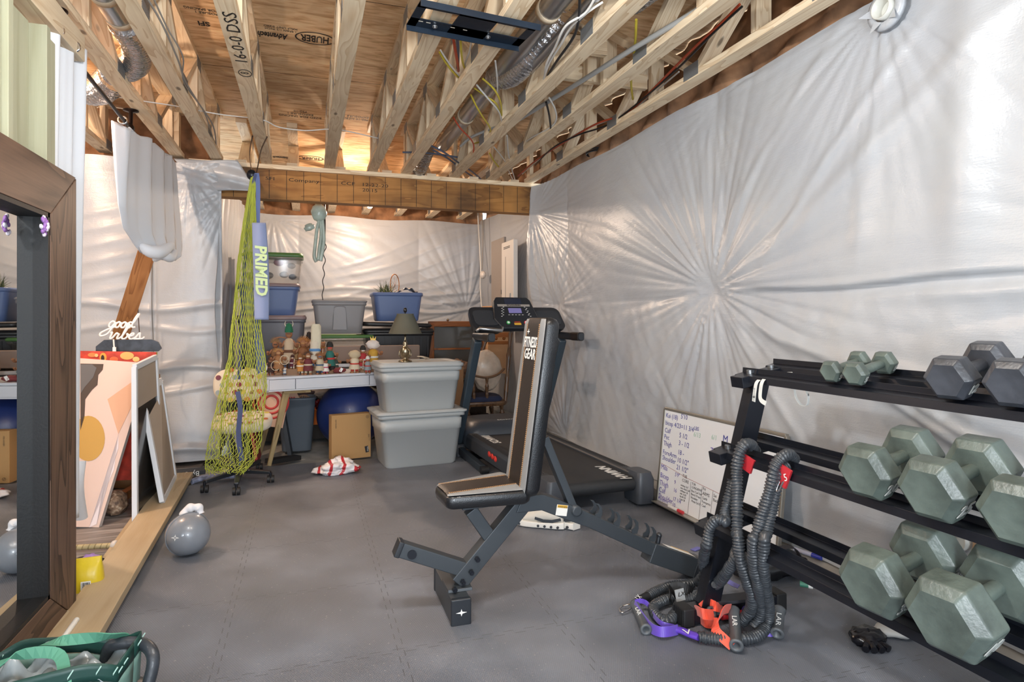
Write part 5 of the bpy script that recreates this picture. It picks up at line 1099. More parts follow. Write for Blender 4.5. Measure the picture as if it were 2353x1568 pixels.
def rimp(a, z, s=1.0):
    th = 2*math.pi*a; w_ = .19+.012*math.sin(5*th); d_ = .10+.012*math.sin(3*th+1); return Vector((cx_+s*w_*math.copysign(abs(math.cos(th))**.6, math.cos(th)), cy_+s*d_*math.copysign(abs(math.sin(th))**.6, math.sin(th)), z+.014*math.sin(4*th+.7)))
m = MB(); m.grid(lambda a, b: rimp(a, .02+.24*b, .94+.06*b), 60, 10); build(m, 'bag_body', GB, gbag, solid=.002)
m = MB(); m.grid(lambda a, b: rimp(a, .262+.045*b, 1.0), 60, 3); trm = build(m, 'bag_rim', GD, gbag, solid=.003)
for k in range(22):
    p = rimp(k/22+.01, .285, 1.012); q = rimp(k/22+.012, .285, 1.012); m = MB(); m.bar(p+Vector((-.008, 0, -.012)), p+Vector((.008, 0, .014)), .003, .002, (0, 1, 0)); build(m, 'rim_dash', M('mint_print', 'a7c7bb', .6), trm)
for (x0, x1, yy) in ((-.13, .06, -.105), (-.05, .15, .09)):
    m = MB(); m.strap(smooth_pts([(cx_+x0, cy_+yy, .22), (cx_+x0+.005, cy_+yy*.9, .30), (cx_+x0+.05, cy_+yy*.3, .335), (cx_+x1-.04, cy_+yy*.3, .33), (cx_+x1, cy_+yy*.9, .295), (cx_+x1, cy_+yy, .22)], 6), .028, .003, (1, .1, .3)); build(m, 'bag_handle', GH, gbag)
m = MB(); m.grid(lambda a, b: Vector((cx_-.165+.33*a, cy_-.085+.17*b, .255+.03*math.sin(9*a+4*b)*math.sin(7*b+3*a)+.02*math.sin(23*a+5*b)+.015*math.sin(17*b-9*a))), 40, 22)
build(m, 'stuffed_plastic', M('crumpled_grey_plastic', '8f989c', .25, bump=.6, bs=25, var=.25, vs=8), gbag, solid=.001)
# ================================================================ totes
def tote(name, lab, c, w, d, h, body, lid=None, taper=.86, yaw=0, clear=False, handle=False, ribs=0, grp='storage totes', rimw=.014, lidh=.03, panel=False):
    t = thing(name, lab, 'storage tote', tuple(c), (0, 0, yaw), group=grp)
    m = MB(); r = .05
    sp = [(w*taper-.02, d*taper-.02, r, 0), (w*taper, d*taper, r, .015)]
    for k in range(1, 5): f = k/4; sp.append((w*(taper+(1-taper)*f*.9), d*(taper+(1-taper)*f*.9), r, .015+(h-.05)*f))
    if panel:
        sp = [(w*taper-.02, d*taper-.02, r, 0), (w*taper, d*taper, r, .015), (w*.955, d*.95, r, h*.66), (w*.955+.012, d*.95+.012, r, h*.665), (w*.965+.014, d*.965+.014, r, h*.86), (w*.955, d*.955, r, h*.87), (w*.96, d*.96, r, h-.025)]
    m.rrect(sp, n=6); bd = build(m, 'bin_body', body, t, True, bevel=0)
    m = MB(); m.rrect([(w-.01, d-.01, r, h-.045), (w+rimw, d+rimw, r, h-.04), (w+rimw, d+rimw, r, h-.012), (w, d, r, h-.004)], n=6); build(m, 'rim', body, t, True, bevel=0)
    if lid:
        m = MB(); m.rrect([(w+rimw*1.2, d+rimw*1.2, r, h-.012), (w+rimw*2, d+rimw*2, r, h-.008), (w+rimw*2, d+rimw*2, r, h+lidh*.5), (w+rimw*.6, d+rimw*.6, r, h+lidh*.7), (w+rimw*.6, d+rimw*.6, r, h+lidh), (w-.06, d-.06, r, h+lidh), (w-.08, d-.08, r, h+lidh-.008)], n=6); build(m, 'lid', lid, t, True)
    if handle:
        m = MB(); pts = [(-w*.14, -d*.42-.01, h*.12), (-w*.115, -d*.47, h*.72), (-w*.07, -d*.485-.004, h*.84), (w*.07, -d*.485-.004, h*.84), (w*.115, -d*.47, h*.72), (w*.14, -d*.42-.01, h*.12)]
        m.tube(smooth_pts(pts, 5), .005, 6); build(m, 'moulded_handle', body, t, True)
        m = MB(); m.prism([(-w*.13, h*.12), (-w*.11, h*.70), (-w*.06, h*.82), (w*.06, h*.82), (w*.11, h*.70), (w*.13, h*.12)], (0, -d*.445-.012, .0), (1, 0, 0), (0, -.06, 1), (0, .01, 0)); build(m, 'handle_recess', body, t, True)
    for k in range(ribs):
        m = MB(); x = -w*.42+w*.84*k/(ribs-1); m.bar((x, -d*.43-.004, .03), (x, -d*.485-.004, h-.06), .012, .008, (0, 1, 0)); build(m, 'rib', body, t, True)
    return t
TG = M('light_grey_tote_plastic', 'a9acac', .42, bump=.04, bs=60); TDG = M('grey_tote_plastic', '8d8c8e', .42); TDK = M('slate_tote_plastic', '62636c', .4); TBL = M('blue_tote_plastic', '5a6f9c', .4); TBK = M('black_tote_plastic', '1f2023', .4)
CLR = M('clear_tote_plastic', 'c9c4bd', .12, trans=.85, alpha=.55); GRL = M('green_lid_plastic', '4f7a44', .4); PKL = M('taupe_lid_plastic', '8d7d80', .4)
fx = (PX(850, 845, Y=5.04).x+PX(1052, 835, Y=5.04).x)/2
tote('storage_tote', 'large light grey tote on the mat, bottom of the front pair', (.872, 5.22, 0), .69, .44, .44, TG, TG, panel=True, yaw=.09, rimw=.03, lidh=.012, grp='front pair of light grey totes')
tote('storage_tote', 'large light grey lidded tote on top of the front pair, under the lamp', (.872, 5.22, .44), .66, .42, .375, TG, TG, panel=True, yaw=.09, rimw=.022, lidh=.03, grp='front pair of light grey totes')
# alcove stack on a low platform
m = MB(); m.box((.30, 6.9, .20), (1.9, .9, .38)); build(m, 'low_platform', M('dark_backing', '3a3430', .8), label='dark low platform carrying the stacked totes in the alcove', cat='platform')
tote('storage_tote', 'big slate grey tote behind the hanging net, bottom of the left stack', (-.33, 6.75, .52), .62, .46, .68, TDK, PKL, grp='left stack in the alcove')
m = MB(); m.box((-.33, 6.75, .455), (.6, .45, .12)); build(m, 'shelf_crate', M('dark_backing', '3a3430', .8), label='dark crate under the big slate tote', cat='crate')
tote('storage_tote', 'blue tote in the middle of the left stack', (-.36, 6.75, 1.225), .56, .42, .30, TBL, PKL, grp='left stack in the alcove', lidh=.02)
t = tote('storage_tote', 'clear tote with green lid and toys inside, on top of the left stack', (-.32, 6.75, 1.55), .54, .40, .27, CLR, GRL, grp='left stack in the alcove', taper=.9)
for k, (x, z, c, r) in enumerate(((-.2, .06, '6e6a68', .055), (-.05, .07, '8f8c88', .05), (.10, .08, 'b9b4ad', .045), (-.12, .19, '8c3d4c', .05), (.05, .2, '9a4452', .05), (.17, .17, 'd8d0c8', .04), (.18, .06, '5e6570', .04))):
    m = MB(); m.sph((-.32+x, 6.66, 1.56+z), (r, r, r*.7), 14, 8); build(m, 'stored_toy', M('toy_'+c, c, .5), label='%s toy %s in the clear tote' % (('dark', 'grey', 'beige', 'maroon', 'red', 'cream', 'slate')[k], ('wheel', 'part', 'block', 'cloth', 'ball', 'piece', 'box')[k]), cat='toy')
tote('storage_tote', 'grey tote with moulded handle standing on the green lidded bin', (.315, 6.75, 1.045), .52, .40, .33, TDG, TDG, handle=True, lidh=.014, grp='right stack in the alcove')
tote('storage_tote', 'low clear bin with bright green lid, under the grey handled tote', (.36, 6.78, .86), .58, .42, .15, CLR, GRL, grp='right stack in the alcove', lidh=.02)
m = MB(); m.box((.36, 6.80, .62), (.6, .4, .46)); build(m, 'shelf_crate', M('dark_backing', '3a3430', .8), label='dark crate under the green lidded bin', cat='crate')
tote('storage_tote', 'open blue tote holding a spiky green plant and a hoop', (.92, 6.85, 1.17), .52, .40, .31, TBL, grp='right stack in the alcove')
tote('storage_tote', 'black ribbed tote under the open blue tote', (.93, 6.85, .62), .72, .44, .44, TBK, TBK, ribs=9, grp='right stack in the alcove', lidh=.03)
m = MB(); m.rrect([(.70, .44, .06, 0), (.74, .48, .06, .02), (.70, .44, .05, .045)], (.90, 6.83, 1.11), Euler((0, .03, .1)).to_matrix()); build(m, 'loose_lid', TBK, label='loose black lid askew between black and blue totes', cat='lid')
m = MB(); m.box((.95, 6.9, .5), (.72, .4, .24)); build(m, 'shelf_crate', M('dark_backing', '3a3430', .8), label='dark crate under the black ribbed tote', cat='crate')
pl = thing('spiky_plant', 'spiky green artificial plant poking from the blue tote', 'plant', (.82, 6.8, 1.46))
for k in range(70):
    a = R.uniform(0, 6.28); q = R.uniform(.15, 1.1); L = R.uniform(.10, .19); b0 = Vector((.80+R.uniform(-.05, .05), 6.78+R.uniform(-.03, .03), 1.43)); d = Vector((math.cos(a)*math.sin(q), math.sin(a)*math.sin(q)*.5, math.cos(q)))
    m = MB(); m.tube([b0, b0+d*L*.6+Vector((0, 0, .01)), b0+d*L], lambda s: .0035*(1-s)+.0006, 5); build(m, 'leaf_blade', M('dark_green_leaf' if k % 3 else 'olive_leaf', '3d4a26' if k % 3 else '6b7038', .6), pl)
hp = thing('wire_hoop', 'copper wire hoop ornament sticking out of the blue tote', 'ornament', (.93, 6.8, 1.5))
hc = PX(907, 655, Y=6.8); m = MB(); m.tube([hc+Vector((.05*math.cos(a), .02*math.cos(a), .115*math.sin(a))) for a in [k*math.pi/16 for k in range(33)]], .005, 8); build(m, 'hoop_ring', M('copper_wire', 'b77a4d', .35, .7), hp)
for k in range(7): a = k*.45; m = MB(); m.tube([hc, hc+Vector((.05*math.cos(a*2), .02*math.cos(a*2), .115*math.sin(a*2)))], .0014, 5); build(m, 'hoop_spoke', M('copper_wire', 'b77a4d', .35, .7), hp)
m = MB(); m.grid(lambda a, b: Vector((.92+.22*a, 6.72+.2*b, 1.475+.05*math.sin(a*3.1)+.012*math.sin(20*a+9*b))), 20, 10); build(m, 'foil_tray', M('grey_film', '8d8d90', .25, .3), label='crumpled silver wrapping on the rim of the blue tote', cat='wrapping', solid=.002)
# taupe headboard / white rails behind desk
hb = thing('headboard', 'taupe upholstered headboard with white rails behind the figurines', 'headboard', (.6, 6.05, .5))
a, b = PX(735, 800, Y=6.25), PX(965, 788, Y=6.25)
m = MB(); m.bar((a.x, 6.28, a.z-.06), (b.x, 6.28, a.z-.06), .05, .15); build(m, 'upholstered_panel', M('taupe_fabric', '8d7c72', .8), hb, bevel=.01)
m = MB(); m.bar((a.x-.2, 6.24, a.z-.17), (b.x, 6.24, a.z-.17), .04, .03); build(m, 'white_rail', WF, hb)
m = MB(); m.bar((a.x-.2, 6.26, a.z-.27), (b.x+.5, 6.26, a.z-.27), .02, .16); build(m, 'grey_panel', M('grey_backpanel', '6e6e6c', .7), hb)
m = MB(); m.bar((PX(876, 820, Y=6.2).x, 6.22, .45), (PX(876, 820, Y=6.2).x, 6.22, a.z-.16), .03, .03); build(m, 'white_rail', WF, hb)
m = MB(); m.box((.92, 6.22, .63), (.28, .02, .17)); build(m, 'slate_board', M('dark_slate', '3b3a42', .5), label='dark slate panel behind the lamp', cat='panel')
# ================================================================ desk
DW = M('white_lacquer', 'd5d7de', .3, coat=.2); DY = .20
dk = thing('desk', 'white desk with drawers and slanted tan wooden legs, loaded with figurines', 'desk', (.15, 5.68, 0), (0, 0, 0))
d0 = Vector((-.315, 5.42, 0)); dex = Vector((.86, .22, 0)).normalized(); dey = Vector((-dex.y, dex.x, 0)); dm = Matrix((dex, dey, Vector((0, 0, 1)))).transposed()
def DK(x, y, z): return d0+dex*x+dey*y+Vector((0, 0, z))
m = MB(); m.box(DK(.575, .25, .71), (1.15, .50, .02), dm); build(m, 'desktop', DW, dk, bevel=.002)
m = MB(); m.box(DK(.575, .26, .655), (1.13, .46, .095), dm); build(m, 'desk_body', DW, dk)
m = MB(); m.box(DK(.01, .25, .655), (.02, .50, .115), dm); m.box(DK(.575, .25, .606), (1.15, .50, .012), dm); build(m, 'side_panel', DW, dk)
for x0, x1 in ((.022, .225), (.232, .86), (.867, 1.13)):
    m = MB(); m.box(DK((x0+x1)/2, .003, .655), (x1-x0, .018, .083), dm); build(m, 'drawer_front', DW, dk, bevel=.0015)
def leg(x, y, tx, ty): m = MB(); m.bar(DK(x, y, .60), DK(tx, ty, .0), .055, .035, dey, w2=.03, h2=.025); build(m, 'leg', GOLDW, dk, bevel=.003)
leg(.17, .05, .02, .0); leg(.17, .45, .04, .49); leg(1.0, .05, 1.12, .0); leg(1.0, .45, 1.12, .49)
m = MB(); m.bar(DK(.14, .04, .59), DK(.36, .04, .59), .04, .03); build(m, 'leg_bracket', GOLDW, dk)
# ---------------------------------------------------------------- figurines
def figurine(u, v, vtop, body, acc, hat, lab, base='wood', extra='', Y=5.68, wide=1.0):
    p = PX(u, v, Y=Y); top = PX(u, vtop, Y=Y).z; z0 = .7205; H = top-z0; x, y = p.x, p.y
    t = thing('figurine', lab, 'figurine', (x, y, z0), group='carved figurines on the white desk')
    bh = .0
    BW = M('fig_base_wood', '8a6a50', .7, bump=.4, bs=40)
    if base == 'wood': m = MB(); bh = .022; m.lathe([(.034*wide, 0), (.036*wide, .004), (.034*wide, bh), (0, bh)], (x, y, z0), 18); build(m, 'wooden_base', BW, t)
    if base == 'block': m = MB(); bh = .05; m.rrect([(.10*wide, .07, .02, 0), (.10*wide, .07, .02, bh)], (x, y, z0)); build(m, 'wooden_base', BW, t)
    h = H-bh; z = z0+bh
    bm_ = M('fig_'+body, body, .75, bump=.7, bs=70); am = M('fig_'+acc, acc, .75, bump=.7, bs=70); hm = M('fig_'+hat, hat, .8, bump=.8, bs=70)
    sk = M('fig_skin', '9b6a4a', .6)
    w = wide*min(.045, h*.22)
    for s in (-1, 1): m = MB(); m.tube([(x+s*w*.4, y, z), (x+s*w*.35, y, z+h*.28)], w*.28, 8); build(m, 'leg', am, t); m = MB(); m.sph((x+s*w*.45, y-w*.3, z+h*.02), (w*.35, w*.6, w*.25), 8, 5); build(m, 'boot', sk, t)
    m = MB(); m.lathe([(w*.95, h*.16), (w*1.0, h*.2), (w*.72, h*.40), (w*.78, h*.58), (w*.5, h*.66), (w*.2, h*.68)], (x, y, z), 14); build(m, 'robe', bm_, t)
    m = MB(); m.lathe([(w*.80, h*.38), (w*.86, h*.41), (w*.80, h*.44)], (x, y, z), 14); build(m, 'sash', am, t)
    for s in (-1, 1):
        m = MB(); m.tube(smooth_pts([(x+s*w*.55, y, z+h*.62), (x+s*w*1.15, y-w*.2, z+h*.5), (x+s*w*1.25, y-w*.7, z+h*.58)], 4), w*.22, 8); build(m, 'arm', sk, t)
    m = MB(); m.sph((x, y, z+h*.76), (w*.52, w*.5, w*.62), 12, 8); hd = build(m, 'head', sk, t)
    m = MB(); m.box((x, y-w*.46, z+h*.77), (w*.6, w*.12, w*.2)); build(m, 'mask_band', am, hd)
    if 'drape' in extra:
        m = MB(); m.rrect([(w*1.3, w*.9, w*.3, h*.42), (w*1.5, w*1.1, w*.4, h*.6), (w*1.4, w*1.0, w*.4, h*.95), (w*1.0, w*.7, w*.3, h*1.0)], (x+.008, y-.004, z)); build(m, 'draped_hide', hm, t)
    elif 'fluff' in extra:
        m = MB(); m.sph((x, y, z+h*.82), (w*1.05, w*.7, w*.75), 16, 9, f=lambda d: 1+.14*math.sin(11*d.x)*math.sin(13*d.z)); build(m, 'fluffy_hair', hm, t)
    elif 'feather' in extra:
        for k in range(13):
            a = -1.4+2.8*k/12; m = MB(); c = Vector((x, y, z+h*.8)); m.tube([c, c+Vector((math.sin(a)*w*1.0, .004*(k % 2), math.cos(a)*h*.18))], lambda q: w*.14*(1-.7*q), 6); build(m, 'feather', hm, t)
    else:
        m = MB(); m.lathe([(w*.62, h*.80), (w*.6, h*.86), (w*.4, h*.97), (0, h*1.0)], (x, y, z), 12); build(m, 'headdress', hm, t)
    if 'horn' in extra:
        for s in (-1, 1): m = MB(); m.tube(smooth_pts([(x+s*w*.3, y, z+h*.9), (x+s*w*.6, y, z+h*.97), (x+s*w*.45, y, z+h*1.04)], 4), lambda q: w*.12*(1-.8*q), 6); build(m, 'horn', M('fig_bone', 'd8ccb4', .6), t)
    if 'crown' in extra: m = MB(); m.prism([(-.02, 0), (.02, 0), (.026, .045), (.008, .02), (0, .05), (-.008, .02), (-.026, .045)], (x, y-.01, z+h*.93), (1, 0, 0), (0, 0, 1), (0, .004, 0)); build(m, 'gold_crown', M('fig_gold', 'c7a24a', .4, .5), t)
    if 'hoop' in extra: m = MB(); c = Vector((x+w*1.1, y-w*.9, z+h*.5)); m.tube([c+Vector((.035*math.cos(a), 0, .04*math.sin(a))) for a in [k*math.pi/10 for k in range(21)]], .0028, 6); build(m, 'hoop', M('fig_bone', 'd8ccb4', .6), t)
    if 'stick' in extra: m = MB(); m.tube([(x-w*1.3, y-w*.7, z+h*.3), (x-w*1.2, y-w*.7, z+h*.75)], .003, 6); build(m, 'staff', M('fig_bone', 'd8ccb4', .6), t)
    if 'bow' in extra: m = MB(); m.tube(smooth_pts([(x-w*2.2, y, z+h*.66), (x-w*1.4, y, z+h*.70), (x-w*.4, y, z+h*.68)], 4), .006, 6); build(m, 'drum_arm', sk, t)
    return t
F_ = [
 (622, 862, 818, '3a2622', '7a4b3c', '4b3227', 'small dark haired figurine at the left end of the desk', '', 'hoop'),
 (640, 858, 798, 'a0714a', 'c69a6a', 'b98a55', 'tan feathered figurine holding a white hoop, near the left end of the desk', 'wood', 'feather hoop'),
 (655, 860, 838, 'd9d7d0', '3f6f9e', '2a3a52', 'tiny white figurine with blue collar on the left of the desk', '', ''),
 (664, 850, 742, 'c9b295', '6b4630', '1f6b4b', 'tallest left figurine with green collar and yellow horned mask', 'wood', 'horn bow', 5.76, 1.25),
 (672, 857, 815, '5a1f2c', 'e0d8cf', '4a2a22', 'small maroon robed figurine on the round wood block', 'block', ''),
 (690, 857, 812, 'c6853f', 'e5dccb', '8b5a33', 'small orange robed figurine beside the maroon one', '', 'stick'),
 (697, 850, 770, '8a5a38', 'b5834f', 'a87240', 'brown shaggy feather headed figurine in the middle of the crowd', 'wood', 'feather', 5.76, 1.35),
 (710, 852, 762, '6b4a33', 'bb8f5b', '2e2421', 'dark eared brown figurine behind the draped white one', 'wood', 'horn', 5.80, 1.0),
 (724, 857, 745, 'd9cdb8', '5d8fc2', 'd8cfb6', 'tall figurine draped in a cream hide with blue skirt', 'block', 'drape', 5.68, 1.3),
 (740, 852, 786, 'a9764a', 'a03434', 'b8803f', 'small fox coloured figurine right of the draped one', '', 'horn', 5.75),
 (758, 857, 784, '2f6f66', 'c93b3b', '2c2b28', 'black and teal figurine with flat dark hat', 'wood', 'stick', 5.68, 1.1),
 (748, 860, 822, 'e5e0da', 'b3385a', '3a2a26', 'tiny white dressed figurine in front of the teal one', '', '', 5.60),
 (633, 851, 772, '8b6443', '4d3a2e', '9a7a55', 'brown figurine with pale feather crest, behind the hoop holder', '', 'feather', 5.82, 1.1),
 (681, 852, 786, 'a88357', '5b4a3c', 'c2a375', 'tan shaggy haired figurine between the horned and feathered ones', '', 'fluff', 5.80, 1.2),
 (708, 858, 806, '6f2f33', 'd2c4a8', '5a4030', 'small dark red figurine in front of the feather headed one', '', 'feather', 5.60),
 (735, 858, 808, 'c9b79a', '39597c', '8a5d38', 'small cream and navy figurine leaning on the draped one', '', 'feather', 5.60),
 (770, 854, 812, '3c4a45', 'd7cdbd', '20201f', 'small dark grey figurine right of the teal one', '', '', 5.78),
 (845, 860, 818, '8f9ba0', 'c94a44', 'd9d4cc', 'tiny grey figurine between the red robed and crowned ones', '', 'stick', 5.60),
 (815, 858, 806, 'd9c9ae', 'c23a30', 'c9b595', 'cream bear like figurine with red belt', '', 'fluff', 5.66, 1.2),
 (834, 858, 793, 'a92f33', 'd8d5cf', '2f2a26', 'red robed figurine with black and white masked head', 'wood', '', 5.68, 1.0),
 (857, 856, 780, 'c79a3c', 'e0e0dc', 'e3d8d0', 'white haired figurine with gold crown at the right of the desk', 'wood', 'fluff crown stick', 5.72, 1.3),
]
for f in F_:
    u, v, vt, bd, ac, ht, lab, base, ex_ = f[:9]; Yv = f[9] if len(f) > 9 else 5.62; wd = f[10] if len(f) > 10 else 1
    figurine(u, v, vt, bd, ac, ht, lab, base, ex_, Yv, wd)
sl2 = thing('slumped_doll', 'maroon cloth doll slumped flat between the figurine groups', 'doll', tuple(PX(778, 855, Y=5.66)))
q = PX(778, 855, Y=5.66); m = MB(); m.sph((q.x, q.y, .745), (.06, .035, .025), 14, 7, f=lambda d: 1+.15*math.sin(9*d.x)); build(m, 'doll_body', M('fig_maroon', '7c3536', .8), sl2)
m = MB(); m.sph((q.x-.055, q.y, .765), (.028, .026, .024), 10, 6); build(m, 'doll_head', M('fig_dark', '2b1f1e', .8), sl2); m = MB(); m.box((q.x+.02, q.y-.035, .75), (.022, .004, .035), (0, .5, 0)); build(m, 'white_tag', WHITE, sl2)
m = MB(); m.cyl((q.x-.35+.0, 5.60, .742), (q.x-.35, 5.66, .742), .022, 18); build(m, 'log_slice', M('log_wood', '9c7a5a', .8, bump=.5, bs=50), label='round log slice lying at the front of the desk', cat='log slice')
# lamp
lp = thing('table_lamp', 'brass lamp with pleated dark olive shade standing on the upper grey tote', 'table lamp', (.78, 5.2, .845))
LX, LY, LZ = .775, 5.2, .838
BRS = M('antique_brass', '9a8c74', .18, .95)
m = MB(); m.lathe([(0, 0), (.055, 0), (.058, .006), (.045, .016), (.022, .022), (.018, .035), (.03, .05), (.042, .085), (.03, .12), (.016, .14), (.022, .155), (.012, .17), (.008, .2), (.006, .27), (0, .27)], (LX, LY, LZ), 28); build(m, 'base', BRS, lp)
for k in range(4): a = k*math.pi/2+.5; m = MB(); m.tube(smooth_pts([(LX+.035*math.cos(a), LY+.035*math.sin(a), LZ+.03), (LX+.062*math.cos(a), LY+.062*math.sin(a), LZ+.055), (LX+.055*math.cos(a), LY+.055*math.sin(a), LZ+.095), (LX+.03*math.cos(a), LY+.03*math.sin(a), LZ+.115)], 4), .004, 8); build(m, 'scroll_arm', BRS, lp)
rs = []; N = 64
def shr(r, z): return [(LX+r*(1+.012*math.cos(k*math.pi))*math.cos(2*math.pi*k/N), LY+r*(1+.012*math.cos(k*math.pi))*math.sin(2*math.pi*k/N), LZ+z) for k in range(N)]
m = MB(); m.rings([shr(.138, .235), shr(.132, .24), shr(.066, .395), shr(.070, .40)], False, 0, True); build(m, 'lamp_shade', M('olive_shade', '5b594c', .8), lp, solid=.003)
m = MB(); m.lathe([(.004, .27), (.004, .41), (.012, .413), (.016, .43), (.012, .447), (0, .452)], (LX, LY, LZ), 16); build(m, 'finial', M('dark_finial', '24211f', .3), lp)
cd_ = [];
for k in range(70): a = k*.55; cd_.append((LX+.15+.04*math.cos(a)+.02*math.sin(k*.31), LY-.02+.03*math.sin(a*1.1), LZ+.016+.03*abs(math.sin(a*.5))))
m = MB(); m.tube([(LX+.05, LY-.02, LZ+.006)]+cd_, .0028, 6); build(m, 'coiled_cord', M('ivory_cord', 'b6a894', .5), lp)
# ================================================================ under the desk
m = MB(); m.sph((.385, 6.0, .305), .305, 48, 26); ebl = build(m, 'exercise_ball', M('navy_ball_rubber', '24356e', .38, bump=.05, bs=60, coat=.1), label='big dark blue exercise ball under the desk', cat='exercise ball')
CB = M('cardboard', 'b8905f', .85, bump=.1, bs=90); cbx = thing('cardboard_box', 'tan cardboard box standing on the mat edge before the blue ball', 'box', (.36, 5.53, 0))
b0, b1 = PX(762, 1060, Z=0), PX(852, 1050, Z=0); bxd = (b1-b0).normalized(); byd = Vector((-bxd.y, bxd.x, 0)); bmx = Matrix((bxd, byd, Vector((0, 0, 1)))).transposed(); bw = (b1-b0).length
m = MB(); m.box(b0+bxd*bw/2+byd*.05+Vector((0, 0, .19)), (bw, .10, .38), bmx); cbo = build(m, 'carton', CB, cbx, bevel=.002)
for s, x, z, sz in (('KEEP FROZEN', .035, .34, .012),):
    text(s, sz, b0+bxd*.035-byd*.001+Vector((0, 0, .345)), (0, 0, -1), bxd, INKK, cbo, 'carton_print')
m = MB(); m.box(b0+bxd*(bw-.035)-byd*.001+Vector((0, 0, .07)), (.03, .001, .055), bmx@Euler((0, -.2, 0)).to_matrix()); lbk = build(m, 'printed_block', INKK, cbo); text('DOLE', .016, b0+bxd*(bw-.028)-byd*.0018+Vector((0, 0, .092)), Vector((0, 0, -1)), bxd, WHITE, lbk, 'carton_print')
for (x, z) in ((.035, .03), (bw-.03, .35)):
    m = MB(); c = b0+bxd*x-byd*.001+Vector((0, 0, z)); m.tube([c+bxd*.011*math.cos(a)+Vector((0, 0, .011*math.sin(a))) for a in [k*math.pi/8 for k in range(17)]], .0012, 5); m.box(c, (.012, .001, .003), bmx@Euler((0, .8, 0)).to_matrix()); build(m, 'recycle_mark', INKK, cbo)
text('PRODUCT OF USA\nKEEP DRY', .007, b0+bxd*(bw-.018)-byd*.001+Vector((0, 0, .20)), (0, 0, -1), bxd, INKK, cbo, 'carton_print')
m = MB(); m.box(b0+bxd*bw*.5+byd*.05+Vector((0, 0, .382)), (bw, .006, .002), bmx); build(m, 'tape_seam', M('brown_tape', '9a7142', .5), cbo)
# waste bin
wbn = thing('waste_bin', 'tall slate grey waste bin under the desk holding a paper bag', 'waste bin', (-.08, 6.0, 0))
m = MB(); m.rrect([(.24, .19, .05, 0), (.25, .20, .05, .01), (.32, .25, .06, .46), (.335, .265, .06, .47), (.325, .255, .06, .485)], (-.09, 6.03, .0), cap=False, n=6); m.rrect([(.24, .19, .05, 0), (.24, .19, .05, .004)], (-.09, 6.03, 0), n=6); build(m, 'bin_body', M('slate_bin_plastic', '5f6872', .4), wbn, solid=.004)
def crumple(name, lab, cat, c, r, mat, seed, rot=None, sharp=.25, par=None):
    m = MB(); so = Vector((seed*1.7, seed*.9, seed*.3))
    m.sph(c, r, 64, 34, rot=rot, f=lambda d: 1+sharp*(mnoise.noise(d*1.6+so)+.7*(.35-abs(mnoise.noise(d*3.1+so)))+.35*(.3-abs(mnoise.noise(d*7.0+so)))))
    return build(m, name, mat, par, label=lab, cat=cat)
pb = thing('paper_bag', 'tan paper bag with red rings bulging out of the desk leg side', 'paper bag', tuple(PX(625, 925, Y=5.9)))
c = PX(626, 930, Y=5.53); m = MB(); m.prism([(-.09, -.17), (.08, -.20), (.12, .0), (.10, .17), (-.04, .20), (-.12, .05)], c, (1, 0, 0), (0, 0, 1), (0, .05, 0)); pbb = build(m, 'bag_sheet', M('kraft_paper', 'd6ab90', .8, bump=.3, bs=14), pb)
RDP = M('red_print', 'c03a35', .6)
for r0 in (.045, .085, .125): m = MB(); m.lathe([(r0, 0), (r0+.018, 0), (r0+.018, .002), (r0, .002), (r0, 0)], c+Vector((-.01, -.001, .02)), 36, Euler((math.pi/2, 0, 0)).to_matrix()); build(m, 'red_ring', RDP, pbb)
pb2 = thing('paper_bag', 'tan paper bag with red lettering sticking out of the waste bin', 'paper bag', tuple(PX(668, 925, Y=5.95)))
c = PX(668, 928, Y=5.93); m = MB(); m.prism([(-.08, -.10), (.06, -.02), (.09, .02), (.03, .13), (-.08, .10)], c, (1, 0, 0), (0, 0, 1), (0, .04, 0)); pbb2 = build(m, 'bag_sheet', M('kraft_paper', 'd6ab90', .8), pb2)
for k in range(4): m = MB(); m.bar(c+Vector((-.055+.025*k, -.002, -.04+.015*k)), c+Vector((-.03+.02*k, -.002, .06)), .014, .001, (0, 1, 0)); build(m, 'red_lettering', RDP, pbb2)
bk = thing('wire_basket', 'round brown wire basket standing in the waste bin mouth', 'basket', tuple(PX(695, 925, Y=6.02)))
c = PX(697, 922, Y=6.02)
for k in range(9): m = MB(); a = k*math.pi/9; m.tube([c+Vector((.07*math.cos(q)*math.cos(a), .07*math.cos(q)*math.sin(a), .055*math.sin(q))) for q in [j*math.pi/8 for j in range(17)]], .0022, 5); build(m, 'basket_wire', M('brown_wire', '8a7461', .5, .4), bk)
ob = thing('orange_bucket', 'orange bucket filled with dark red ornaments behind the blue ball', 'bucket', tuple(PX(728, 935, Y=6.25)))
c = PX(728, 940, Y=6.3); m = MB(); m.lathe([(.08, -.14), (.10, 0), (.105, .005), (.10, .008), (.07, -.13)], c, 24); build(m, 'bucket_body', M('orange_plastic', 'd06a28', .4), ob)
for k, (x, z) in enumerate(((-.05, .04), (0, .07), (.05, .05), (.02, .02), (-.02, .1))): m = MB(); m.sph(c+Vector((x, -.03, z)), .035, 14, 8); build(m, 'ornament', M('dark_red_gloss' if k % 2 else 'black_gloss', '6c1720' if k % 2 else '1d181b', .15), ob)
for k, (u, v, r, col, lab) in enumerate(((705, 905, .08, '3c2c2e', 'dark cloth bundle stuffed under the desktop'), (745, 900, .09, 'a08f80', 'striped beige cloth bundle under the desktop'), (845, 905, .09, '8d938f', 'grey patterned cloth bundle right of the blue ball'), (860, 925, .06, '9c5a35', 'rusty orange bundle beside the grey totes'))):
    crumple('cloth_bundle', lab, 'cloth', PX(u, v, Y=6.35), (r*1.4, r*.8, r*.7), M('cloth_'+col, col, .85), 40+k)
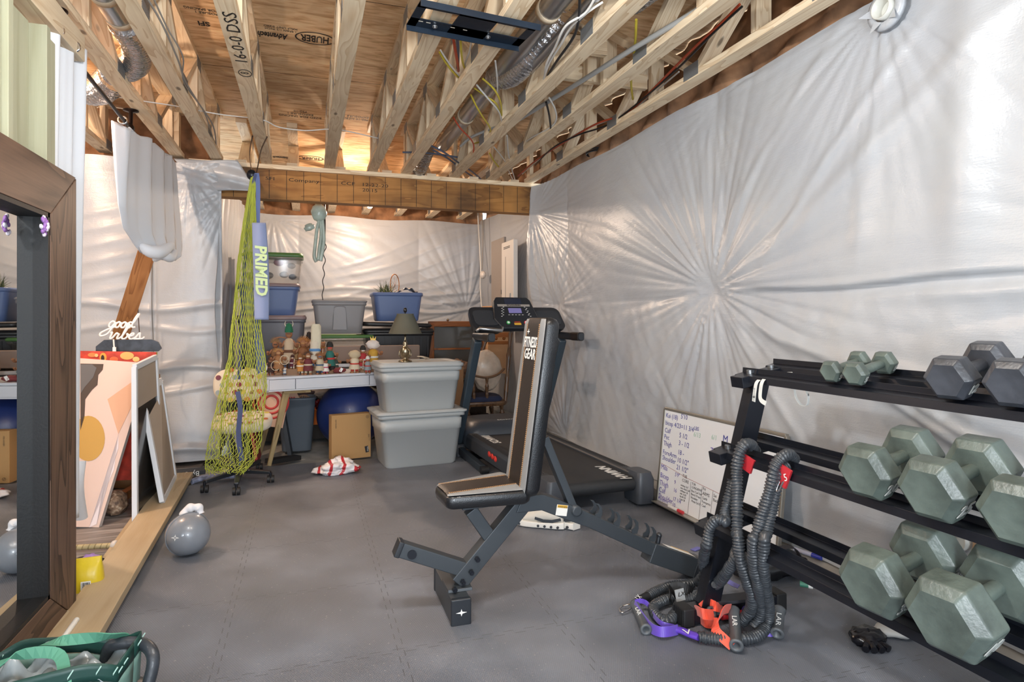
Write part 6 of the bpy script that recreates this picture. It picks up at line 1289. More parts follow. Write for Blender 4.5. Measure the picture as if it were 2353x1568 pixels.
# things leaning at the desk's left leg
FLT = [(-.47, 5.62, .30, .05, '2f3b38', 'dark green board leaning under the desk'), (-.42, 5.60, .34, .04, 'b33a45', 'red sleeve standing under the desk beside the leg'), (-.54, 5.62, .27, .03, 'b9bdbf', 'pale grey board leaning behind the swivel chair'), (-.60, 5.62, .24, .03, '8c9498', 'grey panel leaning at the far left of the desk'), (-.17, 5.72, .40, .05, '16181f', 'black folder standing behind the desk leg')]
for k, (x, y, h, th, c_, lab) in enumerate(FLT):
    m = MB(); m.box((x, y+.08, h*.5), (th*.6, .34, h), (0, -.16, .0)); build(m, 'leaning_board', M('board_'+c_, c_, .5), label=lab, cat='board')
m = MB(); m.box((-.19, 5.55, .02), (.28, .10, .035), (0, .05, .65)); build(m, 'black_bar', RUBBER, label='flat black bar lying on the concrete by the desk leg', cat='bar')
m = MB(); m.box(PX(680, 1030, Z=.01), (.12, .09, .012), (0, 0, .1)); build(m, 'white_card', WHITE, label='small white card on the concrete beside the waste bin', cat='card')
# plastic bag
t = NT('white_red_bag_film'); tc = t.n('ShaderNodeTexCoord'); w_ = t.n('ShaderNodeTexWave', _Scale=3.0, _Distortion=9.0, _Detail=2.0); t.l(tc.outputs['Object'], w_.inputs['Vector'])
t.l(t.ramp(w_.outputs[0], [(.84, 'e9e3e4'), (.87, 'c2343c')]), t.b.inputs['Base Color']); t.b.inputs['Roughness'].default_value = .3; t.b.inputs['Subsurface Weight'].default_value = 0
p = PX(775, 1090, Z=0)
cbg = crumple('plastic_bag', 'crumpled white plastic bag with red print on the mat', 'plastic bag', (p.x, p.y+.04, .04), (.13, .10, .062), t.m, 9, sharp=.55)
# ================================================================ swivel chair
DOTF = mat_cloth('cream_upholstery', 'd9cdb9'); sc_ = thing('swivel_chair', 'armless swivel chair with cream polka dot padding and black star base, behind the hanging net', 'chair', (-.48, 4.98, 0))
dots = ['8c3b46', 'b9a24a', '9aa3a6', 'c26a3a', '7c4450', 'c9b45a']
def dotpad(name, c, w, h, d, m_, rows, waist=0):
    m = MB(); rs = []
    for zz, s in ((-d/2, .90), (-d/2+.01, .97), (0, 1), (d/2-.012, .97), (d/2, .88), (d/2+.006, .5)):
        rg = []
        for k in range(40):
            a = 2*math.pi*k/40; x = math.copysign(abs(math.cos(a))**.7, math.cos(a))*w/2*s; y = math.copysign(abs(math.sin(a))**.7, math.sin(a))*h/2*s
            y *= 1-waist*math.exp(-(x/(w*.16))**2); rg.append(Vector(c)+m_@Vector((x, y, zz)))
        rs.append(rg)
    m.rings(rs, True); o = build(m, name, DOTF, sc_)
    k = 0
    for i in range(-3, 4):
        for j in range(-2, 3):
            x = (i+.5*(j % 2))*w/6.4; y = j*h/4.6; k += 1
            if (x/(w*.44))**4+(y/(h*.44))**4 > 1 or (waist and abs(x) < w*.12 and abs(y) > h*.3): continue
            m = MB(); p = Vector(c)+m_@Vector((x, y, d/2+(.0065 if (x/(w*.44))**2+(y/(h*.44))**2 < .5 else .004))); m.cyl(p-m_@Vector((0, 0, .004)), p+m_@Vector((0, 0, .001)), .019, 16); build(m, 'dot', M('dot_'+dots[k % 6], dots[k % 6], .8), o)
    return o
cm_ = Euler((math.pi/2-.12, 0, 0)).to_matrix()
dotpad('backrest', (-.495, 5.20, .69), .37, .26, .06, cm_, 0, .12)
dotpad('seat', (-.46, 5.06, .425), .42, .40, .075, Euler((.12, 0, 0)).to_matrix(), 0)
m = MB(); m.tube(smooth_pts([(-.49, 5.16, .66), (-.49, 5.18, .5), (-.48, 5.10, .40)], 5), .014, 10); build(m, 'back_bracket', BPLAS, sc_)
m = MB(); m.lathe([(.03, .06), (.03, .22), (.018, .23), (.018, .40), (.05, .41), (.05, .42)], (-.47, 4.96, 0), 16); build(m, 'gas_column', BPLAS, sc_)
cs0 = Vector((-.47, 4.96, .085))
for (u, v) in ((543, 1128), (622, 1100), (470, 1123), (596, 1072), (500, 1075)):
    e_ = PX(u, v, Z=.03); e_.z = .075; m = MB(); m.bar(cs0, e_, .05, .035, w2=.032, h2=.022); lg = build(m, 'leg', BPLAS, sc_, bevel=.006)
    for s in (-1, 1): m = MB(); q = e_+Vector((s*.014, 0, -.048)); m.cyl(q-Vector((.01, 0, 0)), q+Vector((.01, 0, 0)), .026, 18); build(m, 'caster', RUBBER, lg)
    m = MB(); m.cyl(e_, e_-Vector((0, 0, .04)), .01, 8); build(m, 'caster_stem', BLACKM, lg)
# ================================================================ hanging soccer net
nt = thing('sports_net', 'yellow green sports net with PRIMED banner hanging from the marked truss', 'net', (-.4, 4.97, .1))
YG = M('yellow_green_cord', 'b4bd48', .6); DEN = mat_cloth('blue_grey_polyester', '6878a8'); DEN2 = mat_cloth('navy_polyester', '4a5276'); BAN = mat_cloth('grey_blue_banner', '8794b8')
hang = PX(583, 402, Y=4.98)
m = MB(); m.strap(smooth_pts([(-.385, 4.98, 2.552), PX(574, 350, Y=4.98), PX(577, 385, Y=4.98), hang], 5), .022, .002, (.2, 1, 0)); build(m, 'hanging_strap', BLACKM, nt)
m = MB(); m.strap(smooth_pts([(-.285, 4.98, 2.552), PX(600, 345, Y=4.98), PX(592, 385, Y=4.98), hang+Vector((.015, 0, 0))], 5), .022, .002, (.2, 1, 0)); build(m, 'hanging_strap', BLACKM, nt)
m = MB(); m.strap([(-.39, 4.98, 2.552), (-.28, 4.98, 2.554)], .022, .002, (0, 1, 0)); build(m, 'hanging_strap', BLACKM, nt); m = MB(); m.sph(PX(578, 402, Y=4.97), (.035, .03, .04), 14, 8); build(m, 'strap_knot', BLACKM, nt)
prof = [(405, 584, 6), (450, 577, 8), (520, 572, 14), (600, 568, 22), (680, 564, 27), (760, 560, 33), (830, 562, 40), (890, 556, 48), (950, 548, 50), (1010, 540, 54), (1050, 533, 52), (1075, 525, 46), (1092, 520, 38)]
def netc(b):
    x = b*(len(prof)-1); i = min(int(x), len(prof)-2); q = x-i; A, B = prof[i], prof[i+1]; return [A[k]+(B[k]-A[k])*q for k in range(3)]
rn = random.Random(3)
def netp(a, b, j=0):
    v, u, hw = netc(b); s = math.cos(2*math.pi*a); dp = math.sin(2*math.pi*a)
    lob = 1+.22*math.sin(6*math.pi*a+b*4); uu_ = u+hw*s*lob; y = 4.95-.22*b+dp*hw*.0012
    p = PX(uu_, v-4*abs(math.sin(a*20))*b*2, Y=y); p.z = max(p.z, .03); return p+Vector((rn.uniform(-1, 1), rn.uniform(-1, 1), rn.uniform(-1, 1)))*.0035*(.3+b)
m = MB(); NS = 19; NR = 90
for sgn in (1, -1):
    for k in range(NS):
        pts = []; sw_ = .22
        for i in range(NR+1):
            b = (i/NR)**.92; zz = ((i % 4)/4)
            a = k/NS+sgn*(1/NS)*.5*(abs(((i/3.0+ (0 if sgn > 0 else 1)) % 2)-1)); pts.append(netp(a, b))
        m.tube(pts, .0024, 4, smooth=True)
build(m, 'net_mesh', YG, nt)
def band(pts, w, mat, name, th=.002, side=(1, .3, 0)): m = MB(); m.strap(smooth_pts([PX(u, v, Y=y) for u, v, y in pts], 6), w, th, side); return build(m, name, mat, nt)
band([(587, 400, 4.94), (575, 460, 4.93), (565, 560, 4.93), (557, 700, 4.93), (550, 850, 4.93), (548, 872, 4.93)], .022, DEN2, 'net_sleeve', side=(1, .1, 0))
band([(590, 398, 4.95), (593, 430, 4.94), (592, 520, 4.94), (588, 640, 4.94), (589, 760, 4.94), (595, 830, 4.94), (600, 850, 4.94)], .03, DEN, 'net_sleeve', side=(1, .1, 0))
band([(546, 900, 4.72), (552, 940, 4.71), (548, 1000, 4.71), (556, 1060, 4.72)], .032, DEN2, 'net_sleeve')
m = MB(); P3 = [PX(590, 750, Y=4.93), PX(614, 846, Y=4.93), PX(590, 862, Y=4.94), PX(586, 800, Y=4.93)]; m.add(P3, [(0, 1, 2, 3)]); build(m, 'corner_gusset', DEN, nt, solid=.003)
m = MB(); m.tube(smooth_pts([PX(600, 858, Y=4.92), PX(611, 852, Y=4.92), PX(613, 842, Y=4.92), PX(608, 838, Y=4.92)], 5), .004, 8); build(m, 'white_ring', WHITE, nt)
def banf(a, b): return PX(579+6*b+(32+ 4*math.sin(b*3.0))*a-0, 512+223*b, Y=4.80-.02*math.sin(a*3.1)-.01*math.sin(b*7))
m = MB(); m.grid(banf, 12, 40); bn = build(m, 'banner', BAN, nt, solid=.002)
text('PRIMED', .105, banf(.52, .235)+Vector((.0, -.02, 0)), Vector((.018, -.012, -1)), (1, .02, .018), M('lime_print', 'c2d9a0', .6), bn, 'banner_lettering', shear=.12, bold=.004, sx=1.0)
m = MB(); m.tube(smooth_pts([PX(440, 1108, Z=.02), PX(462, 1100, Z=.03), PX(500, 1095, Z=.04), PX(540, 1092, Z=.04)], 6), lambda q: .012+.028*math.sin(min(1, q*1.4)*math.pi*.6), 14, flat=.02); build(m, 'rolled_cloth_end', M('tie_dye_blue', '8f97b3', .8, var=.5, vs=25), nt)
# ================================================================ wrapped hanging bag
hb_ = thing('hanging_bag', 'pale green plastic bag knotted and hanging from the trusses before the rear wall', 'plastic bag', tuple(PX(733, 600, Y=5.99)))
PB = M('pale_green_film', 'a9b8ae', .25, bump=.7, bs=22, var=.15, vs=14)
def bp_(u, v, y=6.08): return PX(u, v, Y=y)
m = MB(); m.sph(bp_(733, 490), (.068, .05, .085), 26, 14, f=lambda d: 1+.10*abs(math.sin(9*d.x+3*d.z))-.1*max(0, -d.z)); build(m, 'bag_bulge', PB, hb_)
m = MB(); m.tube([bp_(733, 500), bp_(734, 470), bp_(736, 440)], lambda q: .03-.018*q, 12); build(m, 'bag_neck', PB, hb_)
m = MB(); m.sph(bp_(711, 523), (.05, .025, .034), 18, 10, rot=(0, -.4, 0), f=lambda d: 1+.15*math.sin(9*d.z)); build(m, 'bag_knot_loop', PB, hb_)
for pts in (((733, 508), (728, 530), (724, 565), (722, 590), (727, 602)), ((737, 508), (738, 540), (734, 570), (731, 598))): m = MB(); m.tube(smooth_pts([bp_(*q) for q in pts], 6), lambda s: .02+.012*s, 14, flat=.016); build(m, 'bag_tail', PB, hb_)
m = MB(); m.tube(smooth_pts([bp_(741, 505), bp_(744, 550), bp_(739, 585), bp_(736, 600)], 6), lambda s: .016+.004*s, 12); build(m, 'bag_tail', PB, hb_)
hk = [bp_(747, 470)]+[bp_(747+.0*k, 480+k*5) for k in range(12)]
m = MB(); m.tube([bp_(746, 440), bp_(747, 500), bp_(746, 560)], .007, 8); build(m, 'lamp_chain', BRZ, hb_)
pts = []
for k in range(60): s = k/59; pts.append(bp_(747-2*s*3+3*math.sin(s*26)*(1-s*.6), 560+130*s))
m = MB(); m.tube(pts, .0045, 6); build(m, 'dangling_cord', RUBBER, hb_)
# ================================================================ oak cabinet, papers
oc = thing('glass_cabinet', 'oak cabinet with glass doors behind the treadmill', 'cabinet', (1.6, 7.0, 0))
x0, x1, zt, zb = PX(985, 745, Y=6.85).x, PX(1120, 745, Y=6.85).x, PX(985, 745, Y=6.85).z, .60
m = MB(); m.bar((x0, 6.87, zt), (x1, 6.87, zt), .06, .06); m.bar((x0, 6.87, zb), (x1, 6.87, zb), .06, .05); m.bar((x0+.03, 6.87, zb), (x0+.03, 6.87, zt), .06, .07, (0, 1, 0)); m.bar((x1-.03, 6.87, zb), (x1-.03, 6.87, zt), .06, .07, (0, 1, 0)); build(m, 'face_frame', OAK, oc, bevel=.004)
m = MB(); m.box(((x0+x1)/2, 7.1, (zt+0)/2), (x1-x0, .40, zt)); build(m, 'cabinet_carcass', M('dark_interior', '2e241d', .7), oc)
m = MB(); m.box(((x0+x1)/2, 6.875, (zt+zb)/2), (x1-x0-.1, .006, zt-zb-.05)); build(m, 'glass_door', M('cabinet_glass', '6c6a66', .06, alpha=.45), oc)
m = MB(); m.box(((x0+x1)/2, 6.86, zb+(zt-zb)*.48), (x1-x0-.1, .02, .02)); build(m, 'shelf_edge', OAK, oc)
m = MB(); m.sph(((x0+x1)/2-.12, 6.86, zt+.045), .015, 12, 8); build(m, 'brass_finial', BRS, oc)
for k in range(6): m = MB(); m.box((PX(1020, 815, Y=6.1).x+.03*math.sin(k*2), 6.1, .72+.012*k), (.26-.02*k, .2, .008), (0, 0, .2*math.sin(k))); build(m, 'paper_stack' if k < 5 else 'magazine', M('paper_%d' % (k % 3), ['cfcac2', '4a4644', 'b9b1a6'][k % 3], .7), label=['pale papers lowest on the box behind the totes', 'dark folder second in the pile behind the totes', 'beige papers third in the pile behind the totes', 'pale envelope fourth in the pile behind the totes', 'dark booklet fifth in the pile behind the totes', 'beige magazine topmost in the pile behind the totes'][k], cat='paper')
m = MB(); m.box((PX(1020, 815, Y=6.15).x, 6.15, .355), (.34, .26, .71)); build(m, 'carton', M('brown_cardboard', '8f6a49', .85), label='brown carton behind the grey totes carrying the papers', cat='box')
crumple('cord_heap', 'tangled brown cords and cloth beside the treadmill post', 'cords', PX(1055, 850, Y=6.2), (.09, .06, .10), M('tangle_brown', '7a5a44', .7, bump=1, bs=30, var=.5, vs=30), 77, sharp=.5)
# ================================================================ rocking chair
rc = thing('rocking_chair', 'dark turned wood rocking chair with navy cushion behind the treadmill', 'chair', (1.75, 6.05, 0))
YR = 6.0
def rp(u, v, y=YR): return PX(u, v, Y=y)
def turned(a, b, r, name='spindle', n=7):
    a, b = Vector(a), Vector(b); L = (b-a).length; q = (b-a).to_track_quat('Z', 'Y').to_matrix(); m = MB(); pr = []
    for k in range(25): s = k/24; pr.append((r*(.62+.38*abs(math.sin(s*math.pi*2.5))+(.25 if k in (8, 9, 16) else 0)), L*s))
    m.lathe(pr, a, 12, q); return build(m, name, CHAIRW, rc)
seat_c = (rp(1072, 930)+rp(1160, 925))/2
m = MB(); m.rrect([(.46, .44, .08, -.03), (.50, .48, .10, 0), (.48, .46, .1, .015)], (seat_c.x, seat_c.y+.22, seat_c.z)); build(m, 'seat', CHAIRW, rc)
m = MB(); m.rrect([(.42, .40, .1, .015), (.44, .42, .12, .04), (.40, .38, .12, .065)], (seat_c.x-.02, seat_c.y+.20, seat_c.z)); build(m, 'seat_cushion', M('navy_cushion', '232b48', .8), rc)
sx0 = seat_c.x-.2
for s in (-1, 1):
    for dy in (.03, .42): turned((seat_c.x+s*.2, seat_c.y+dy, .08), (seat_c.x+s*.17, seat_c.y+dy, seat_c.z-.02), .024, 'leg')
    m = MB(); m.tube(smooth_pts([(seat_c.x+s*.2, seat_c.y-.25, .09), (seat_c.x+s*.2, seat_c.y, .04), (seat_c.x+s*.2, seat_c.y+.35, .025), (seat_c.x+s*.2, seat_c.y+.75, .10)], 6), .02, 10); build(m, 'rocker', CHAIRW, rc)
turned((seat_c.x+.22, seat_c.y+.05, seat_c.z), rp(1173, 765, 6.15), .024, 'back_post'); turned((seat_c.x-.14, seat_c.y+.3, seat_c.z), rp(1122, 768, 6.3), .022, 'back_post')
m = MB(); m.bar(rp(1122, 770, 6.28), rp(1172, 770, 6.15), .02, .05); build(m, 'crest_rail', OAK, rc); m = MB(); m.bar(rp(1122, 788, 6.28), rp(1168, 788, 6.15), .02, .035); build(m, 'back_rail', OAK, rc)
for u in (1140, 1158): m = MB(); m.sph(rp(u, 778, 6.2), .018, 12, 8); build(m, 'ball_spindle', OAK, rc)
m = MB(); m.tube(smooth_pts([rp(1078, 857), rp(1092, 864), rp(1118, 868), rp(1142, 862), rp(1158, 848, 6.05)], 6), .017, 10, flat=.012); build(m, 'arm_rest', CHAIRW, rc)
for u0, u1 in ((1087, 1091), (1119, 1120)): turned((rp(u1, 925).x, rp(u1, 925).y+.02, seat_c.z), rp(u0, 868), .018)
turned((seat_c.x-.2, seat_c.y+.02, seat_c.z), rp(1078, 860), .018)
crumple('wrapped_pillow', 'round pillow in a clear wrinkled plastic bag on the rocking chair', 'pillow', rp(1118, 852, 6.22), (.155, .08, .215), M('pillow_film', 'cbb8a5', .25, bump=.6, bs=18, var=.15, vs=8), 21, sharp=.10)
m = MB(); m.box(rp(1165, 800, 6.9)+Vector((-.16, 0, .1)), (.25, .3, .75), (0, .1, .1)); build(m, 'cardboard_sheet', M('tan_cardboard', 'c79a70', .85), label='tan cardboard sheet leaning in the corner behind the rocking chair', cat='cardboard')
crumple('shoe_heap', 'dark heap of shoes and gear on the floor under the rocking chair', 'shoes', (seat_c.x, seat_c.y+.45, .08), (.22, .15, .09), M('dark_heap', '2a282b', .6), 23, sharp=.4)
# ================================================================ electrical panel, outlet, bulb
ep = thing('electrical_panel', 'flat grey breaker panel door on the right wall beyond the beam', 'electrical panel', (2.1, 6.9, 1.6))
m = MB(); m.box((2.115, 6.93, 1.70), (.03, .50, .84)); build(m, 'panel_cover', M('grey_enamel', '8f857c', .4), ep, bevel=.004)
m = MB(); m.box((2.096, 6.74, 1.50), (.008, .05, .05)); build(m, 'latch', BLACKM, ep); m = MB(); m.box((2.098, 7.0, 1.36), (.003, .07, .07)); build(m, 'paper_label', WHITE, ep)
wp_ = thing('media_panel', 'white enclosure with vent slots beside the grey breaker panel', 'enclosure', (2.1, 6.4, 1.5))
m = MB(); m.box((2.09, 6.44, 1.55), (.05, .42, .98)); wpp = build(m, 'enclosure_door', M('white_enamel', 'd8d2cb', .35), wp_, bevel=.006)
for z in (1.98, 1.965): m = MB(); m.box((2.064, 6.46, z), (.003, .22, .006)); build(m, 'vent_slot', INKK, wpp)
m = MB(); m.box((2.064, 6.50, 1.60), (.003, .008, .55)); build(m, 'hinge_groove', M('groove_grey', '8a8580', .5), wpp); m = MB(); m.box((2.064, 6.33, 1.42), (.006, .04, .1)); build(m, 'door_latch', ZINC, wpp)
ou = thing('wall_outlet', 'round cable fitting and cord on the right wall near the rear corner', 'outlet', tuple(PX(1108, 635, X=2.15)))
m = MB(); m.sph(PX(1110, 632, X=2.13), (.04, .06, .05), 14, 8); build(m, 'fitting', M('white_fitting', 'd8d0c8', .4), ou); m = MB(); m.tube(smooth_pts([PX(1098, 490, X=2.16), PX(1102, 560, X=2.15), PX(1105, 620, X=2.13), PX(1104, 660, X=2.13), PX(1108, 720, X=2.15)], 6), .010, 8); build(m, 'cable', M('white_cable', 'd9d6d0', .5), ou)
m = MB(); m.tube(smooth_pts([PX(1108, 495, X=2.16), PX(1110, 540, X=2.15), PX(1108, 620, X=2.13)], 6), .007, 8); build(m, 'cable', M('grey_cable', '8f8982', .5), ou)
lb_ = thing('light_bulb', 'lit bare warm bulb under the trusses beyond the beam', 'light bulb', (.66, 7.05, 2.43))
m = MB(); m.sph((.66, 7.05, 2.455), .035, 20, 12); gb_ = build(m, 'glass_bulb', M('lit_bulb_glass', 'ffd9a0', .3, emit=14), lb_)
m = MB(); m.lathe([(.05, .14), (.055, .10), (.035, .08), (.02, .065), (.02, .03)], (.66, 7.05, 2.455), 20); build(m, 'socket', M('porcelain', 'e1ddd5', .3), lb_)
# ================================================================ ducts
def foil(name='foil_duct'):
    t = NT(name); tc = t.n('ShaderNodeTexCoord'); n = t.n('ShaderNodeTexNoise', _Scale=45.0, _Detail=3.0); t.l(tc.outputs['Object'], n.inputs['Vector'])
    t.b.inputs['Base Color'].default_value = hexc('c4c4c6'); t.b.inputs['Metallic'].default_value = .9; t.b.inputs['Roughness'].default_value = .25; t.bump(n.outputs[0], .9, .01); return t.m
FOIL = foil()
def duct(lab, pts, r, rings=(), name='round_duct'):
    t = thing(name, lab, 'duct', tuple(pts[0])); m = MB(); m.tube(pts, r, 28); build(m, 'duct_pipe', STEEL, t)
    for q in rings:
        p = Vector(pts[0]).lerp(Vector(pts[-1]), q); d = (Vector(pts[-1])-Vector(pts[0])).normalized(); m = MB(); m.lathe([(r+.001, -.02), (r+.005, -.02), (r+.005, .02), (r+.001, .02)], p, 28, d.to_track_quat('Z', 'Y').to_matrix()); build(m, 'seam_band', M('tape_band_beige', 'c9b79d', .6), t)
    return t
def flex(lab, pts, r, name='flexible_duct'):
    P_ = smooth_pts(pts, 14); L = sum((P_[i+1]-P_[i]).length for i in range(len(P_)-1)); m = MB()
    out = []; n = max(20, int(L/.008)); seg = [0]
    for i in range(1, len(P_)): seg.append(seg[-1]+(P_[i]-P_[i-1]).length)
    j = 0
    for i in range(n+1):
        s = L*i/n
        while j < len(seg)-2 and seg[j+1] < s: j += 1
        out.append(P_[j].lerp(P_[j+1], (s-seg[j])/max(1e-6, seg[j+1]-seg[j])))
    m.tube(out, lambda q: r*(1+.06*math.sin(q*n*2.1)+.02*math.sin(q*n*.7)), 24); return build(m, name, FOIL, label=lab, cat='duct')
duct('long galvanised round duct running between the left trusses', [(-.895, 2.0, 2.70), (-.885, 3.62, 2.70)], .062, (.8, .95))
flex('crumpled foil duct elbow at the end of the left round duct', [(-.885, 3.62, 2.70), (-.88, 3.85, 2.69), (-.95, 4.08, 2.66), (-1.10, 4.2, 2.64)], .075)
flex('foil duct bulging behind the curtain rod in the side room', [(-1.12, 4.35, 2.66), (-1.25, 4.5, 2.62), (-1.42, 4.55, 2.66)], .085)
m = MB()
duct('long silver round duct crossing between the right trusses', [(1.115, 1.6, 2.70), (1.115, 5.3, 2.70)], .058, (.33, .78))
duct('thinner grey duct beside the long silver duct', [(1.225, 1.6, 2.64), (1.225, 3.4, 2.64)], .026)
flex('shiny foil flexible duct curving right of the black bracket', [(1.32, 3.15, 2.86), (1.26, 3.18, 2.76), (1.20, 3.35, 2.68), (1.16, 3.55, 2.66), (1.11, 3.72, 2.70)], .068)
flex('foil duct at the top edge above the right trusses', [(1.52, 1.6, 2.74), (1.53, 2.2, 2.74), (1.52, 2.75, 2.78)], .075)
flex('foil duct dropping behind the beam near the plate', [(.98, 6.15, 2.78), (.98, 6.05, 2.62), (1.0, 5.9, 2.60), (1.02, 5.55, 2.72)], .07)
# ================================================================ bracket
bk = thing('wall_mount_bracket', 'black slotted steel television mount plate screwed to the trusses', 'bracket', (.7, 2.3, 2.5))
zb = 2.535; q = [PX(948, -8, Z=zb), PX(1228, 52, Z=zb), PX(1190, 102, Z=zb), PX(934, 56, Z=zb)]
ex_ = (q[1]-q[0]); Wb = ex_.length; ex_.normalize(); ey_ = (q[3]-q[0]); ey_ = (ey_-ex_*ey_.dot(ex_)); Hb = .24; ey_.normalize(); o_ = q[3]-ey_*Hb-ex_*.0; Wb = .56
mb3 = Matrix((ex_, ey_, ex_.cross(ey_))).transposed()
BKM = M('blue_black_steel', '1e2a38', .35, .4, bump=.1, bs=40)
def bx(x, y, w, h, z=0, th=.003, name='plate', mat=BKM): m = MB(); m.box(o_+ex_*x+ey_*y+Vector((0, 0, z)), (w, h, th), mb3); return build(m, name, mat, bk)
m = MB()
for (x, y, w_, h_) in ((Wb/2, .03, Wb, .06), (Wb/2, Hb-.04, Wb, .08), (.02, Hb/2, .04, Hb), (Wb-.02, Hb/2, .04, Hb), (Wb*.5, Hb/2, Wb*.32, Hb)):
    m.box(o_+ex_*x+ey_*y, (w_, h_, .004), mb3)
pb_ = build(m, 'slotted_plate', BKM, bk)
bx(Wb/2, Hb, Wb, .004, -.012, .028, 'folded_lip'); bx(Wb/2, 0, Wb, .004, -.012, .028, 'folded_lip')
for x in (.12, .38): m = MB(); c = o_+ex_*x+ey_*(Hb-.045)+Vector((0, 0, -.004)); m.cyl(c, c-Vector((0, 0, .006)), .012, 16); m.cyl(c, c-Vector((0, 0, .011)), .006, 6); build(m, 'lag_bolt', ZINC, bk)
for x in (.05, .085, .20, .26): bx(x, Hb-.06, .02, .005, -.003, .001, 'slot', M('pale_slot', 'b9b2a4', .5))  # slots drawn as pale strips on the plate
# ================================================================ blocking and conduit
def block(lab, p, q, w_=.038, h=.089, mat=PINE, up=(0, 0, 1)): m = MB(); m.bar(p, q, w_, h, up); return build(m, 'lumber_block', mat, label=lab, cat='lumber block')
block('nailed lumber block between the trusses right of the silver duct', (1.17, 3.25, 2.76), (1.64, 3.25, 2.76))
block('cream lumber block bridging the right trusses', (1.38, 3.45, 2.66), (2.05, 3.45, 2.66), PINE)  if False else block('cream lumber block bridging the two right trusses', (1.38, 3.5, 2.70), (2.05, 3.5, 2.70))
block('short lumber block high in the top right corner', (1.72, 2.35, 2.75), (2.08, 2.35, 2.75))
block('upright lumber block beside the cream bridging block', (1.62, 3.42, 2.62), (1.62, 3.42, 2.92), .06, .06, PINE, (0, 1, 0))
m = MB(); m.tube(smooth_pts([(1.76, 1.6, 2.60), (1.70, 2.3, 2.60), (1.60, 2.9, 2.60), (1.53, 3.5, 2.61), (1.42, 4.3, 2.62)], 8), .014, 12); build(m, 'grey_conduit', M('grey_pvc', 'a9aaa8', .4), label='grey plastic conduit slanting under the right trusses', cat='pipe')
m = MB(); m.tube(smooth_pts([(1.40, 4.32, 2.63), (1.25, 4.75, 2.64), (1.20, 5.0, 2.62)], 8), .011, 10); build(m, 'grey_conduit', M('grey_pvc', 'a9aaa8', .4), label='short grey conduit stub ending near the beam', cat='pipe')
# ================================================================ cables
CW = M('white_cable', 'd9d6d0', .5); CYL = M('yellow_cable', 'c9b53a', .45); CO = M('orange_cable', 'b8492a', .45); CB_ = M('black_cable', '17171a', .45); CBL = M('blue_grey_pex', '5a6780', .4); CG = M('grey_cable', '8f8982', .5)
def cable(lab, pts, r, mat, z=None):
    P_ = [PX(p[0], p[1], Z=p[2]) if len(p) == 3 else Vector(p[:3]) for p in pts]; m = MB(); m.tube(smooth_pts(P_, 7), r, 7); return build(m, 'cable', mat, label=lab, cat='cable', group='cables among the trusses')
Zc = 2.62
cable('thin white cable sagging across the subfloor from truss to truss', [(190, 208, 2.60), (300, 228, 2.58), (400, 243, 2.58), (500, 262, 2.58), (600, 275, 2.58), (640, 292, 2.57), (700, 300, 2.57), (752, 297, 2.58), (790, 300, 2.58), (870, 318, 2.60)], .004, CW)
cable('grey cable running down beside the second left truss', [(335, -10, 2.6), (375, 60, 2.58), (410, 140, 2.56), (425, 185, 2.56), (455, 235, 2.57), (490, 290, 2.58), (497, 340, 2.58)], .005, CG)
cable('second grey cable twisted with the one by the left truss', [(350, -10, 2.6), (385, 65, 2.58), (420, 130, 2.56), (423, 190, 2.56), (470, 260, 2.57), (495, 335, 2.58), (512, 362, 2.58)], .004, CG)
cable('red cable dropping behind the black bracket', [(1040, 80, 2.62), (1047, 120, 2.60), (1052, 150, 2.62), (1056, 190, 2.75)], .008, CO)
cable('blue grey cable dropping beside the red one behind the bracket', [(1050, 80, 2.64), (1052, 140, 2.66), (1048, 200, 2.72)], .010, CBL)
cable('yellow cable curling behind the bracket into the truss', [(1058, 80, 2.60), (1060, 120, 2.58), (1065, 150, 2.60), (1075, 168, 2.64)], .006, CYL)
cable('yellow cable fanning down left of the silver duct', [(1010, 120, 2.62), (1025, 145, 2.60), (1045, 170, 2.60), (1062, 182, 2.62)], .006, CYL)
cable('white cable fanning down left of the silver duct', [(1012, 115, 2.62), (1028, 140, 2.60), (1050, 168, 2.60), (1066, 186, 2.62)], .005, CW)
cable('white cable loop just under the black bracket', [(1085, 85, 2.60), (1078, 120, 2.60), (1068, 150, 2.62), (1072, 170, 2.66)], .005, CW)
cable('white vertical cable below the bracket right end', [(1138, 140, 2.60), (1142, 180, 2.58), (1143, 215, 2.60)], .005, CW)
cable('yellow cable arching to the middle right truss', [(1108, 180, 2.62), (1135, 205, 2.58), (1150, 235, 2.57), (1153, 265, 2.58)], .006, CYL)
cable('white cable arching to the middle right truss', [(1095, 195, 2.62), (1120, 225, 2.58), (1145, 255, 2.57), (1153, 280, 2.58), (1153, 298, 2.57)], .006, CW)
cable('second yellow cable below the foil duct', [(1090, 203, 2.62), (1118, 222, 2.60), (1140, 238, 2.58), (1150, 260, 2.58)], .005, CYL)
cable('long yellow cable dropping left of the middle right truss', [(1082, 218, 2.62), (1095, 245, 2.58), (1110, 270, 2.57), (1127, 298, 2.58), (1115, 320, 2.62), (1090, 330, 2.66)], .006, CYL)
cable('orange cable dropping to the middle right truss', [(1042, 270, 2.62), (1058, 295, 2.58), (1080, 318, 2.57), (1088, 332, 2.58), (1088, 350, 2.56)], .006, CO)
cable('white cable clipped along the right silver duct', [(1370, -10, 2.60), (1345, 30, 2.58), (1300, 60, 2.57), (1275, 110, 2.56), (1255, 150, 2.57), (1250, 190, 2.60)], .006, CW)
cable('second white cable looping from the joint bundle', [(1385, 5, 2.62), (1345, 32, 2.58), (1310, 65, 2.58), (1290, 100, 2.57), (1262, 145, 2.57), (1248, 188, 2.58)], .006, CW)
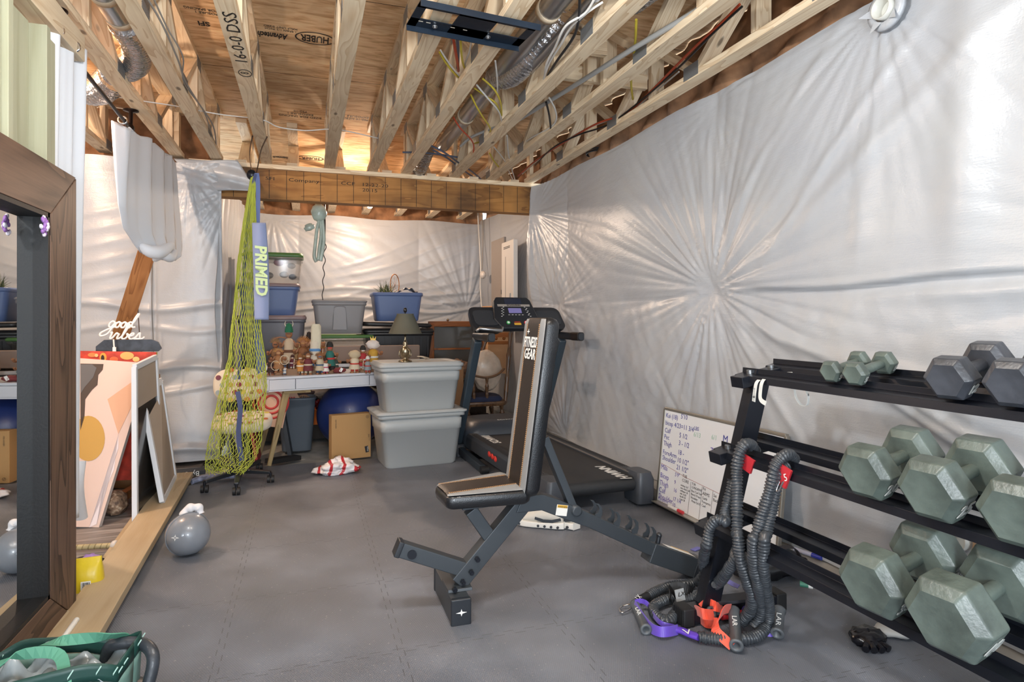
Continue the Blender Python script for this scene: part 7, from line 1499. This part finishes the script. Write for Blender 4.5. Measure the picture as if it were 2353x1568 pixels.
cable('black cable hanging across the white cables', [(1332, -10, 2.60), (1330, 40, 2.58), (1318, 85, 2.57), (1280, 140, 2.57), (1255, 180, 2.58)], .007, CB_)
cable('black cable under the middle right truss', [(1255, 235, 2.60), (1262, 265, 2.58), (1266, 300, 2.56)], .007, CB_)
cable('white cable curling under the middle right truss', [(1262, 225, 2.60), (1275, 250, 2.58), (1278, 275, 2.57), (1262, 295, 2.57), (1210, 325, 2.62), (1190, 360, 2.62)], .006, CW)
cable('yellow cable between the two right trusses', [(1462, 45, 2.66), (1460, 90, 2.62), (1455, 140, 2.62), (1450, 190, 2.62), (1454, 228, 2.64)], .007, CYL)
cable('orange red cable sweeping along the outermost right truss', [(1700, 10, 2.64), (1660, 50, 2.62), (1600, 105, 2.62), (1540, 165, 2.62), (1490, 215, 2.62), (1440, 260, 2.62), (1370, 285, 2.62), (1300, 325, 2.62), (1230, 370, 2.64), (1190, 405, 2.64)], .007, CO)
cable('black cable sweeping beside the orange red one', [(1705, 15, 2.62), (1640, 75, 2.61), (1560, 155, 2.61), (1480, 225, 2.61), (1400, 285, 2.60), (1330, 310, 2.60), (1270, 340, 2.60), (1230, 380, 2.62)], .006, CB_)
cable('white cable beside the orange red sweep', [(1560, 165, 2.64), (1500, 215, 2.64), (1440, 260, 2.64), (1340, 300, 2.66), (1260, 350, 2.66), (1200, 400, 2.66)], .005, CW)
cable('blue grey pipe crossing low near the beam', [(990, 335, 2.60), (1020, 350, 2.60), (1055, 375, 2.62), (1085, 395, 2.64), (1105, 412, 2.62)], .008, CBL)
cable('second blue grey pipe crossing low near the beam', [(995, 345, 2.64), (1030, 365, 2.62), (1062, 390, 2.62), (1095, 412, 2.62)], .008, CBL)
cable('blue grey pipe running level behind the left right trusses', [(925, 350, 2.66), (985, 352, 2.66), (1070, 364, 2.66)], .008, CBL)
cable('yellow cable end dangling above the beam', [(1125, 352, 2.60), (1135, 370, 2.58), (1148, 386, 2.58)], .006, CYL)
cable('pair of white cables dangling above the beam', [(1165, 312, 2.60), (1168, 350, 2.58), (1175, 385, 2.58), (1183, 412, 2.58)], .006, CW)
cable('white cable slanting down to the beam', [(1135, 338, 2.60), (1160, 370, 2.58), (1172, 400, 2.58), (1178, 412, 2.58)], .005, CW)
m = MB(); cc_ = PX(1368, 350, Z=2.62)
pts = [cc_+Vector((.07*math.cos(a)*(1+.02*math.sin(a*3.1)), .11*math.sin(a), .012*math.sin(a*.37))) for a in [k*.35 for k in range(90)]]
m.tube(pts, .005, 6); build(m, 'cable_coil', CB_, label='coiled black cable tucked above the plastic wall', cat='cable')
m = MB(); m.box(PX(940, 477, Y=7.3)+Vector((0, 0, 0)), (.02, .02, .02)); m.lathe([(.11, 0), (.115, .02), (.10, .045), (0, .05)], PX(940, 474, Y=7.2), 28); build(m, 'ceiling_fixture', M('porcelain', 'e1ddd5', .3), label='round white ceiling fixture to the right of the lit bulb', cat='light fixture')
